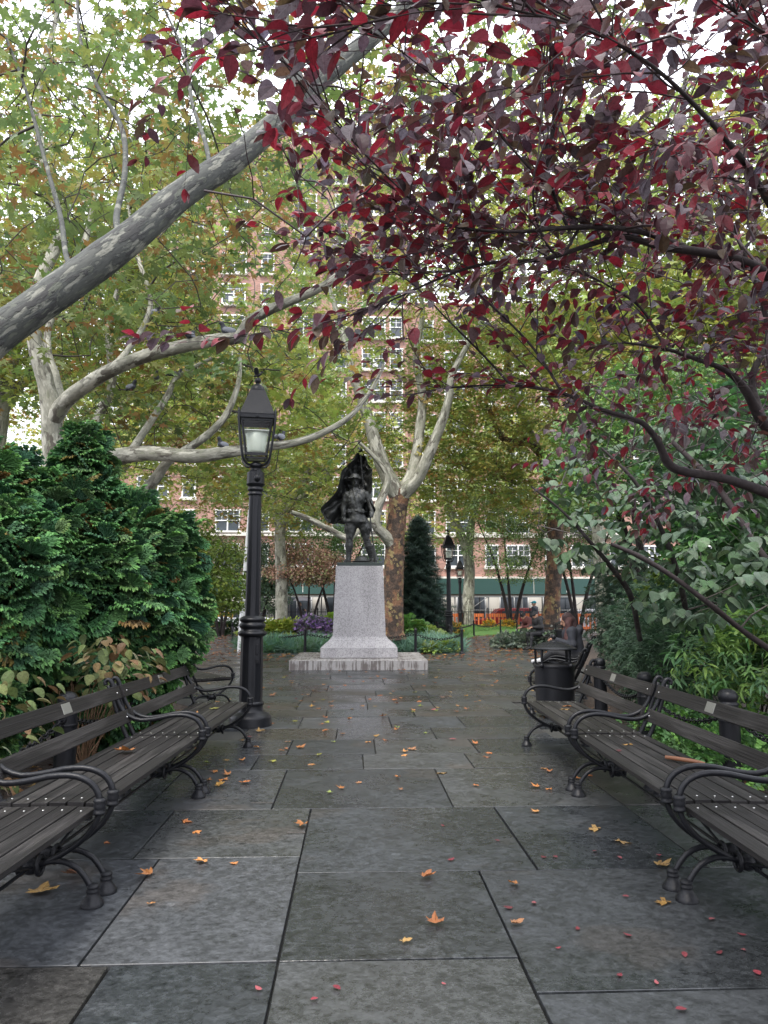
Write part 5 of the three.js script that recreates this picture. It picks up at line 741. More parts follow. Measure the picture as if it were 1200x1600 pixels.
[[4.9, -36.3, 'yellow chrysanthemum mound beside the lamp on the lawn'], [3.3, -35.5, 'yellow chrysanthemum mound at the trunk side of the lawn'], [7.6, -41.6, 'yellow chrysanthemum mound in the row behind the lawn'], [8.7, -41.8, 'golden chrysanthemum mound in the row behind the lawn'], [10.6, -41.9, 'bronze chrysanthemum mound at the end of the row behind the lawn'], [1.9, -37, 'yellow chrysanthemum mound by the distant seated person']].forEach(([x, z, label], i) => shrub('chrysanthemum', label, [[x, 0.42, z, 0.45, 0.32, 0.4]], 260, ovalTuft, [i === 4 ? [0.2, 0.09, 0.03] : [0.55, 0.33, 0.015], [0.45, 0.27, 0.015], [0.1, 0.14, 0.03]], [0.9, 1.4], { seed: 1500 + i, group: 'chrysanthemums along the lawn', stems: 5 }));
{ reseed(1600); const bl = blade([[0, 0], [0.05, 0.3], [0.03, 0.8], [0, 1]], 0.2, 0.3), g = tuft(bl, 8, 0.1, 4, 1.2), l = []; let k = 0; while (l.length < 9000 && k++ < 60000) { const x = rr(-2, 11), z = rr(-29.6, -42.5); const P = [[1.2, -29.5], [3.6, -30.5], [4.75, -33], [6.2, -37.6], [8.1, -39.6], [11, -41], [12, -43], [-2, -43]]; if (!inPoly(x, z, P)) continue; const f = clamp((-z - 30 - Math.max(0, x - 3) * 1.1) / Math.max(2, 13 - Math.max(0, x - 3) * 1.1)); l.push([x, 0.03 + 0.39 * f - 0.02, z, 0, rr(0, 6.28), 0, rr(0.5, 0.9), vary([0.075, 0.17, 0.03], 0.25, 0.2)]); } const m = mass('lawn_grass', g, LEAF, l, scene); tag(m, 'short bright green grass blades of the lawn', 'grass'); }

// ---------------------------------------------------------------- small trees and conifers
const fineSpray = [11, 12].map((s) => sprayGeo(oval[0], 9, 0.3, 0.11, s, 0.2)), lobSpray = [13, 14].map((s) => sprayGeo(planeLeaf, 8, 0.24, 0.1, s, 0.3));
function smallTree(label, x, z, h, r, ells, n, geos, pal, o = {}) {
  reseed(o.seed ?? 9); const t = thing(o.name ?? 'small_tree', label, 'tree', [0, 0, 0], 0, o.group ?? 'small garden trees'); const lean = o.lean ?? 0;
  const sk = []; for (let i = 0; i < (o.trunks ?? 3); i++) { const a = i * 2.1 + (o.a ?? 0.5), R = h * 0.22; sk.push([[x + Math.cos(a) * 0.1, -0.06, z + Math.sin(a) * 0.1, r], [x + Math.cos(a) * R * 0.35 + lean * 0.4, h * 0.28, z + Math.sin(a) * R * 0.3, r * 0.8], [x + Math.cos(a) * R * 0.8 + lean * 0.8, h * 0.55, z + Math.sin(a) * R * 0.7, r * 0.5], [x + Math.cos(a) * R * 1.5 + lean, h * 0.85, z + Math.sin(a) * R, r * 0.15]]); }
  const L = limbsOf(t, sk, o.bark ?? M.darkBark, { step: 0.2, sides: 7 }); const c = growCrown(L, ells, o.sec ?? 40, n, { cell: 0.5, rSec: 0.03, rTw: 0.007 }); part('twigs', c.twigs.geo(), M.twig, t, 'stuff'); crownMass(t, c.sprays, geos, LEAF, pal, 'crown', o.sc ?? [0.8, 1.2]); return t;
}
const YG = [[0.19, 0.28, 0.04], [0.15, 0.24, 0.04], [0.24, 0.31, 0.05]];
smallTree('small yellow-green maple standing between the cypress and the lamp', -4.5, -20.5, 3.6, 0.06, [[-4.1, 2.1, -20.5, 1.3, 0.5, 1.2], [-3.9, 2.9, -20.8, 0.9, 0.45, 0.9], [-5.0, 1.7, -20, 1.1, 0.4, 1], [-4.4, 3.6, -20.6, 0.6, 0.35, 0.6], [-3.4, 1.6, -20.4, 0.7, 0.3, 0.7]], 1100, lobSpray, YG, { seed: 2001 });
smallTree('grey-green small tree behind the lamp shaft', -4.2, -33, 5, 0.07, [[-4.0, 3.2, -33, 1.3, 1.3, 1.1], [-3.7, 2.0, -33, 1.1, 0.8, 1]], 700, fineSpray, [[0.1, 0.17, 0.09], [0.12, 0.2, 0.1]], { seed: 2002 });
smallTree('small dogwood turning dusty red behind the flower bed', -1.9, -31.5, 4.2, 0.07, [[-2.2, 2.9, -31.5, 1.7, 0.5, 1.2], [-1.6, 3.5, -31.5, 1.3, 0.4, 1], [-1.5, 2.75, -31.3, 1.4, 0.3, 1], [-2.6, 3.9, -31.8, 0.9, 0.4, 0.8]], 800, fineSpray, [[0.46, 0.26, 0.2], [0.4, 0.28, 0.18], [0.3, 0.33, 0.14], [0.5, 0.3, 0.24]], { seed: 2003, sec: 20 });
smallTree('green multi-stemmed tree behind the statue base', -0.9, -36, 6.5, 0.09, [[-1.5, 5.0, -36, 2.0, 1.3, 1.5], [0, 4.2, -36, 1.5, 1.1, 1.3], [-2.6, 6.2, -36, 1.5, 1, 1.2]], 1000, fineSpray, [[0.15, 0.25, 0.075], [0.18, 0.29, 0.08], [0.11, 0.2, 0.065]], { seed: 2004 });
smallTree('airy green tree in front of the green scaffold shed', 9.3, -43.5, 8, 0.12, [[8.8, 5.2, -43, 3.0, 1.5, 2], [10.5, 6.6, -43, 2.6, 1.4, 2], [7.8, 7.2, -43, 2.2, 1.2, 1.6], [9.6, 3.6, -42.6, 2.2, 0.8, 1.6]], 1700, fineSpray, [[0.15, 0.24, 0.075], [0.19, 0.28, 0.075], [0.12, 0.2, 0.07]], { seed: 2005 });
smallTree('airy green tree beside the brown trunk and the shed', 12.8, -42.2, 8, 0.12, [[12.4, 4.6, -42, 2.4, 1.6, 1.8], [13.2, 6.6, -42, 2.4, 1.6, 1.8]], 1200, fineSpray, [[0.1, 0.16, 0.05], [0.12, 0.17, 0.05]], { seed: 2006 });
smallTree('leafy maple with bright green leaves above the broad-leaved shrub', 6.0, -14.5, 6.5, 0.12, [[5.3, 4.3, -14.2, 1.6, 0.8, 1.3], [4.5, 3.5, -13.6, 1.0, 0.5, 0.9], [6.6, 5.6, -14.6, 2.0, 1.1, 1.5], [7.5, 4.0, -14, 1.6, 1.0, 1.3], [5.2, 5.2, -15, 1.0, 0.5, 0.8]], 1900, lobSpray, [[0.09, 0.19, 0.045], [0.12, 0.23, 0.045], [0.15, 0.26, 0.05], [0.07, 0.16, 0.045]], { seed: 2007 });
smallTree('dark leafy tree closing the view behind the cypress', -8.5, -17.5, 6, 0.1, [[-8.3, 3.2, -17.5, 2.0, 1.7, 1.5], [-6.9, 2.4, -16.8, 1.2, 1.2, 1.1]], 1000, lobSpray, [[0.05, 0.1, 0.035], [0.07, 0.12, 0.035]], { seed: 2008 });
smallTree('spreading crab-apple tree behind the flower bed and fence', -6.7, -38.2, 5.5, 0.08, [[-6.7, 3.9, -38, 2.6, 1.2, 1.6], [-8.6, 3.2, -38, 1.8, 1, 1.3]], 900, fineSpray, [[0.13, 0.17, 0.04], [0.1, 0.14, 0.04]], { seed: 2009 });
{ // dark fir behind the trunk
  reseed(2100); const x = 3.05, z = -34.6, H = 5.7; const t = thing('fir_tree', 'dark blue-green fir beside the brown trunk behind the statue', 'tree'); part('trunk', limb([[x, -0.06, z, 0.13], [x, 3, z, 0.08], [x, H, z, 0.012]], { sides: 8 }), M.darkBark, t);
  const tw = new Twigs(), pts = []; for (let i = 0; i < 190; i++) { const y = lerp(0.35, H - 0.1, Math.pow(i / 190, 0.9)), R = 1.75 * Math.pow(1 - y / H, 0.72) + 0.08, a = i * 2.399, L = R * rr(0.75, 1.1); const p0 = V(x, y, z), p1 = V(x + Math.cos(a) * L * 0.6, y - L * 0.12, z + Math.sin(a) * L * 0.6), p2 = V(x + Math.cos(a) * L, y - L * 0.1, z + Math.sin(a) * L); tw.path([p0, p1, p2], 0.02, 0.005); const n = Math.ceil(L * 9); for (let k = 1; k <= n; k++) { const q = p0.clone().lerp(p2, k / n).add(V(gauss() * 0.1, -0.1 * L * (k / n), gauss() * 0.1)); for (const s of [-1, 0, 1]) pts.push([q, V(Math.cos(a + s * 0.8), -0.1, Math.sin(a + s * 0.8))]); } }
  part('twigs', tw.geo(), M.twig, t, 'stuff'); foliage(t, pts, needleTuft, LEAF, [[0.032, 0.07, 0.05], [0.042, 0.088, 0.06], [0.024, 0.055, 0.04]], [1.6, 2.8], outward(0, 0.2), 'crown');
}
// ---------------------------------------------------------------- bodies: distance fields joined smoothly, meshed with surface nets
const sub3 = (a, b) => [a[0] - b[0], a[1] - b[1], a[2] - b[2]], dot3 = (a, b) => a[0] * b[0] + a[1] * b[1] + a[2] * b[2];
const cone = (a, b, ra, rb, col, k) => ({ t: 0, a, b, ra, rb, col, k }), ell = (c, r, col, k, cut) => ({ t: 1, c, r, col, k, cut }), bx3 = (c, h, r, col, k, ry = 0, rx = 0) => ({ t: 2, c, h, r, col, k, ry, rx });
function dist(p, x, y, z) {
  if (p.t === 0) { const ax = p.b[0] - p.a[0], ay = p.b[1] - p.a[1], az = p.b[2] - p.a[2], qx = x - p.a[0], qy = y - p.a[1], qz = z - p.a[2], h = clamp((qx * ax + qy * ay + qz * az) / (ax * ax + ay * ay + az * az)); return Math.hypot(qx - ax * h, qy - ay * h, qz - az * h) - lerp(p.ra, p.rb, h); }
  if (p.t === 1) { const a = (x - p.c[0]) / p.r[0], b = (y - p.c[1]) / p.r[1], c = (z - p.c[2]) / p.r[2], l = Math.hypot(a, b, c); return (l - 1) * Math.min(p.r[0], p.r[1], p.r[2]) * (l > 1 ? 1.0 : 1); }
  let u = x - p.c[0], v = y - p.c[1], w = z - p.c[2]; if (p.ry) { const c = Math.cos(p.ry), s = Math.sin(p.ry);[u, w] = [u * c - w * s, u * s + w * c]; } if (p.rx) { const c = Math.cos(p.rx), s = Math.sin(p.rx);[v, w] = [v * c + w * s, -v * s + w * c]; }
  const a = Math.abs(u) - p.h[0] + p.r, b = Math.abs(v) - p.h[1] + p.r, d = Math.abs(w) - p.h[2] + p.r; return Math.hypot(Math.max(a, 0), Math.max(b, 0), Math.max(d, 0)) + Math.min(Math.max(a, b, d), 0) - p.r;
}
function sdfGeo(prims, cell, K = 0.04, bump = null) {
  const lo = [1e9, 1e9, 1e9], hi = [-1e9, -1e9, -1e9]; const box3 = (c, r) => { for (let i = 0; i < 3; i++) { lo[i] = Math.min(lo[i], c[i] - (r[i] ?? r)); hi[i] = Math.max(hi[i], c[i] + (r[i] ?? r)); } };
  for (const p of prims) { if (p.cut) continue; if (p.t === 0) { box3(p.a, [p.ra, p.ra, p.ra]); box3(p.b, [p.rb, p.rb, p.rb]); } else if (p.t === 1) box3(p.c, p.r); else { const m = Math.hypot(...p.h); box3(p.c, [m, m, m]); } }
  const pad = 2.5 * cell + 0.01, n = [0, 1, 2].map((i) => Math.ceil((hi[i] - lo[i] + 2 * pad) / cell) + 1), o = lo.map((x) => x - pad), F = new Float32Array(n[0] * n[1] * n[2]), CI = new Uint8Array(F.length);
  let q = 0; for (let k = 0; k < n[2]; k++) for (let j = 0; j < n[1]; j++) for (let i = 0; i < n[0]; i++, q++) {
    const x = o[0] + i * cell, y = o[1] + j * cell, z = o[2] + k * cell; let d = 1e3, best = 1e3, bi = 0;
    for (let m = 0; m < prims.length; m++) { const p = prims[m], e = dist(p, x, y, z), kk = p.k ?? K; if (p.cut) { const h = Math.max(kk - Math.abs(-e - d), 0) / kk; d = Math.max(d, -e) + h * h * kk * 0.25; if (p.col && e < 0.004) { best = -1; bi = m; } } else { if (e < best) { best = e; bi = m; } const h = Math.max(kk - Math.abs(d - e), 0) / kk; d = Math.min(d, e) - h * h * kk * 0.25; } }
    F[q] = bump ? d + bump(x, y, z) : d; CI[q] = bi;
  }
  const X = 1, Y = n[0], Z = n[0] * n[1], vid = new Int32Array(F.length).fill(-1), pos = [], col = [], idx = [];
  for (let k = 0; k < n[2] - 1; k++) for (let j = 0; j < n[1] - 1; j++) for (let i = 0; i < n[0] - 1; i++) {
    const b = i + j * Y + k * Z; let m = 0; const c = [b, b + X, b + Y, b + X + Y, b + Z, b + X + Z, b + Y + Z, b + X + Y + Z]; for (let e = 0; e < 8; e++) if (F[c[e]] < 0) m |= 1 << e; if (m === 0 || m === 255) continue;
    let sx = 0, sy = 0, sz = 0, cnt = 0; const E = (a, d2) => { const fa = F[c[a]], fb = F[c[d2]]; if ((fa < 0) === (fb < 0)) return; const t = fa / (fa - fb); sx += (a & 1) + t * ((d2 & 1) - (a & 1)); sy += (a >> 1 & 1) + t * ((d2 >> 1 & 1) - (a >> 1 & 1)); sz += (a >> 2 & 1) + t * ((d2 >> 2 & 1) - (a >> 2 & 1)); cnt++; };
    E(0, 1); E(2, 3); E(4, 5); E(6, 7); E(0, 2); E(1, 3); E(4, 6); E(5, 7); E(0, 4); E(1, 5); E(2, 6); E(3, 7);
    vid[b] = pos.length / 3; pos.push(o[0] + (i + sx / cnt) * cell, o[1] + (j + sy / cnt) * cell, o[2] + (k + sz / cnt) * cell); let ins = b; for (const e of c) if (F[e] < 0) { ins = e; break; } col.push(...(prims[CI[ins]].col ?? [1, 1, 1]));
  }
  for (let k = 1; k < n[2] - 1; k++) for (let j = 1; j < n[1] - 1; j++) for (let i = 1; i < n[0] - 1; i++) {
    const b = i + j * Y + k * Z, f = F[b] < 0; const quad = (A, B, D, E2, flip) => { const [a, c, d, e] = [vid[A], vid[B], vid[D], vid[E2]]; if (a < 0 || c < 0 || d < 0 || e < 0) return; if (flip) idx.push(a, c, d, a, d, e); else idx.push(a, d, c, a, e, d); };
    if (f !== F[b + X] < 0) quad(b - Y - Z, b - Z, b, b - Y, f); if (f !== F[b + Y] < 0) quad(b - X - Z, b - X, b, b - Z, f); if (f !== F[b + Z] < 0) quad(b - X - Y, b - Y, b, b - X, f);
  }
  const g = new THREE.BufferGeometry(); g.setAttribute('position', new THREE.Float32BufferAttribute(pos, 3)); g.setAttribute('color', new THREE.Float32BufferAttribute(col, 3)); g.setIndex(idx); g.computeVertexNormals(); boxUV(g, 2); return g;
}
// ---------------------------------------------------------------- the bronze soldier
{
  const s = thing('soldier_statue', 'dark bronze statue of a helmeted soldier striding before a billowing flag', 'statue', [PX + 0.02, 2.46, PZ], 0); s.scale.setScalar(1.07);
  part('plinth', [rbox(1.06, 0.08, 0.92, 0.01, -0.02, 0.04, 0)], M.bronzePlinth, s);
  const B = 0.08, y = (v) => v + B; const P = [
    // legs with puttees and boots
    cone([-0.21, y(1.0), 0], [-0.26, y(0.63), 0.05], 0.135, 0.085), cone([-0.26, y(0.62), 0.05], [-0.275, y(0.42), 0.03], 0.08, 0.09), cone([-0.275, y(0.42), 0.03], [-0.285, y(0.14), 0.02], 0.09, 0.06), cone([-0.29, y(0.1), 0.02], [-0.29, y(0.06), -0.02], 0.062, 0.06), cone([-0.3, y(0.05), 0.03], [-0.36, y(0.035), 0.2], 0.06, 0.045),
    cone([0.04, y(1.0), 0], [0.13, y(0.64), -0.02], 0.135, 0.085), cone([0.13, y(0.62), -0.02], [0.19, y(0.42), -0.06], 0.08, 0.092), cone([0.19, y(0.42), -0.06], [0.27, y(0.14), -0.12], 0.09, 0.06), cone([0.275, y(0.1), -0.12], [0.285, y(0.06), -0.15], 0.062, 0.06), cone([0.285, y(0.05), -0.12], [0.36, y(0.035), 0.03], 0.06, 0.045),
    // breeches flare, hips and tunic skirt
    ell([-0.25, y(0.86), 0], [0.15, 0.2, 0.15]), ell([0.11, y(0.86), -0.01], [0.145, 0.2, 0.15]), ell([-0.1, y(1.08), 0], [0.225, 0.16, 0.155]), cone([-0.12, y(1.16), 0], [-0.12, y(1.06), 0], 0.17, 0.2), bx3([-0.12, y(1.0), 0.0], [0.235, 0.035, 0.17], 0.03, undefined, 0.05),
    // belt and pouches
    { ...ell([-0.125, y(1.25), 0], [0.205, 0.035, 0.16]), k: 0.008 }, ...[-0.28, -0.2, -0.05, 0.04].map((x) => bx3([x, y(1.245), 0.135], [0.036, 0.045, 0.035], 0.01, undefined, 0.006)), bx3([-0.29, y(0.98), 0.09], [0.055, 0.075, 0.06], 0.015, undefined, 0.012),
    // torso
    cone([-0.125, y(1.22), 0], [-0.135, y(1.42), 0.0], 0.165, 0.18), ell([-0.14, y(1.52), 0.01], [0.25, 0.22, 0.17]), ell([-0.23, y(1.56), 0.09], [0.1, 0.08, 0.075]), ell([-0.05, y(1.56), 0.09], [0.1, 0.08, 0.075]), bx3([-0.23, y(1.53), 0.155], [0.06, 0.05, 0.012], 0.008, undefined, 0.008), bx3([-0.04, y(1.53), 0.155], [0.06, 0.05, 0.012], 0.008, undefined, 0.008),
    cone([-0.33, y(1.65), 0], [0.05, y(1.7), 0], 0.09, 0.09), cone([-0.2, y(1.72), 0.03], [-0.08, y(1.74), 0.03], 0.07, 0.07),
    // collar, neck, head
    cone([-0.14, y(1.72), 0], [-0.145, y(1.86), 0.015], 0.085, 0.07), ell([-0.147, y(1.97), 0.03], [0.088, 0.12, 0.105]), ell([-0.147, y(1.9), 0.06], [0.062, 0.055, 0.06]), cone([-0.147, y(1.995), 0.125], [-0.147, y(1.955), 0.15], 0.012, 0.019, undefined, 0.015), ell([-0.147, y(1.905), 0.115], [0.034, 0.012, 0.018], undefined, 0.008),
    { ...ell([-0.185, y(1.985), 0.13], [0.022, 0.012, 0.02]), cut: true, k: 0.01 }, { ...ell([-0.109, y(1.985), 0.13], [0.022, 0.012, 0.02]), cut: true, k: 0.01 }, ell([-0.236, y(1.96), 0.03], [0.015, 0.035, 0.025], undefined, 0.01), ell([-0.058, y(1.96), 0.03], [0.015, 0.035, 0.025], undefined, 0.01),
    // helmet: dome and wide brim
    ell([-0.147, y(2.06), 0.02], [0.13, 0.125, 0.14], undefined, 0.01), ell([-0.147, y(2.045), 0.03], [0.172, 0.026, 0.19], undefined, 0.03),
    // arm at the raised side, hidden in the flag, and arm down to the weapon
    cone([-0.36, y(1.62), 0], [-0.41, y(1.33), 0.0], 0.088, 0.068), cone([-0.41, y(1.33), 0], [-0.4, y(1.08), 0.07], 0.068, 0.045), ell([-0.395, y(1.02), 0.09], [0.04, 0.06, 0.045]),
    cone([0.12, y(1.68), 0], [0.24, y(1.42), 0.0], 0.092, 0.072), cone([0.24, y(1.42), 0], [0.255, y(1.2), 0.1], 0.07, 0.05), ell([0.255, y(1.15), 0.12], [0.045, 0.055, 0.05]), ...[0, 1, 2, 3].map((i) => cone([0.225, y(1.175 - i * 0.022), 0.155], [0.285, y(1.17 - i * 0.022), 0.15], 0.014, 0.012, undefined, 0.006)), cone([0.225, y(1.17), 0.12], [0.22, y(1.2), 0.165], 0.015, 0.012, undefined, 0.006),
    // strap and lapels
    cone([-0.3, y(1.66), 0.09], [-0.02, y(1.28), 0.155], 0.012, 0.012, undefined, 0.006), cone([-0.18, y(1.76), 0.09], [-0.14, y(1.62), 0.15], 0.018, 0.012, undefined, 0.01), cone([-0.1, y(1.76), 0.09], [-0.14, y(1.62), 0.15], 0.018, 0.012, undefined, 0.01),
  ];
  part('figure', sdfGeo(P, 0.013, 0.03, (a, b, c) => { const wrap = b < 0.55 + B ? 0.004 * Math.sin((b + a * 0.15) * 150) : 0; const cloth = b > 0.55 + B && b < 1.85 + B ? 1 : 0.4; return wrap + cloth * (0.045 * (Math.abs(vn3(a * 11 + b * 3, b * 6, c * 11, 2) - 0.5) - 0.2) + 0.02 * (vn3(a * 24, b * 16, c * 24, 4) - 0.5)); }), M.bronze, s);
  part('rifle', [pipe([[0.22, y(1.24), 0.14], [0.235, y(1.0), 0.13], [0.3, y(0.45), 0.08], [0.36, y(0.02), 0.04]], 0.017), limb([[0.3, y(0.42), 0.08, 0.025], [0.335, y(0.2), 0.06, 0.04], [0.36, y(0.02), 0.04, 0.05]], { sides: 8, step: 0.05, rough: 0 })], M.bronze, s);
  part('ground_helmet', [sdfGeo([ell([0.03, y(0.08), 0.12], [0.16, 0.1, 0.14]), ell([0.0, y(0.04), 0.14], [0.24, 0.03, 0.18])], 0.02, 0.03)], M.bronze, s);
  // flag: rows from the top of the staff down, each from the left hem round behind the figure to the right hem
  const rows = [[[-0.06, 2.8, -0.02], [-0.03, 2.82, -0.05], [0.03, 2.8, 0.0]], [[-0.14, 2.6, 0.02], [0.0, 2.6, -0.2], [0.15, 2.58, 0.06]], [[-0.3, 2.44, 0.06], [-0.06, 2.42, -0.28], [0.2, 2.42, 0.1]], [[-0.44, 2.25, 0.1], [-0.12, 2.22, -0.32], [0.25, 2.24, 0.14]], [[-0.56, 2.03, 0.1], [-0.14, 2.0, -0.32], [0.29, 2.02, 0.15]], [[-0.62, 1.8, 0.05], [-0.14, 1.76, -0.3], [0.3, 1.78, 0.12]], [[-0.74, 1.56, 0.02], [-0.16, 1.5, -0.28], [0.29, 1.52, 0.06]], [[-0.88, 1.32, 0.02], [-0.24, 1.3, -0.26], [0.28, 1.26, -0.02]], [[-0.98, 1.1, 0.0], [-0.46, 0.98, -0.2], [0.1, 1.1, -0.16]]];
  const NU = 60, NV = 72, pos = [], idx = []; const rc = [0, 1, 2].map((c) => new THREE.CatmullRomCurve3(rows.map((r) => V(...r[c]))));
  for (const side of [0, 1]) for (let j = 0; j <= NV; j++) { const v = j / NV, a = rc[0].getPoint(v), m = rc[1].getPoint(v), b = rc[2].getPoint(v); for (let i = 0; i <= NU; i++) { const u = i / NU, w0 = (1 - u) * (1 - u), w1 = 2 * u * (1 - u), w2 = u * u, p = V(0, 0, 0).addScaledVector(a, w0).addScaledVector(m.clone().multiplyScalar(2).sub(a.clone().add(b).multiplyScalar(0.5)), w1).addScaledVector(b, w2); const n1 = vn3(u * 4, v * 5, 1), fold = 0.06 * (0.3 + v) * Math.sin(u * 21 + v * 9 + 5 * n1) + 0.2 * (n1 - 0.5) + 0.13 * (Math.abs(vn3(u * 9, v * 11, 5, 9) - 0.5) * 2 - 0.5) + 0.06 * (Math.abs(vn3(u * 19, v * 22, 7, 4) - 0.5) * 2 - 0.5); p.z += fold + (side ? -0.035 : 0); p.x += 0.16 * (vn3(u * 4, v * 8, 8, 3) - 0.5) * (0.3 + v); p.y += 0.14 * (vn3(u * 7, v * 5, 9, 7) - 0.5) * (0.4 + v) + B; pos.push(p.x, p.y, p.z); } }
  const W = NU + 1, O = W * (NV + 1); for (let j = 0; j < NV; j++) for (let i = 0; i < NU; i++) { const a = j * W + i; idx.push(a, a + W, a + 1, a + 1, a + W, a + W + 1, O + a, O + a + 1, O + a + W, O + a + 1, O + a + W + 1, O + a + W); }
  const rim = (a, b) => idx.push(a, b, O + b, a, O + b, O + a); for (let i = 0; i < NU; i++) { rim(i, i + 1); rim(NV * W + i + 1, NV * W + i); } for (let j = 0; j < NV; j++) { rim((j + 1) * W, j * W); rim(j * W + NU, (j + 1) * W + NU); }
  const g = new THREE.BufferGeometry(); g.setAttribute('position', new THREE.Float32BufferAttribute(pos, 3)); g.setIndex(idx); g.computeVertexNormals(); boxUV(g, 2); part('flag', g, M.bronze, s);
  part('flagstaff', [pipe([[0.12, 1.5, -0.2], [0.03, 2.3, -0.16], [-0.03, 2.96, -0.05]], 0.018), new THREE.SphereGeometry(0.05, 8, 6).scale(1, 1.3, 1).translate(-0.04, 2.86, -0.04), limb([[-0.03, 2.9, -0.05, 0.016], [-0.05, 3.0, -0.04, 0.03], [-0.06, 3.1, -0.03, 0.002]], { step: 0.03, sides: 6, rough: 0 })], M.bronze, s);
}
// ---------------------------------------------------------------- people (local: facing +z, feet on y = 0)
const bodyMat = std({ color: 0xffffff, vertexColors: true, roughness: 0.75 });
const SKIN = [0.42, 0.23, 0.15];
function headGeo(o) { // at the origin: centre of the head
  const k = o.skin ?? SKIN; const P = [ell([0, 0.02, -0.01], [0.078, 0.105, 0.095], k), ell([0, -0.055, 0.03], [0.055, 0.055, 0.055], k), cone([0, 0.01, 0.088], [0, -0.025, 0.105], 0.009, 0.015, k, 0.012), ell([0, -0.062, 0.078], [0.025, 0.008, 0.012], [0.3, 0.09, 0.08], 0.006), ell([-0.08, -0.01, -0.01], [0.012, 0.03, 0.02], k, 0.008), ell([0.08, -0.01, -0.01], [0.012, 0.03, 0.02], k, 0.008), ell([-0.03, 0.008, 0.078], [0.014, 0.007, 0.01], [0.06, 0.04, 0.03], 0.004), ell([0.03, 0.008, 0.078], [0.014, 0.007, 0.01], [0.06, 0.04, 0.03], 0.004), ell([-0.03, 0.03, 0.08], [0.022, 0.006, 0.01], o.hair, 0.004), ell([0.03, 0.03, 0.08], [0.022, 0.006, 0.01], o.hair, 0.004)];
  return sdfGeo(P, 0.0075, 0.02);
}
function handGeo(c, dir, up, k) { // palm at c, fingers along dir curling towards -up
  const d = V(...dir).normalize(), u = V(...up).normalize(), s = d.clone().cross(u).normalize(), at = (a, b, e) => { const p = V(...c).addScaledVector(d, a).addScaledVector(s, b).addScaledVector(u, e); return [p.x, p.y, p.z]; };
  const P = [cone(at(-0.03, 0, 0), at(0.03, 0.012, 0), 0.026, 0.022, k), cone(at(-0.02, -0.012, 0), at(0.032, -0.02, 0), 0.024, 0.02, k)]; [[0.03, 0.066], [0.01, 0.075], [-0.011, 0.07], [-0.03, 0.055]].forEach(([b, L]) => { P.push(cone(at(0.035, b, 0), at(0.035 + L * 0.5, b, -0.01), 0.0098, 0.009, k, 0.004), cone(at(0.035 + L * 0.5, b, -0.01), at(0.03 + L * 0.75, b, -0.04), 0.009, 0.0078, k, 0.004)); }); P.push(cone(at(-0.01, 0.03, 0), at(0.025, 0.052, -0.012), 0.012, 0.01, k, 0.006), cone(at(0.025, 0.052, -0.012), at(0.05, 0.045, -0.03), 0.01, 0.008, k, 0.004));
  return sdfGeo(P, 0.0055, 0.012);
}
function person(pos, turn, label, o) {
  const t = thing('person', label, 'person', pos, turn); const J = o.j, c = o.top, l = o.pants, P = [];
  const mid = (a, b, f) => a.map((x, i) => lerp(x, b[i], f));
  P.push(cone(J.hip, J.waist, 0.145, 0.125, c), cone(J.waist, J.chest, 0.13, 0.155, c), cone([J.shL[0] * 0.8, J.shL[1], J.shL[2]], [J.shR[0] * 0.8, J.shR[1], J.shR[2]], 0.085, 0.085, c), cone(J.chest, J.neck, 0.09, 0.055, c), cone(J.neck, mid(J.neck, J.head, 0.6), 0.05, 0.048, o.skin ?? SKIN));
  for (const s of ['L', 'R']) {
    P.push(cone(J['sh' + s], J['el' + s], 0.066 * (o.bulk ?? 1), 0.054 * (o.bulk ?? 1), c), cone(J['el' + s], J['wr' + s], 0.054 * (o.bulk ?? 1), 0.036 * (o.bulk ?? 1), o.fore ?? c));
    P.push(cone([J.hip[0] + (s === 'L' ? 0.09 : -0.09), J.hip[1] - 0.01, J.hip[2]], J['kn' + s], 0.095, 0.062, l), cone(J['kn' + s], mid(J['kn' + s], J['an' + s], 0.35), 0.06, 0.058, l), cone(mid(J['kn' + s], J['an' + s], 0.35), J['an' + s], 0.058, 0.04, l)); P.push(cone(J['an' + s], J['to' + s], 0.042, 0.034, o.shoe, 0.02), cone(J['an' + s], [J['an' + s][0], J['an' + s][1] - 0.03, J['an' + s][2] - 0.02], 0.042, 0.04, o.shoe, 0.02));
  }
  for (const e of o.extra ?? []) P.push(e);
  const gs = [sdfGeo(P, 0.016, 0.045, (a, b, d) => 0.012 * (vn3(a * 12, b * 12, d * 12, 3) - 0.5))];
  const hd = headGeo(o); hd.rotateX(o.nod ?? 0).rotateY(o.look ?? 0).translate(...J.head); gs.push(hd);
  for (const s of ['L', 'R']) { const w = J['wr' + s], h = J['ha' + s] ?? [w[0], w[1] - 0.01, w[2] + 0.06], d = sub3(h, w); gs.push(handGeo(h, d, [0, 1, 0.2], o.skin ?? SKIN)); }
  part('body', gs, bodyMat, t);
  if (o.hairParts) { const h = sdfGeo(o.hairParts, 0.012, 0.03, (a, b, d) => 0.03 * (vn3(a * 22, b * 14, d * 22, 6) - 0.5)); if (o.hairOnHead) h.rotateX(o.nod ?? 0).rotateY(o.look ?? 0).translate(...J.head); part(o.hairName ?? 'hair', h, bodyMat, t); }
  if (o.held) for (const [n, g, m] of o.held) part(n, g, m, t);
  return t;
}
const dark = std({ color: C(0.015, 0.015, 0.018), roughness: 0.3 });
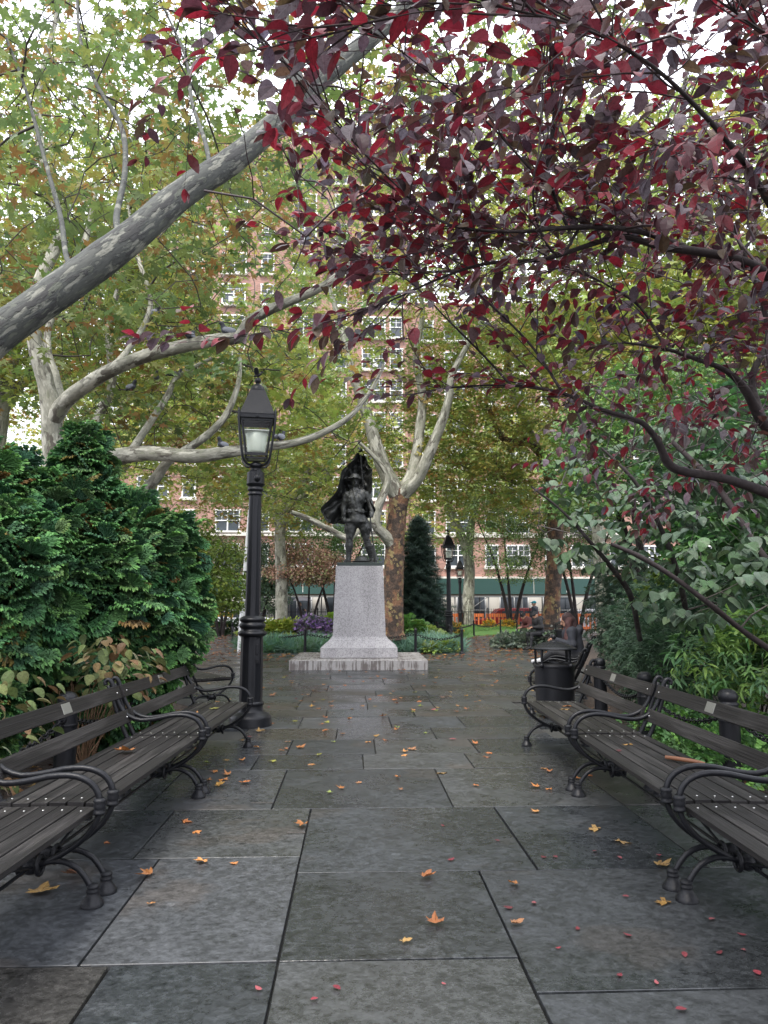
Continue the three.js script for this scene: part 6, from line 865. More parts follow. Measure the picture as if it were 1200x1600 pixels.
const seatJ = (o = {}) => ({ hip: [0, 0.55, 0], waist: [0, 0.74, 0.02], chest: [0, 0.94, o.lean ?? 0.02], neck: [0, 1.07, (o.lean ?? 0.02) + 0.02], head: [0, 1.19, (o.lean ?? 0.02) + 0.06], shL: [0.17, 1.0, o.lean ?? 0.02], shR: [-0.17, 1.0, o.lean ?? 0.02], elL: [0.22, 0.76, 0.1], elR: [-0.22, 0.76, 0.1], wrL: [0.09, 0.8, 0.3], wrR: [-0.09, 0.8, 0.3], knL: [0.12, 0.53, 0.43], knR: [-0.12, 0.53, 0.43], anL: [0.13, 0.09, 0.5], anR: [-0.13, 0.09, 0.42], toL: [0.14, 0.04, 0.66], toR: [-0.14, 0.04, 0.58], ...o });
const HB = [0.035, 0.016, 0.016];
person([4.12, 0, -13.72], -Math.PI / 2 - 0.1, 'person with long dark wavy hair in a black puffer jacket, bent over a phone', {
  j: seatJ({ lean: 0.1, head: [0, 1.19, 0.17], knL: [0.06, 0.62, 0.42], anL: [-0.12, 0.46, 0.62], toL: [-0.12, 0.44, 0.78], wrL: [0.05, 0.84, 0.36], wrR: [-0.06, 0.84, 0.36], haL: [0.04, 0.85, 0.43], haR: [-0.04, 0.85, 0.43] }), top: [0.022, 0.024, 0.032], pants: [0.018, 0.018, 0.02], shoe: [0.6, 0.6, 0.6], hair: HB, nod: 0.4, bulk: 1.3,
  extra: [ell([0, 1.03, -0.06], [0.13, 0.09, 0.09], [0.024, 0.026, 0.034]), cone([0, 0.6, 0], [0, 0.92, 0.05], 0.15, 0.16, [0.022, 0.024, 0.032])],
  hairParts: [ell([0, 1.235, 0.14], [0.1, 0.11, 0.115], HB), cone([0.07, 1.2, 0.13], [0.12, 0.86, 0.16], 0.06, 0.075, [0.06, 0.022, 0.02]), cone([-0.07, 1.2, 0.13], [-0.12, 0.86, 0.16], 0.06, 0.075, [0.06, 0.022, 0.02]), cone([0, 1.2, 0.06], [0, 0.92, 0.0], 0.08, 0.09, HB)],
  held: [['phone', rbox(0.075, 0.15, 0.009, 0.004, 0, 0, 0).rotateX(-0.7).translate(0, 0.9, 0.47), dark]],
});
person([6.42, 0, -25.45], -Math.PI / 2 + 0.35, 'person in a black hooded jacket and dark cap seated looking down at their hands', {
  j: seatJ({ lean: 0.12, head: [0, 1.16, 0.2], anL: [0.15, 0.09, 0.5], wrL: [0.05, 0.76, 0.34], wrR: [-0.05, 0.76, 0.34] }), top: [0.014, 0.014, 0.016], pants: [0.016, 0.017, 0.02], shoe: [0.02, 0.02, 0.02], hair: [0.015, 0.012, 0.012], nod: 0.45, bulk: 1.25, extra: [ell([0, 1.05, -0.02], [0.13, 0.09, 0.1], [0.014, 0.014, 0.016])],
  hairParts: [ell([0, 0.055, -0.01], [0.088, 0.075, 0.105], [0.012, 0.012, 0.014]), ell([0, 0.05, 0.1], [0.06, 0.012, 0.05], [0.012, 0.012, 0.014])], hairOnHead: true, hairName: 'cap', held: [['phone', rbox(0.075, 0.15, 0.009, 0.004, 0, 0, 0).rotateX(-0.7).translate(0, 0.8, 0.42), dark]],
});
person([6.7, 0, -27.7], -Math.PI / 2 + 0.35, 'person in a maroon puffer jacket seated and leaning forward', {
  j: seatJ({ lean: 0.24, head: [0, 1.1, 0.4], neck: [0, 1.02, 0.28], shL: [0.17, 0.97, 0.22], shR: [-0.17, 0.97, 0.22], elL: [0.22, 0.72, 0.28], elR: [-0.22, 0.72, 0.28], wrL: [0.06, 0.7, 0.48], wrR: [-0.06, 0.7, 0.48] }), top: [0.11, 0.032, 0.028], pants: [0.02, 0.02, 0.024], shoe: [0.02, 0.02, 0.02], hair: [0.012, 0.01, 0.01], nod: 0.5, bulk: 1.35,
  hairParts: [ell([0, 0.04, -0.02], [0.09, 0.09, 0.1], [0.012, 0.01, 0.01])], hairOnHead: true,
});
const standJ = (o = {}) => ({ hip: [0, 0.93, 0], waist: [0, 1.1, 0], chest: [0, 1.3, 0], neck: [0, 1.45, 0.01], head: [0, 1.58, 0.03], shL: [0.18, 1.39, 0], shR: [-0.18, 1.39, 0], elL: [0.23, 1.1, 0.02], elR: [-0.23, 1.1, 0.02], wrL: [0.2, 0.86, 0.1], wrR: [-0.2, 0.86, 0.1], knL: [0.1, 0.5, 0.03], knR: [-0.1, 0.5, 0.0], anL: [0.1, 0.09, 0.02], anR: [-0.1, 0.09, -0.04], toL: [0.12, 0.04, 0.16], toR: [-0.12, 0.04, 0.1], ...o });
person([8.0, 0, -32.6], Math.PI + 0.9, 'person in a teal cap and dark top standing by the brown trunk', { j: standJ(), top: [0.02, 0.022, 0.028], pants: [0.03, 0.03, 0.04], shoe: [0.05, 0.05, 0.05], hair: [0.03, 0.02, 0.015], hairParts: [ell([0, 0.055, -0.01], [0.09, 0.075, 0.105], [0.02, 0.2, 0.24]), ell([0, 0.05, 0.1], [0.06, 0.012, 0.05], [0.02, 0.2, 0.24])], hairOnHead: true, hairName: 'cap' });
{
  const x = -3.08, z = -42.6; person([x, 0, z], Math.PI / 2 + 0.3, 'person in a long dark coat standing under an umbrella by the fence', { j: standJ({ elR: [-0.2, 1.14, 0.16], wrR: [-0.06, 1.26, 0.26], elL: [0.2, 1.14, 0.16], wrL: [0.05, 1.3, 0.26] }), top: [0.02, 0.022, 0.035], pants: [0.02, 0.02, 0.03], shoe: [0.03, 0.03, 0.03], hair: [0.16, 0.07, 0.03], extra: [cone([0, 1.15, 0], [0, 0.6, 0], 0.15, 0.2, [0.02, 0.022, 0.035])], hairParts: [ell([0, 0.04, -0.02], [0.09, 0.1, 0.1], [0.16, 0.07, 0.03])], hairOnHead: true });
  const u = thing('umbrella', 'open dark grey umbrella held by the person in the long coat', 'umbrella', [x + 0.2, 0, z + 0.1]);
  const can = new THREE.BufferGeometry(), pos = [], n = 8, rings = 5; for (let i = 0; i < n; i++) for (let r = 0; r < rings; r++) { const pt = (a, q) => { const R = 0.56 * q * (1 - 0.06 * Math.sin((a * n / (Math.PI * 2) % 1) * Math.PI)); return [Math.cos(a) * R, 2.03 - 0.24 * q * q, Math.sin(a) * R]; }; for (let h = 0; h < 2; h++) { const a0 = (i + h / 2) / n * Math.PI * 2, a1 = (i + (h + 1) / 2) / n * Math.PI * 2, q0 = r / rings, q1 = (r + 1) / rings, A = pt(a0, q0), B = pt(a1, q0), D = pt(a1, q1), E = pt(a0, q1); pos.push(...A, ...D, ...B, ...A, ...E, ...D); } } can.setAttribute('position', new THREE.Float32BufferAttribute(pos, 3)); can.computeVertexNormals();
  part('canopy', can, std({ color: C(0.05, 0.048, 0.055), roughness: 0.5 }), u); part('shaft', [pipe([[0, 1.22, 0], [0, 2.08, 0]], 0.008)], M.ironFar, u);
}
person([3.35, 0.03, -41.2], 0.2, 'fair-haired person in a dark jacket and pale jeans seated behind the lawn', { j: seatJ(), top: [0.05, 0.02, 0.025], pants: [0.35, 0.42, 0.55], shoe: [0.3, 0.3, 0.3], hair: [0.4, 0.25, 0.12], extra: [cone([0, 0.75, 0.1], [0, 1.0, 0.1], 0.07, 0.06, [0.6, 0.6, 0.6])], hairParts: [ell([0, 0.03, -0.02], [0.1, 0.11, 0.105], [0.42, 0.26, 0.13])], hairOnHead: true });
// perched pigeons: [position, turn, label]
const PIGEONS = [[[-3.36, 6.23, -12.0], 1.2, "pigeon perched on a thin upright branch beside the pale limb"], [[-2.45, 5.36, -10.75], 3.0, "dark pigeon facing away on the long mottled limb"], [[-1.87, 5.38, -10.55], -1.2, "grey pigeon huddled at the bend of the long mottled limb"], [[-3.94, 5.86, -14.4], 0.5, "small pigeon on the slim branch below the mottled limb"], [[-3.57, 5.97, -14.5], 2.0, "pigeon at the tip of the slim branch below the mottled limb"], [[-4.35, 5.61, -14.2], 1.0, "pigeon sitting low on the branch behind the cypress"], [[-1.29, 4.3, -12.75], 2.6, "dark pigeon on the low limb just past the lantern"], [[-2.34, 4.21, -13.0], -0.6, "pigeon on the low limb just before the lantern"]];
// fallen leaves seen one by one: [x, z, colour, size]
const FALLEN = [[0.38, -4.16, "o", 0.11], [0.38, -3.58, "o", 0.09], [0.22, -3.42, "y", 0.06], [0.73, -3.57, "b", 0.08], [0.87, -4.06, "o", 0.07], [1.55, -3.78, "y", 0.11], [1.61, -4.99, "y", 0.12], [1.65, -4.73, "y", 0.1], [1.71, -4.29, "y", 0.1], [1.31, -5.41, "o", 0.08], [-1.08, -4.27, "o", 0.11], [-0.99, -3.88, "o", 0.045], [-0.85, -4.49, "o", 0.09], [-0.68, -4.43, "o", 0.05], [-1.15, -5.29, "o", 0.1], [-1.01, -5.07, "o", 0.07], [-1.53, -4.85, "o", 0.06], [-1.49, -4.3, "b", 0.13], [-1.58, -4.02, "y", 0.16], [-0.32, -5.18, "o", 0.12], [-0.16, -6.03, "g", 0.07], [0.04, -6.36, "b", 0.06], [0.4, -6.09, "b", 0.06], [1.01, -6.23, "o", 0.06], [1.31, -8.02, "o", 0.09], [1.28, -7.35, "o", 0.08], [1.49, -6.12, "o", 0.09], [1.73, -6.67, "o", 0.08], [1.71, -6.82, "o", 0.07], [-1.08, -6.49, "o", 0.1], [-1.07, -6.66, "o", 0.09], [-1.19, -6.81, "o", 0.08], [-1.33, -7.17, "g", 0.09], [0.51, -7.51, "o", 0.07], [0.97, -11.0, "g", 0.09], [-0.7, -8.25, "b", 0.07], [-0.4, -9.41, "o", 0.08], [-0.21, -8.23, "g", 0.07], [-1.08, -8.88, "y", 0.1], [-1.21, -7.28, "y", 0.07], [-0.07, -3.05, "r", 0.05], [-0.15, -2.95, "r", 0.04], [-0.34, -3.03, "r", 0.045], [0.61, -5.1, "r", 0.04], [0.55, -4.44, "r", 0.06], [0.92, -4.79, "r", 0.04], [1.1, -4.49, "r", 0.05], [1.19, -4.46, "r", 0.05], [1.43, -4.56, "r", 0.045], [1.55, -4.47, "r", 0.05], [1.79, -4.46, "r", 0.06], [0.78, -3.76, "r", 0.06], [0.9, -3.83, "r", 0.05], [1.02, -3.5, "r", 0.04], [1.39, -3.87, "r", 0.04], [1.24, -3.43, "r", 0.05], [1.4, -3.27, "r", 0.05], [1.53, -3.25, "r", 0.045], [1.75, -3.42, "r", 0.05], [1.67, -3.29, "r", 0.04], [1.61, -3.06, "r", 0.06], [1.17, -2.83, "r", 0.055], [1.07, -3.1, "r", 0.045], [1.18, -3.01, "r", 0.035], [0.87, -3.33, "r", 0.03], [1.66, -3.58, "r", 0.05], [0.35, -3.06, "r", 0.03]];
// ---------------------------------------------------------------- the apartment building across the street
{
  const b = thing('apartment_building', 'tall red-brick apartment building with white sash windows across the street', 'building');
  const Z0 = -60, brickUV = (g) => boxUV(g, 1 / 4.8);
  const blocks = [[-24.5, -18.2, 16.5], [-18.2, 4.5, 41.5], [4.5, 44, 27.5]];      // [x0, x1, height]: low wing, tower, right wing
  blocks.forEach(([x0, x1, h], i) => part('wall', brickUV(box(x1 - x0 - 0.02, h, 12, (x0 + x1) / 2, h / 2 - 0.1, Z0 - 6 - (i === 1 ? 0 : 0.6))), M.brick, b));
  const stone = std({ color: C(0.55, 0.52, 0.46), roughness: 0.7 });
  part('stone_base', [box(22.9, 4.0, 0.2, -6.85, 1.9, Z0 + 0.1), box(39.4, 4.0, 0.2, 24.25, 1.9, Z0 - 0.5), box(6.2, 4, 0.2, -21.3, 1.9, Z0 - 0.5)], stone, b);
  part('band', [box(22.9, 0.35, 0.3, -6.85, 7.3, Z0 + 0.12), box(39.4, 0.35, 0.3, 24.25, 7.3, Z0 - 0.5)], stone, b);
  const corbel = []; for (let i = 0; i < 38; i++) corbel.push(box(0.3, 0.7, 0.5, -18 + i * 0.6, 39.2, Z0 + 0.2)); part('corbel_table', [...corbel, box(22.9, 0.4, 0.7, -6.85, 39.75, Z0 + 0.3)], M.brick, b);
  const par = []; for (let i = 0; i < 16; i++) par.push(box(0.8, 0.9, 0.4, -17.6 + i * 1.43, 41.8, Z0 - 0.2)); part('parapet', par, M.brick, b);
  const frame = (w, n) => { const g = [box(w + 0.24, 0.14, 0.16, 0, -0.88, 0.05), box(w + 0.2, 0.12, 0.12, 0, 0.88, 0.04)]; for (let i = 0; i <= n; i++) g.push(box(0.1, 1.76, 0.12, -w / 2 + w * i / n, 0, 0.04)); for (let i = 0; i < n; i++) { const c = -w / 2 + w * (i + 0.5) / n, ww = w / n; g.push(box(ww, 0.07, 0.09, c, 0.03, 0.04)); g.push(box(0.035, 0.8, 0.05, c, 0.44, 0.03)); g.push(box(ww, 0.035, 0.05, c, 0.44, 0.03)); } return merge(g); };
  const F1 = frame(1.0, 1), F2 = frame(1.9, 2), F3 = frame(2.5, 3), pane = (w) => box(w, 1.74, 0.03, 0, 0, 0.0), P1 = pane(1), P2 = pane(1.9), P3 = pane(2.5);
  const sill = (w) => box(w + 0.4, 0.14, 0.3, 0, -1.02, 0.1), S1 = sill(1), S2 = sill(1.9), S3 = sill(2.5), ac = std({ color: C(0.5, 0.5, 0.48), roughness: 0.6 });
  reseed(5001); const put = (x, y, z, k) => { const [f, p, s] = [[F1, P1, S1], [F2, P2, S2], [F3, P3, S3]][k]; const w = part('window', f, M.white, b); w.position.set(x, y, z); part('pane', p, M.windowGlass, w); part('sill', s, stone, w); if (rnd() < 0.12) part('air_conditioner', box(0.7, 0.45, 0.5, 0, -0.6, 0.25), ac, w); };
  for (let f = 0; f < 13; f++) { const y = 5.6 + f * 2.75; [-16.3, -13.4, -10.2, -7.4, -4.3, -1.2, 1.6, 3.5].forEach((x, i) => put(x, y, Z0 + 0.02, [2, 0, 1, 0, 1, 0, 1, 0][i])); }
  for (let f = 0; f < 8; f++) { const y = 5.6 + f * 2.75;[6.2, 8.6, 11.4, 13.6, 16.4, 19, 21.8, 24.6, 27.4, 30.4, 33.4, 36.6].forEach((x, i) => put(x, y, Z0 - 0.58, i % 2)); }
  for (let f = 0; f < 4; f++) { const y = 5.6 + f * 2.75;[-23, -20.2].forEach((x) => put(x, y, Z0 - 0.58, 1)); }
  for (let i = 0; i < 13; i++) { const x = -22 + i * 3.5; const w = part('shop_front', [box(2.2, 2.4, 0.06, x, 1.4, Z0 + 0.24)], M.windowGlass, b); part('shop_frame', [box(2.4, 0.12, 0.1, x, 2.66, Z0 + 0.25), box(0.1, 2.5, 0.1, x - 1.15, 1.4, Z0 + 0.25), box(0.1, 2.5, 0.1, x + 1.15, 1.4, Z0 + 0.25), box(0.06, 2.4, 0.1, x, 1.4, Z0 + 0.27)], M.white, w); }
}
solo('neighbour_building', boxUV(box(20, 11, 12, -45, 5.4, -72), 1 / 4.8), M.brick, 'low brick building beyond the end of the street', 'building');
{ // sidewalk shed
  const s = thing('scaffold_shed', 'dark green sidewalk scaffold shed in front of the building', 'scaffold'); const green = std({ color: C(0.018, 0.06, 0.05), roughness: 0.6 }), steel = std({ color: C(0.2, 0.2, 0.19), roughness: 0.5, metalness: 0.4 });
  for (let i = 0; i < 19; i++) part('panel', [box(2.4, 1.15, 0.05, -22 + i * 2.44, 2.95, -54.6)], green, s);
  part('deck', [box(46.5, 0.16, 4.6, 0, 2.34, -57)], std({ color: C(0.12, 0.09, 0.06), roughness: 0.8 }), s); part('fascia', [box(46.5, 0.12, 0.12, 0, 2.2, -54.7)], steel, s);
  for (let i = 0; i < 19; i++) { part('post', [pipe([[-22.5 + i * 2.5, -0.03, -54.75], [-22.5 + i * 2.5, 2.3, -54.75]], 0.05)], steel, s); part('back_post', [pipe([[-22.5 + i * 2.5, -0.03, -58.6], [-22.5 + i * 2.5, 2.3, -58.6]], 0.05)], steel, s); if (i % 3 === 0 && i < 18) part('brace', [pipe([[-22.5 + i * 2.5, 0.5, -54.7], [-20 + i * 2.5, 2.2, -54.7]], 0.025), pipe([[-22.5 + i * 2.5, 1.2, -54.7], [-20 + i * 2.5, 1.2, -54.7]], 0.025)], steel, s); }
}
{ // park railing
  const f = thing('iron_fence', 'black iron picket fence along the street edge of the park', 'fence'); const pk = []; for (let i = 0; i < 420; i++) { const x = -26 + i * 0.13; pk.push(new THREE.CylinderGeometry(0.011, 0.011, 1.25, 4).translate(x, 0.66, -41.9), new THREE.ConeGeometry(0.022, 0.09, 4).translate(x, 1.33, -41.9)); } part('pickets', pk, M.ironFar, f, 'stuff');
  part('rail', [box(55, 0.04, 0.03, 1.2, 1.16, -41.9)], M.ironFar, f); part('rail', [box(55, 0.04, 0.03, 1.2, 0.16, -41.9)], M.ironFar, f); for (let i = 0; i < 23; i++) part('post', [box(0.06, 1.4, 0.06, -26 + i * 2.4, 0.7, -41.86)], M.ironFar, f);
}
// ---------------------------------------------------------------- vehicles
function car(pos, turn, paint, label, o = {}) {
  const c = thing('parked_car', label, 'car', pos, turn, 'cars parked along the street'); const H = o.h ?? 1.42, L = o.l ?? 4.4, W = 1.76, suv = o.suv;
  const pt = std({ color: paint, roughness: 0.25 }), tyre = std({ color: C(0.015, 0.015, 0.016), roughness: 0.7 }), rim = std({ color: C(0.5, 0.5, 0.52), roughness: 0.3, metalness: 0.8 });
  const sh = new THREE.Shape(); const X = (t) => t * L - L / 2, cut = (x) => { sh.absarc(x, 0.3, 0.36, Math.PI, 0, true); }; sh.moveTo(X(0.01), 0.25); sh.lineTo(X(0.18) - 0.36, 0.25); cut(X(0.18)); sh.lineTo(X(0.8) - 0.36, 0.25); cut(X(0.8)); sh.lineTo(X(0.99), 0.25); sh.quadraticCurveTo(X(1.0), 0.5, X(0.985), 0.68); sh.quadraticCurveTo(X(0.9), 0.82, X(0.7), 0.9); sh.lineTo(X(0.02), 0.92); sh.quadraticCurveTo(X(-0.01), 0.6, X(0.01), 0.25);
  part('body', new THREE.ExtrudeGeometry(sh, { depth: W - 0.12, bevelEnabled: true, bevelSize: 0.05, bevelThickness: 0.06, bevelSegments: 3, curveSegments: 10 }).translate(0, 0, -W / 2 + 0.06), pt, c);
  const cb = new THREE.Shape(); const pts = suv ? [[0.03, 0.9], [0.05, H - 0.1], [0.1, H], [0.52, H], [0.6, H - 0.08], [0.72, 0.9]] : [[0.08, 0.9], [0.2, H - 0.06], [0.28, H], [0.5, H - 0.01], [0.58, H - 0.09], [0.72, 0.9]]; pts.forEach(([x, y], i) => i ? cb.lineTo(X(x), y) : cb.moveTo(X(x), y)); cb.closePath();
  part('cabin', new THREE.ExtrudeGeometry(cb, { depth: W - 0.42, bevelEnabled: true, bevelSize: 0.04, bevelThickness: 0.1, bevelSegments: 2 }).translate(0, 0, -W / 2 + 0.21), pt, c);
  for (const s of [-1, 1]) for (const [a, e] of suv ? [[0.09, 0.24], [0.26, 0.42], [0.44, 0.6]] : [[0.24, 0.4], [0.42, 0.6]]) { const w = new THREE.Shape(); w.moveTo(X(a), 0.95); w.lineTo(X(e), 0.95); w.lineTo(X(Math.min(e, 0.55)), H - 0.14); w.lineTo(X(a + (suv ? 0 : 0.02)), H - 0.12); w.closePath(); part('side_window', new THREE.ExtrudeGeometry(w, { depth: 0.02, bevelEnabled: false }).translate(0, 0, s * (W / 2 - 0.095) - 0.01), M.windowGlass, c); }
  part('windscreen', [tr(box(0.02, 0.56, 1.3), X(0.655), 0.5 * (0.9 + H) - 0.02, 0, 0, 0, 0.85)], M.windowGlass, c);
  for (const x of [0.18, 0.8]) for (const s of [-1, 1]) { const w = part('wheel', new THREE.TorusGeometry(0.245, 0.085, 10, 20).translate(X(x), 0.33, s * (W / 2 - 0.1)), tyre, c); part('rim', [new THREE.CylinderGeometry(0.2, 0.2, 0.1, 16).rotateX(Math.PI / 2).translate(X(x), 0.33, s * (W / 2 - 0.06))], rim, w); }
  for (const s of [-1, 1]) { part('headlight', [rbox(0.1, 0.14, 0.34, 0.03, X(0.985), 0.64, s * 0.62)], std({ color: C(0.7, 0.7, 0.7), roughness: 0.1 }), c); part('tail_light', [rbox(0.06, 0.2, 0.24, 0.02, X(0.005), 0.74, s * 0.68)], std({ color: C(0.3, 0.01, 0.01), roughness: 0.2 }), c); }
  part('bumper', [rbox(0.12, 0.18, W - 0.1, 0.04, X(0.99), 0.36, 0), rbox(0.12, 0.18, W - 0.1, 0.04, X(0.008), 0.36, 0)], pt, c); return c;
}
car([-6.4, -0.17, -46.3], 0, C(0.62, 0.62, 0.64), 'white hatchback parked beyond the flower bed and the umbrella', { h: 1.44 });
car([-13.2, -0.17, -46.3], 0, C(0.6, 0.6, 0.6), 'white van-like car glimpsed beneath the cypress', { h: 1.5, suv: true });
car([9.4, -0.17, -46.3], Math.PI, C(0.28, 0.02, 0.02), 'red car parked behind the orange barrier', { h: 1.5, suv: true });
car([14.6, -0.17, -46.4], Math.PI, C(0.6, 0.6, 0.62), 'white car parked behind the brown trunk', { h: 1.44 });
{ // barriers
  const y = thing('road_barrier', 'yellow wooden barrier with two rails behind the low hedge', 'barrier', [-8.6, 0, -42.6]); const ym = std({ color: C(0.55, 0.36, 0.06), roughness: 0.6 }); part('rail', [box(3.6, 0.28, 0.05, 0, 1.02, 0)], ym, y); part('rail', [box(3.6, 0.28, 0.05, 0, 0.45, 0)], ym, y); for (const x of [-1.7, 1.7]) part('post', [box(0.12, 1.2, 0.12, x, 0.6, 0)], ym, y);
  const om = std({ color: C(0.6, 0.15, 0.04), roughness: 0.6 });
  for (let i = 0; i < 5; i++) { const o = thing('work_barrier', 'orange slotted plastic work barrier standing in front of the parked cars', 'barrier', [6.7 + i * 2.15, 0.0, -43.9], 0, 'orange work barriers along the kerb'); part('top_rail', [box(2.0, 0.2, 0.08, 0, 0.95, 0)], om, o); part('bottom_rail', [box(2.0, 0.16, 0.08, 0, 0.2, 0)], om, o); for (let k = 0; k < 9; k++) part('upright', [box(0.09, 0.62, 0.05, -0.95 + k * 0.237, 0.57, 0)], om, o); for (const x of [-0.8, 0.8]) part('foot', [box(0.12, 0.12, 0.6, x, 0.06, 0)], om, o); }
}
{ const p = thing('stone_planter', 'long dark planter trough with flowers beside the pedestal', 'planter', [-0.2, 0, -38.6]); part('trough', [rbox(3.4, 0.55, 0.7, 0.03, 0, 0.6, 0), box(0.3, 0.34, 0.6, -1.4, 0.16, 0), box(0.3, 0.34, 0.6, 1.4, 0.16, 0)], std({ color: C(0.06, 0.06, 0.06), roughness: 0.7 }), p); reseed(66); foliage(p, shellPoints([[0.7, 0.95, 0, 0.5, 0.32, 0.3], [-0.6, 0.92, 0, 0.7, 0.16, 0.3]], 220), ovalTuft, LEAF, [[0.25, 0.2, 0.45], [0.1, 0.16, 0.05], [0.5, 0.45, 0.5]], [1, 1.5], outward(0.3, 0.5), 'flowers'); }
{ // leaning white pole behind the lamp
  const p = thing('white_pole', 'leaning white painted pole rising behind the lamp post', 'pole'); part('shaft', limb([[-3.7, -0.05, -25, 0.13], [-3.66, 1.2, -25, 0.12], [-3.3, 8.2, -25, 0.075]], { step: 0.8, sides: 14, rough: 0 }), M.white, p); part('cleat_box', [rbox(0.1, 0.26, 0.1, 0.015, -3.43, 3.75, -24.86)], M.white, p); part('band', [cyl(0.125, 0.125, 0.07, -3.57, 2.6, -25, 16)], M.ironFar, p);
}
// ---------------------------------------------------------------- pigeons
{
  const pm = std({ color: 0xffffff, vertexColors: true, roughness: 0.7 }), g = [0.06, 0.065, 0.08], d = [0.025, 0.027, 0.035], w = [0.2, 0.21, 0.24];
  const geo = sdfGeo([ell([0, 0.1, 0], [0.055, 0.062, 0.095], g), cone([0, 0.12, 0.05], [0, 0.19, 0.085], 0.042, 0.03, d), ell([0, 0.205, 0.095], [0.027, 0.027, 0.032], d), cone([0, 0.2, 0.12], [0, 0.192, 0.145], 0.009, 0.004, d, 0.004), cone([0, 0.09, -0.07], [0, 0.05, -0.19], 0.038, 0.02, d), ell([0.042, 0.105, -0.02], [0.02, 0.042, 0.1], w, 0.01), ell([-0.042, 0.105, -0.02], [0.02, 0.042, 0.1], w, 0.01), cone([0.02, 0.05, 0.01], [0.022, 0.0, 0.02], 0.008, 0.006, [0.2, 0.05, 0.04], 0.006), cone([-0.02, 0.05, 0.01], [-0.022, 0.0, 0.02], 0.008, 0.006, [0.2, 0.05, 0.04], 0.006)], 0.0075, 0.02);
  const proto = new THREE.Mesh(geo, pm); PIGEONS.forEach(([p, turn, label], i) => { const m = proto.clone(); m.name = numbered('pigeon'); m.position.set(...p); m.rotation.y = turn; m.castShadow = m.receiveShadow = true; scene.add(m); tag(m, label, 'pigeon', 'pigeons perched in the plane trees'); });
}
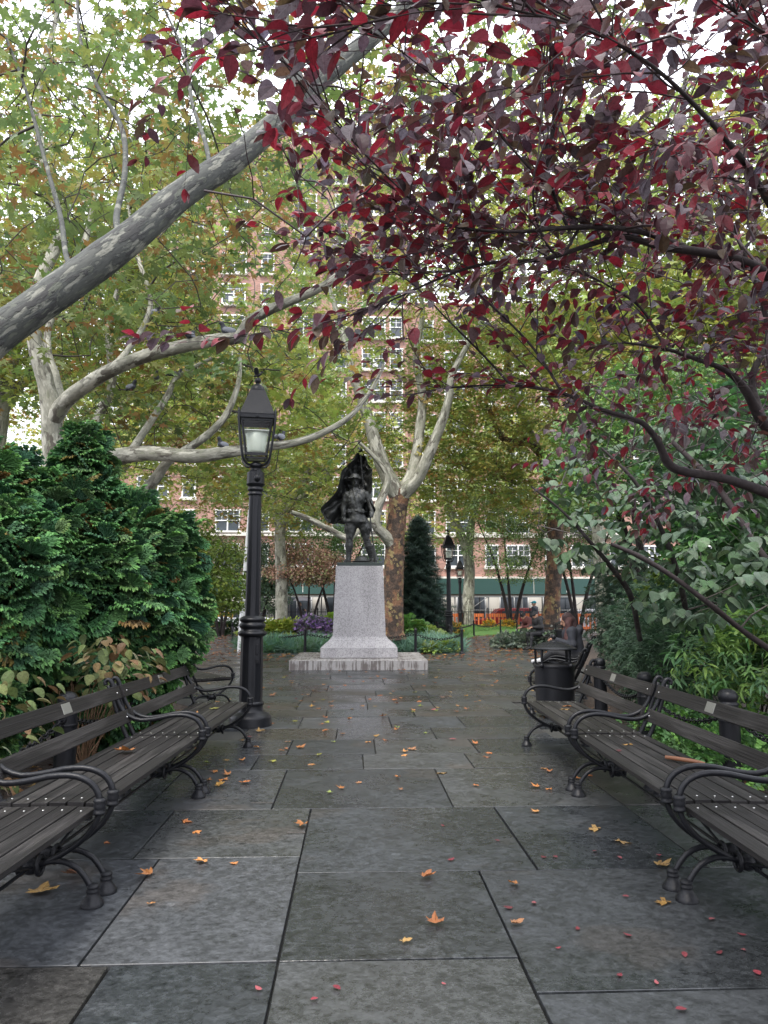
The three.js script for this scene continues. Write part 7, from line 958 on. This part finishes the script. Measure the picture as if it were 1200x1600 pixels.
// ---------------------------------------------------------------- fallen leaves
{
  reseed(9001);
  const fl = [lobed(MAPLE_FINE, 0.25, 0.1, 0.3), lobed(MAPLE_FINE, 0.7, -0.3, 0.45), lobed(MAPLE_FINE.map(([a, r]) => [a * 0.9, r * (1 + 0.2 * Math.sin(a * 5))]), -0.45, 0.4, -0.4), lobed(MAPLE_FINE.map(([a, r]) => [a * (a > 0 ? 0.8 : 1), r * (a > 0.6 ? 0.6 : 1)]), 1.1, 0.2, 0.5)], ob = [blade(OVAL, 0.25, 0.1), blade(OVAL, -0.2, -0.15)];
  const base = leafy(0xffffff, 0.15, 0.5, { map: T.leaf }), mk = (p) => tinted(base, p);
  const K = { o: mk([[0.46, 0.18, 0.045], [0.4, 0.14, 0.04], [0.52, 0.24, 0.07]]), y: mk([[0.42, 0.23, 0.05], [0.36, 0.22, 0.07]]), b: mk([[0.3, 0.14, 0.06], [0.2, 0.09, 0.045]]), g: mk([[0.2, 0.25, 0.05], [0.28, 0.28, 0.05]]), r: mk([[0.24, 0.025, 0.04], [0.15, 0.018, 0.025], [0.3, 0.07, 0.08]]) };
  const LB = { o: ['orange lobed leaf lying on the wet flagstones', 'orange'], y: ['yellow lobed leaf lying on the wet flagstones', 'yellow'], b: ['brown curled leaf lying on the wet flagstones', 'brown'], g: ['yellow-green lobed leaf lying on the wet flagstones', 'green'], r: ['small crimson oval leaf lying on the wet flagstones', 'crimson'] };
  const drop = (x, z, k, s, y = 0.006, label) => { const red = k === 'r', m = part(numbered('fallen_leaf'), red ? pick(ob) : pick(fl), pick(K[k]), scene); m.position.set(x, y + s * 0.09, z); m.rotation.set(rr(-0.1, 0.1), rr(0, 6.28), rr(-0.1, 0.1)); m.scale.set(s, s * (red ? 0.7 : 0.5), s); tag(m, label ?? LB[k][0], 'leaf', label ? undefined : LB[k][1] + ' leaves fallen on the flagstones'); };
  for (const [x, z, k, s] of FALLEN) drop(x, z, k, s * (k === 'r' ? 0.8 : 0.78));
  let n = 0; while (n < 215) { const z = -6 - 15 * Math.pow(rnd(), 0.85), x = rr(-1.7, 2.4) * (z < -10 ? 1 + (-z - 10) * 0.14 : 1); if (!inPoly(x, z, PAVED) || (Math.abs(x - PX) < 1.7 && z < -17.3 && z > -20.5)) continue; const a = rnd(); drop(x, z, a < 0.52 ? 'o' : a < 0.68 ? 'y' : a < 0.86 ? 'b' : a < 0.94 ? 'g' : 'r', rr(0.05, 0.085)); n++; }
  const far = []; while (far.length < 1500) { const z = rr(-20, -39), x = rr(-10, 8); if (!inPoly(x, z, PAVED) || (Math.abs(x - PX) < 1.7 && z > -20.5)) continue; far.push([x, 0.012, z, rr(-0.3, 0.3), rr(0, 6.28), rr(-0.3, 0.3), rr(0.06, 0.1), vary(pick([[0.34, 0.13, 0.04], [0.3, 0.1, 0.03], [0.4, 0.22, 0.05], [0.18, 0.08, 0.04]]))]); }
  tag(mass('fallen_leaves', fl[0], base, far, scene), 'scatter of orange leaves on the far paving', 'leaves');
  // on the seats
  drop(-1.55, -5.35, 'o', 0.12, 0.456, 'orange-brown leaf lying on the hydrangea-side bench seat'); drop(-1.45, -7.1, 'o', 0.08, 0.456, 'small orange leaf on the seat of the bench by the lamp'); drop(-1.38, -7.5, 'g', 0.08, 0.456, 'yellow-green leaf on the seat of the bench by the lamp'); drop(2.05, -7.3, 'y', 0.08, 0.456, 'yellow leaf on the seat of the bench by the bin'); drop(2.0, -5.45, 'y', 0.07, 0.456, 'small yellow leaf on the seat beside the stick'); drop(1.85, -5.25, 'r', 0.06, 0.456, 'small crimson leaf on the seat beside the stick'); drop(2.16, -7.55, 'o', 0.09, 0.456, 'orange leaf against the back of the bench by the bin');
  const st = solo('stick', limb([[0, 0, 0, 0.011], [0.1, 0.004, 0.01, 0.014], [0.22, 0.002, 0, 0.012], [0.27, 0, 0.006, 0.009]], { sides: 7, step: 0.03 }), std({ color: C(0.16, 0.065, 0.03), roughness: 0.6 }), 'reddish bark stick lying on the bench seat', 'stick'); st.position.set(2.06, 0.468, -4.95); st.rotation.y = -0.9;
  const tw = solo('twig', pipe([[0, 0, 0], [0.06, 0.004, 0.008], [0.12, 0, 0]], 0.003), M.twig, 'thin dark twig lying on the flagstones', 'twig', 'twigs on the paving'); tw.position.set(-0.42, 0.006, -5.0);
  const t2 = solo('twig', pipe([[0, 0, 0], [0.08, 0.003, 0.01], [0.16, 0, 0.004]], 0.003), M.twig, 'long thin twig lying near a slab joint', 'twig', 'twigs on the paving'); t2.position.set(-0.75, 0.006, -5.75);
}
scene.updateMatrixWorld(true);
renderer.render(scene, camera);
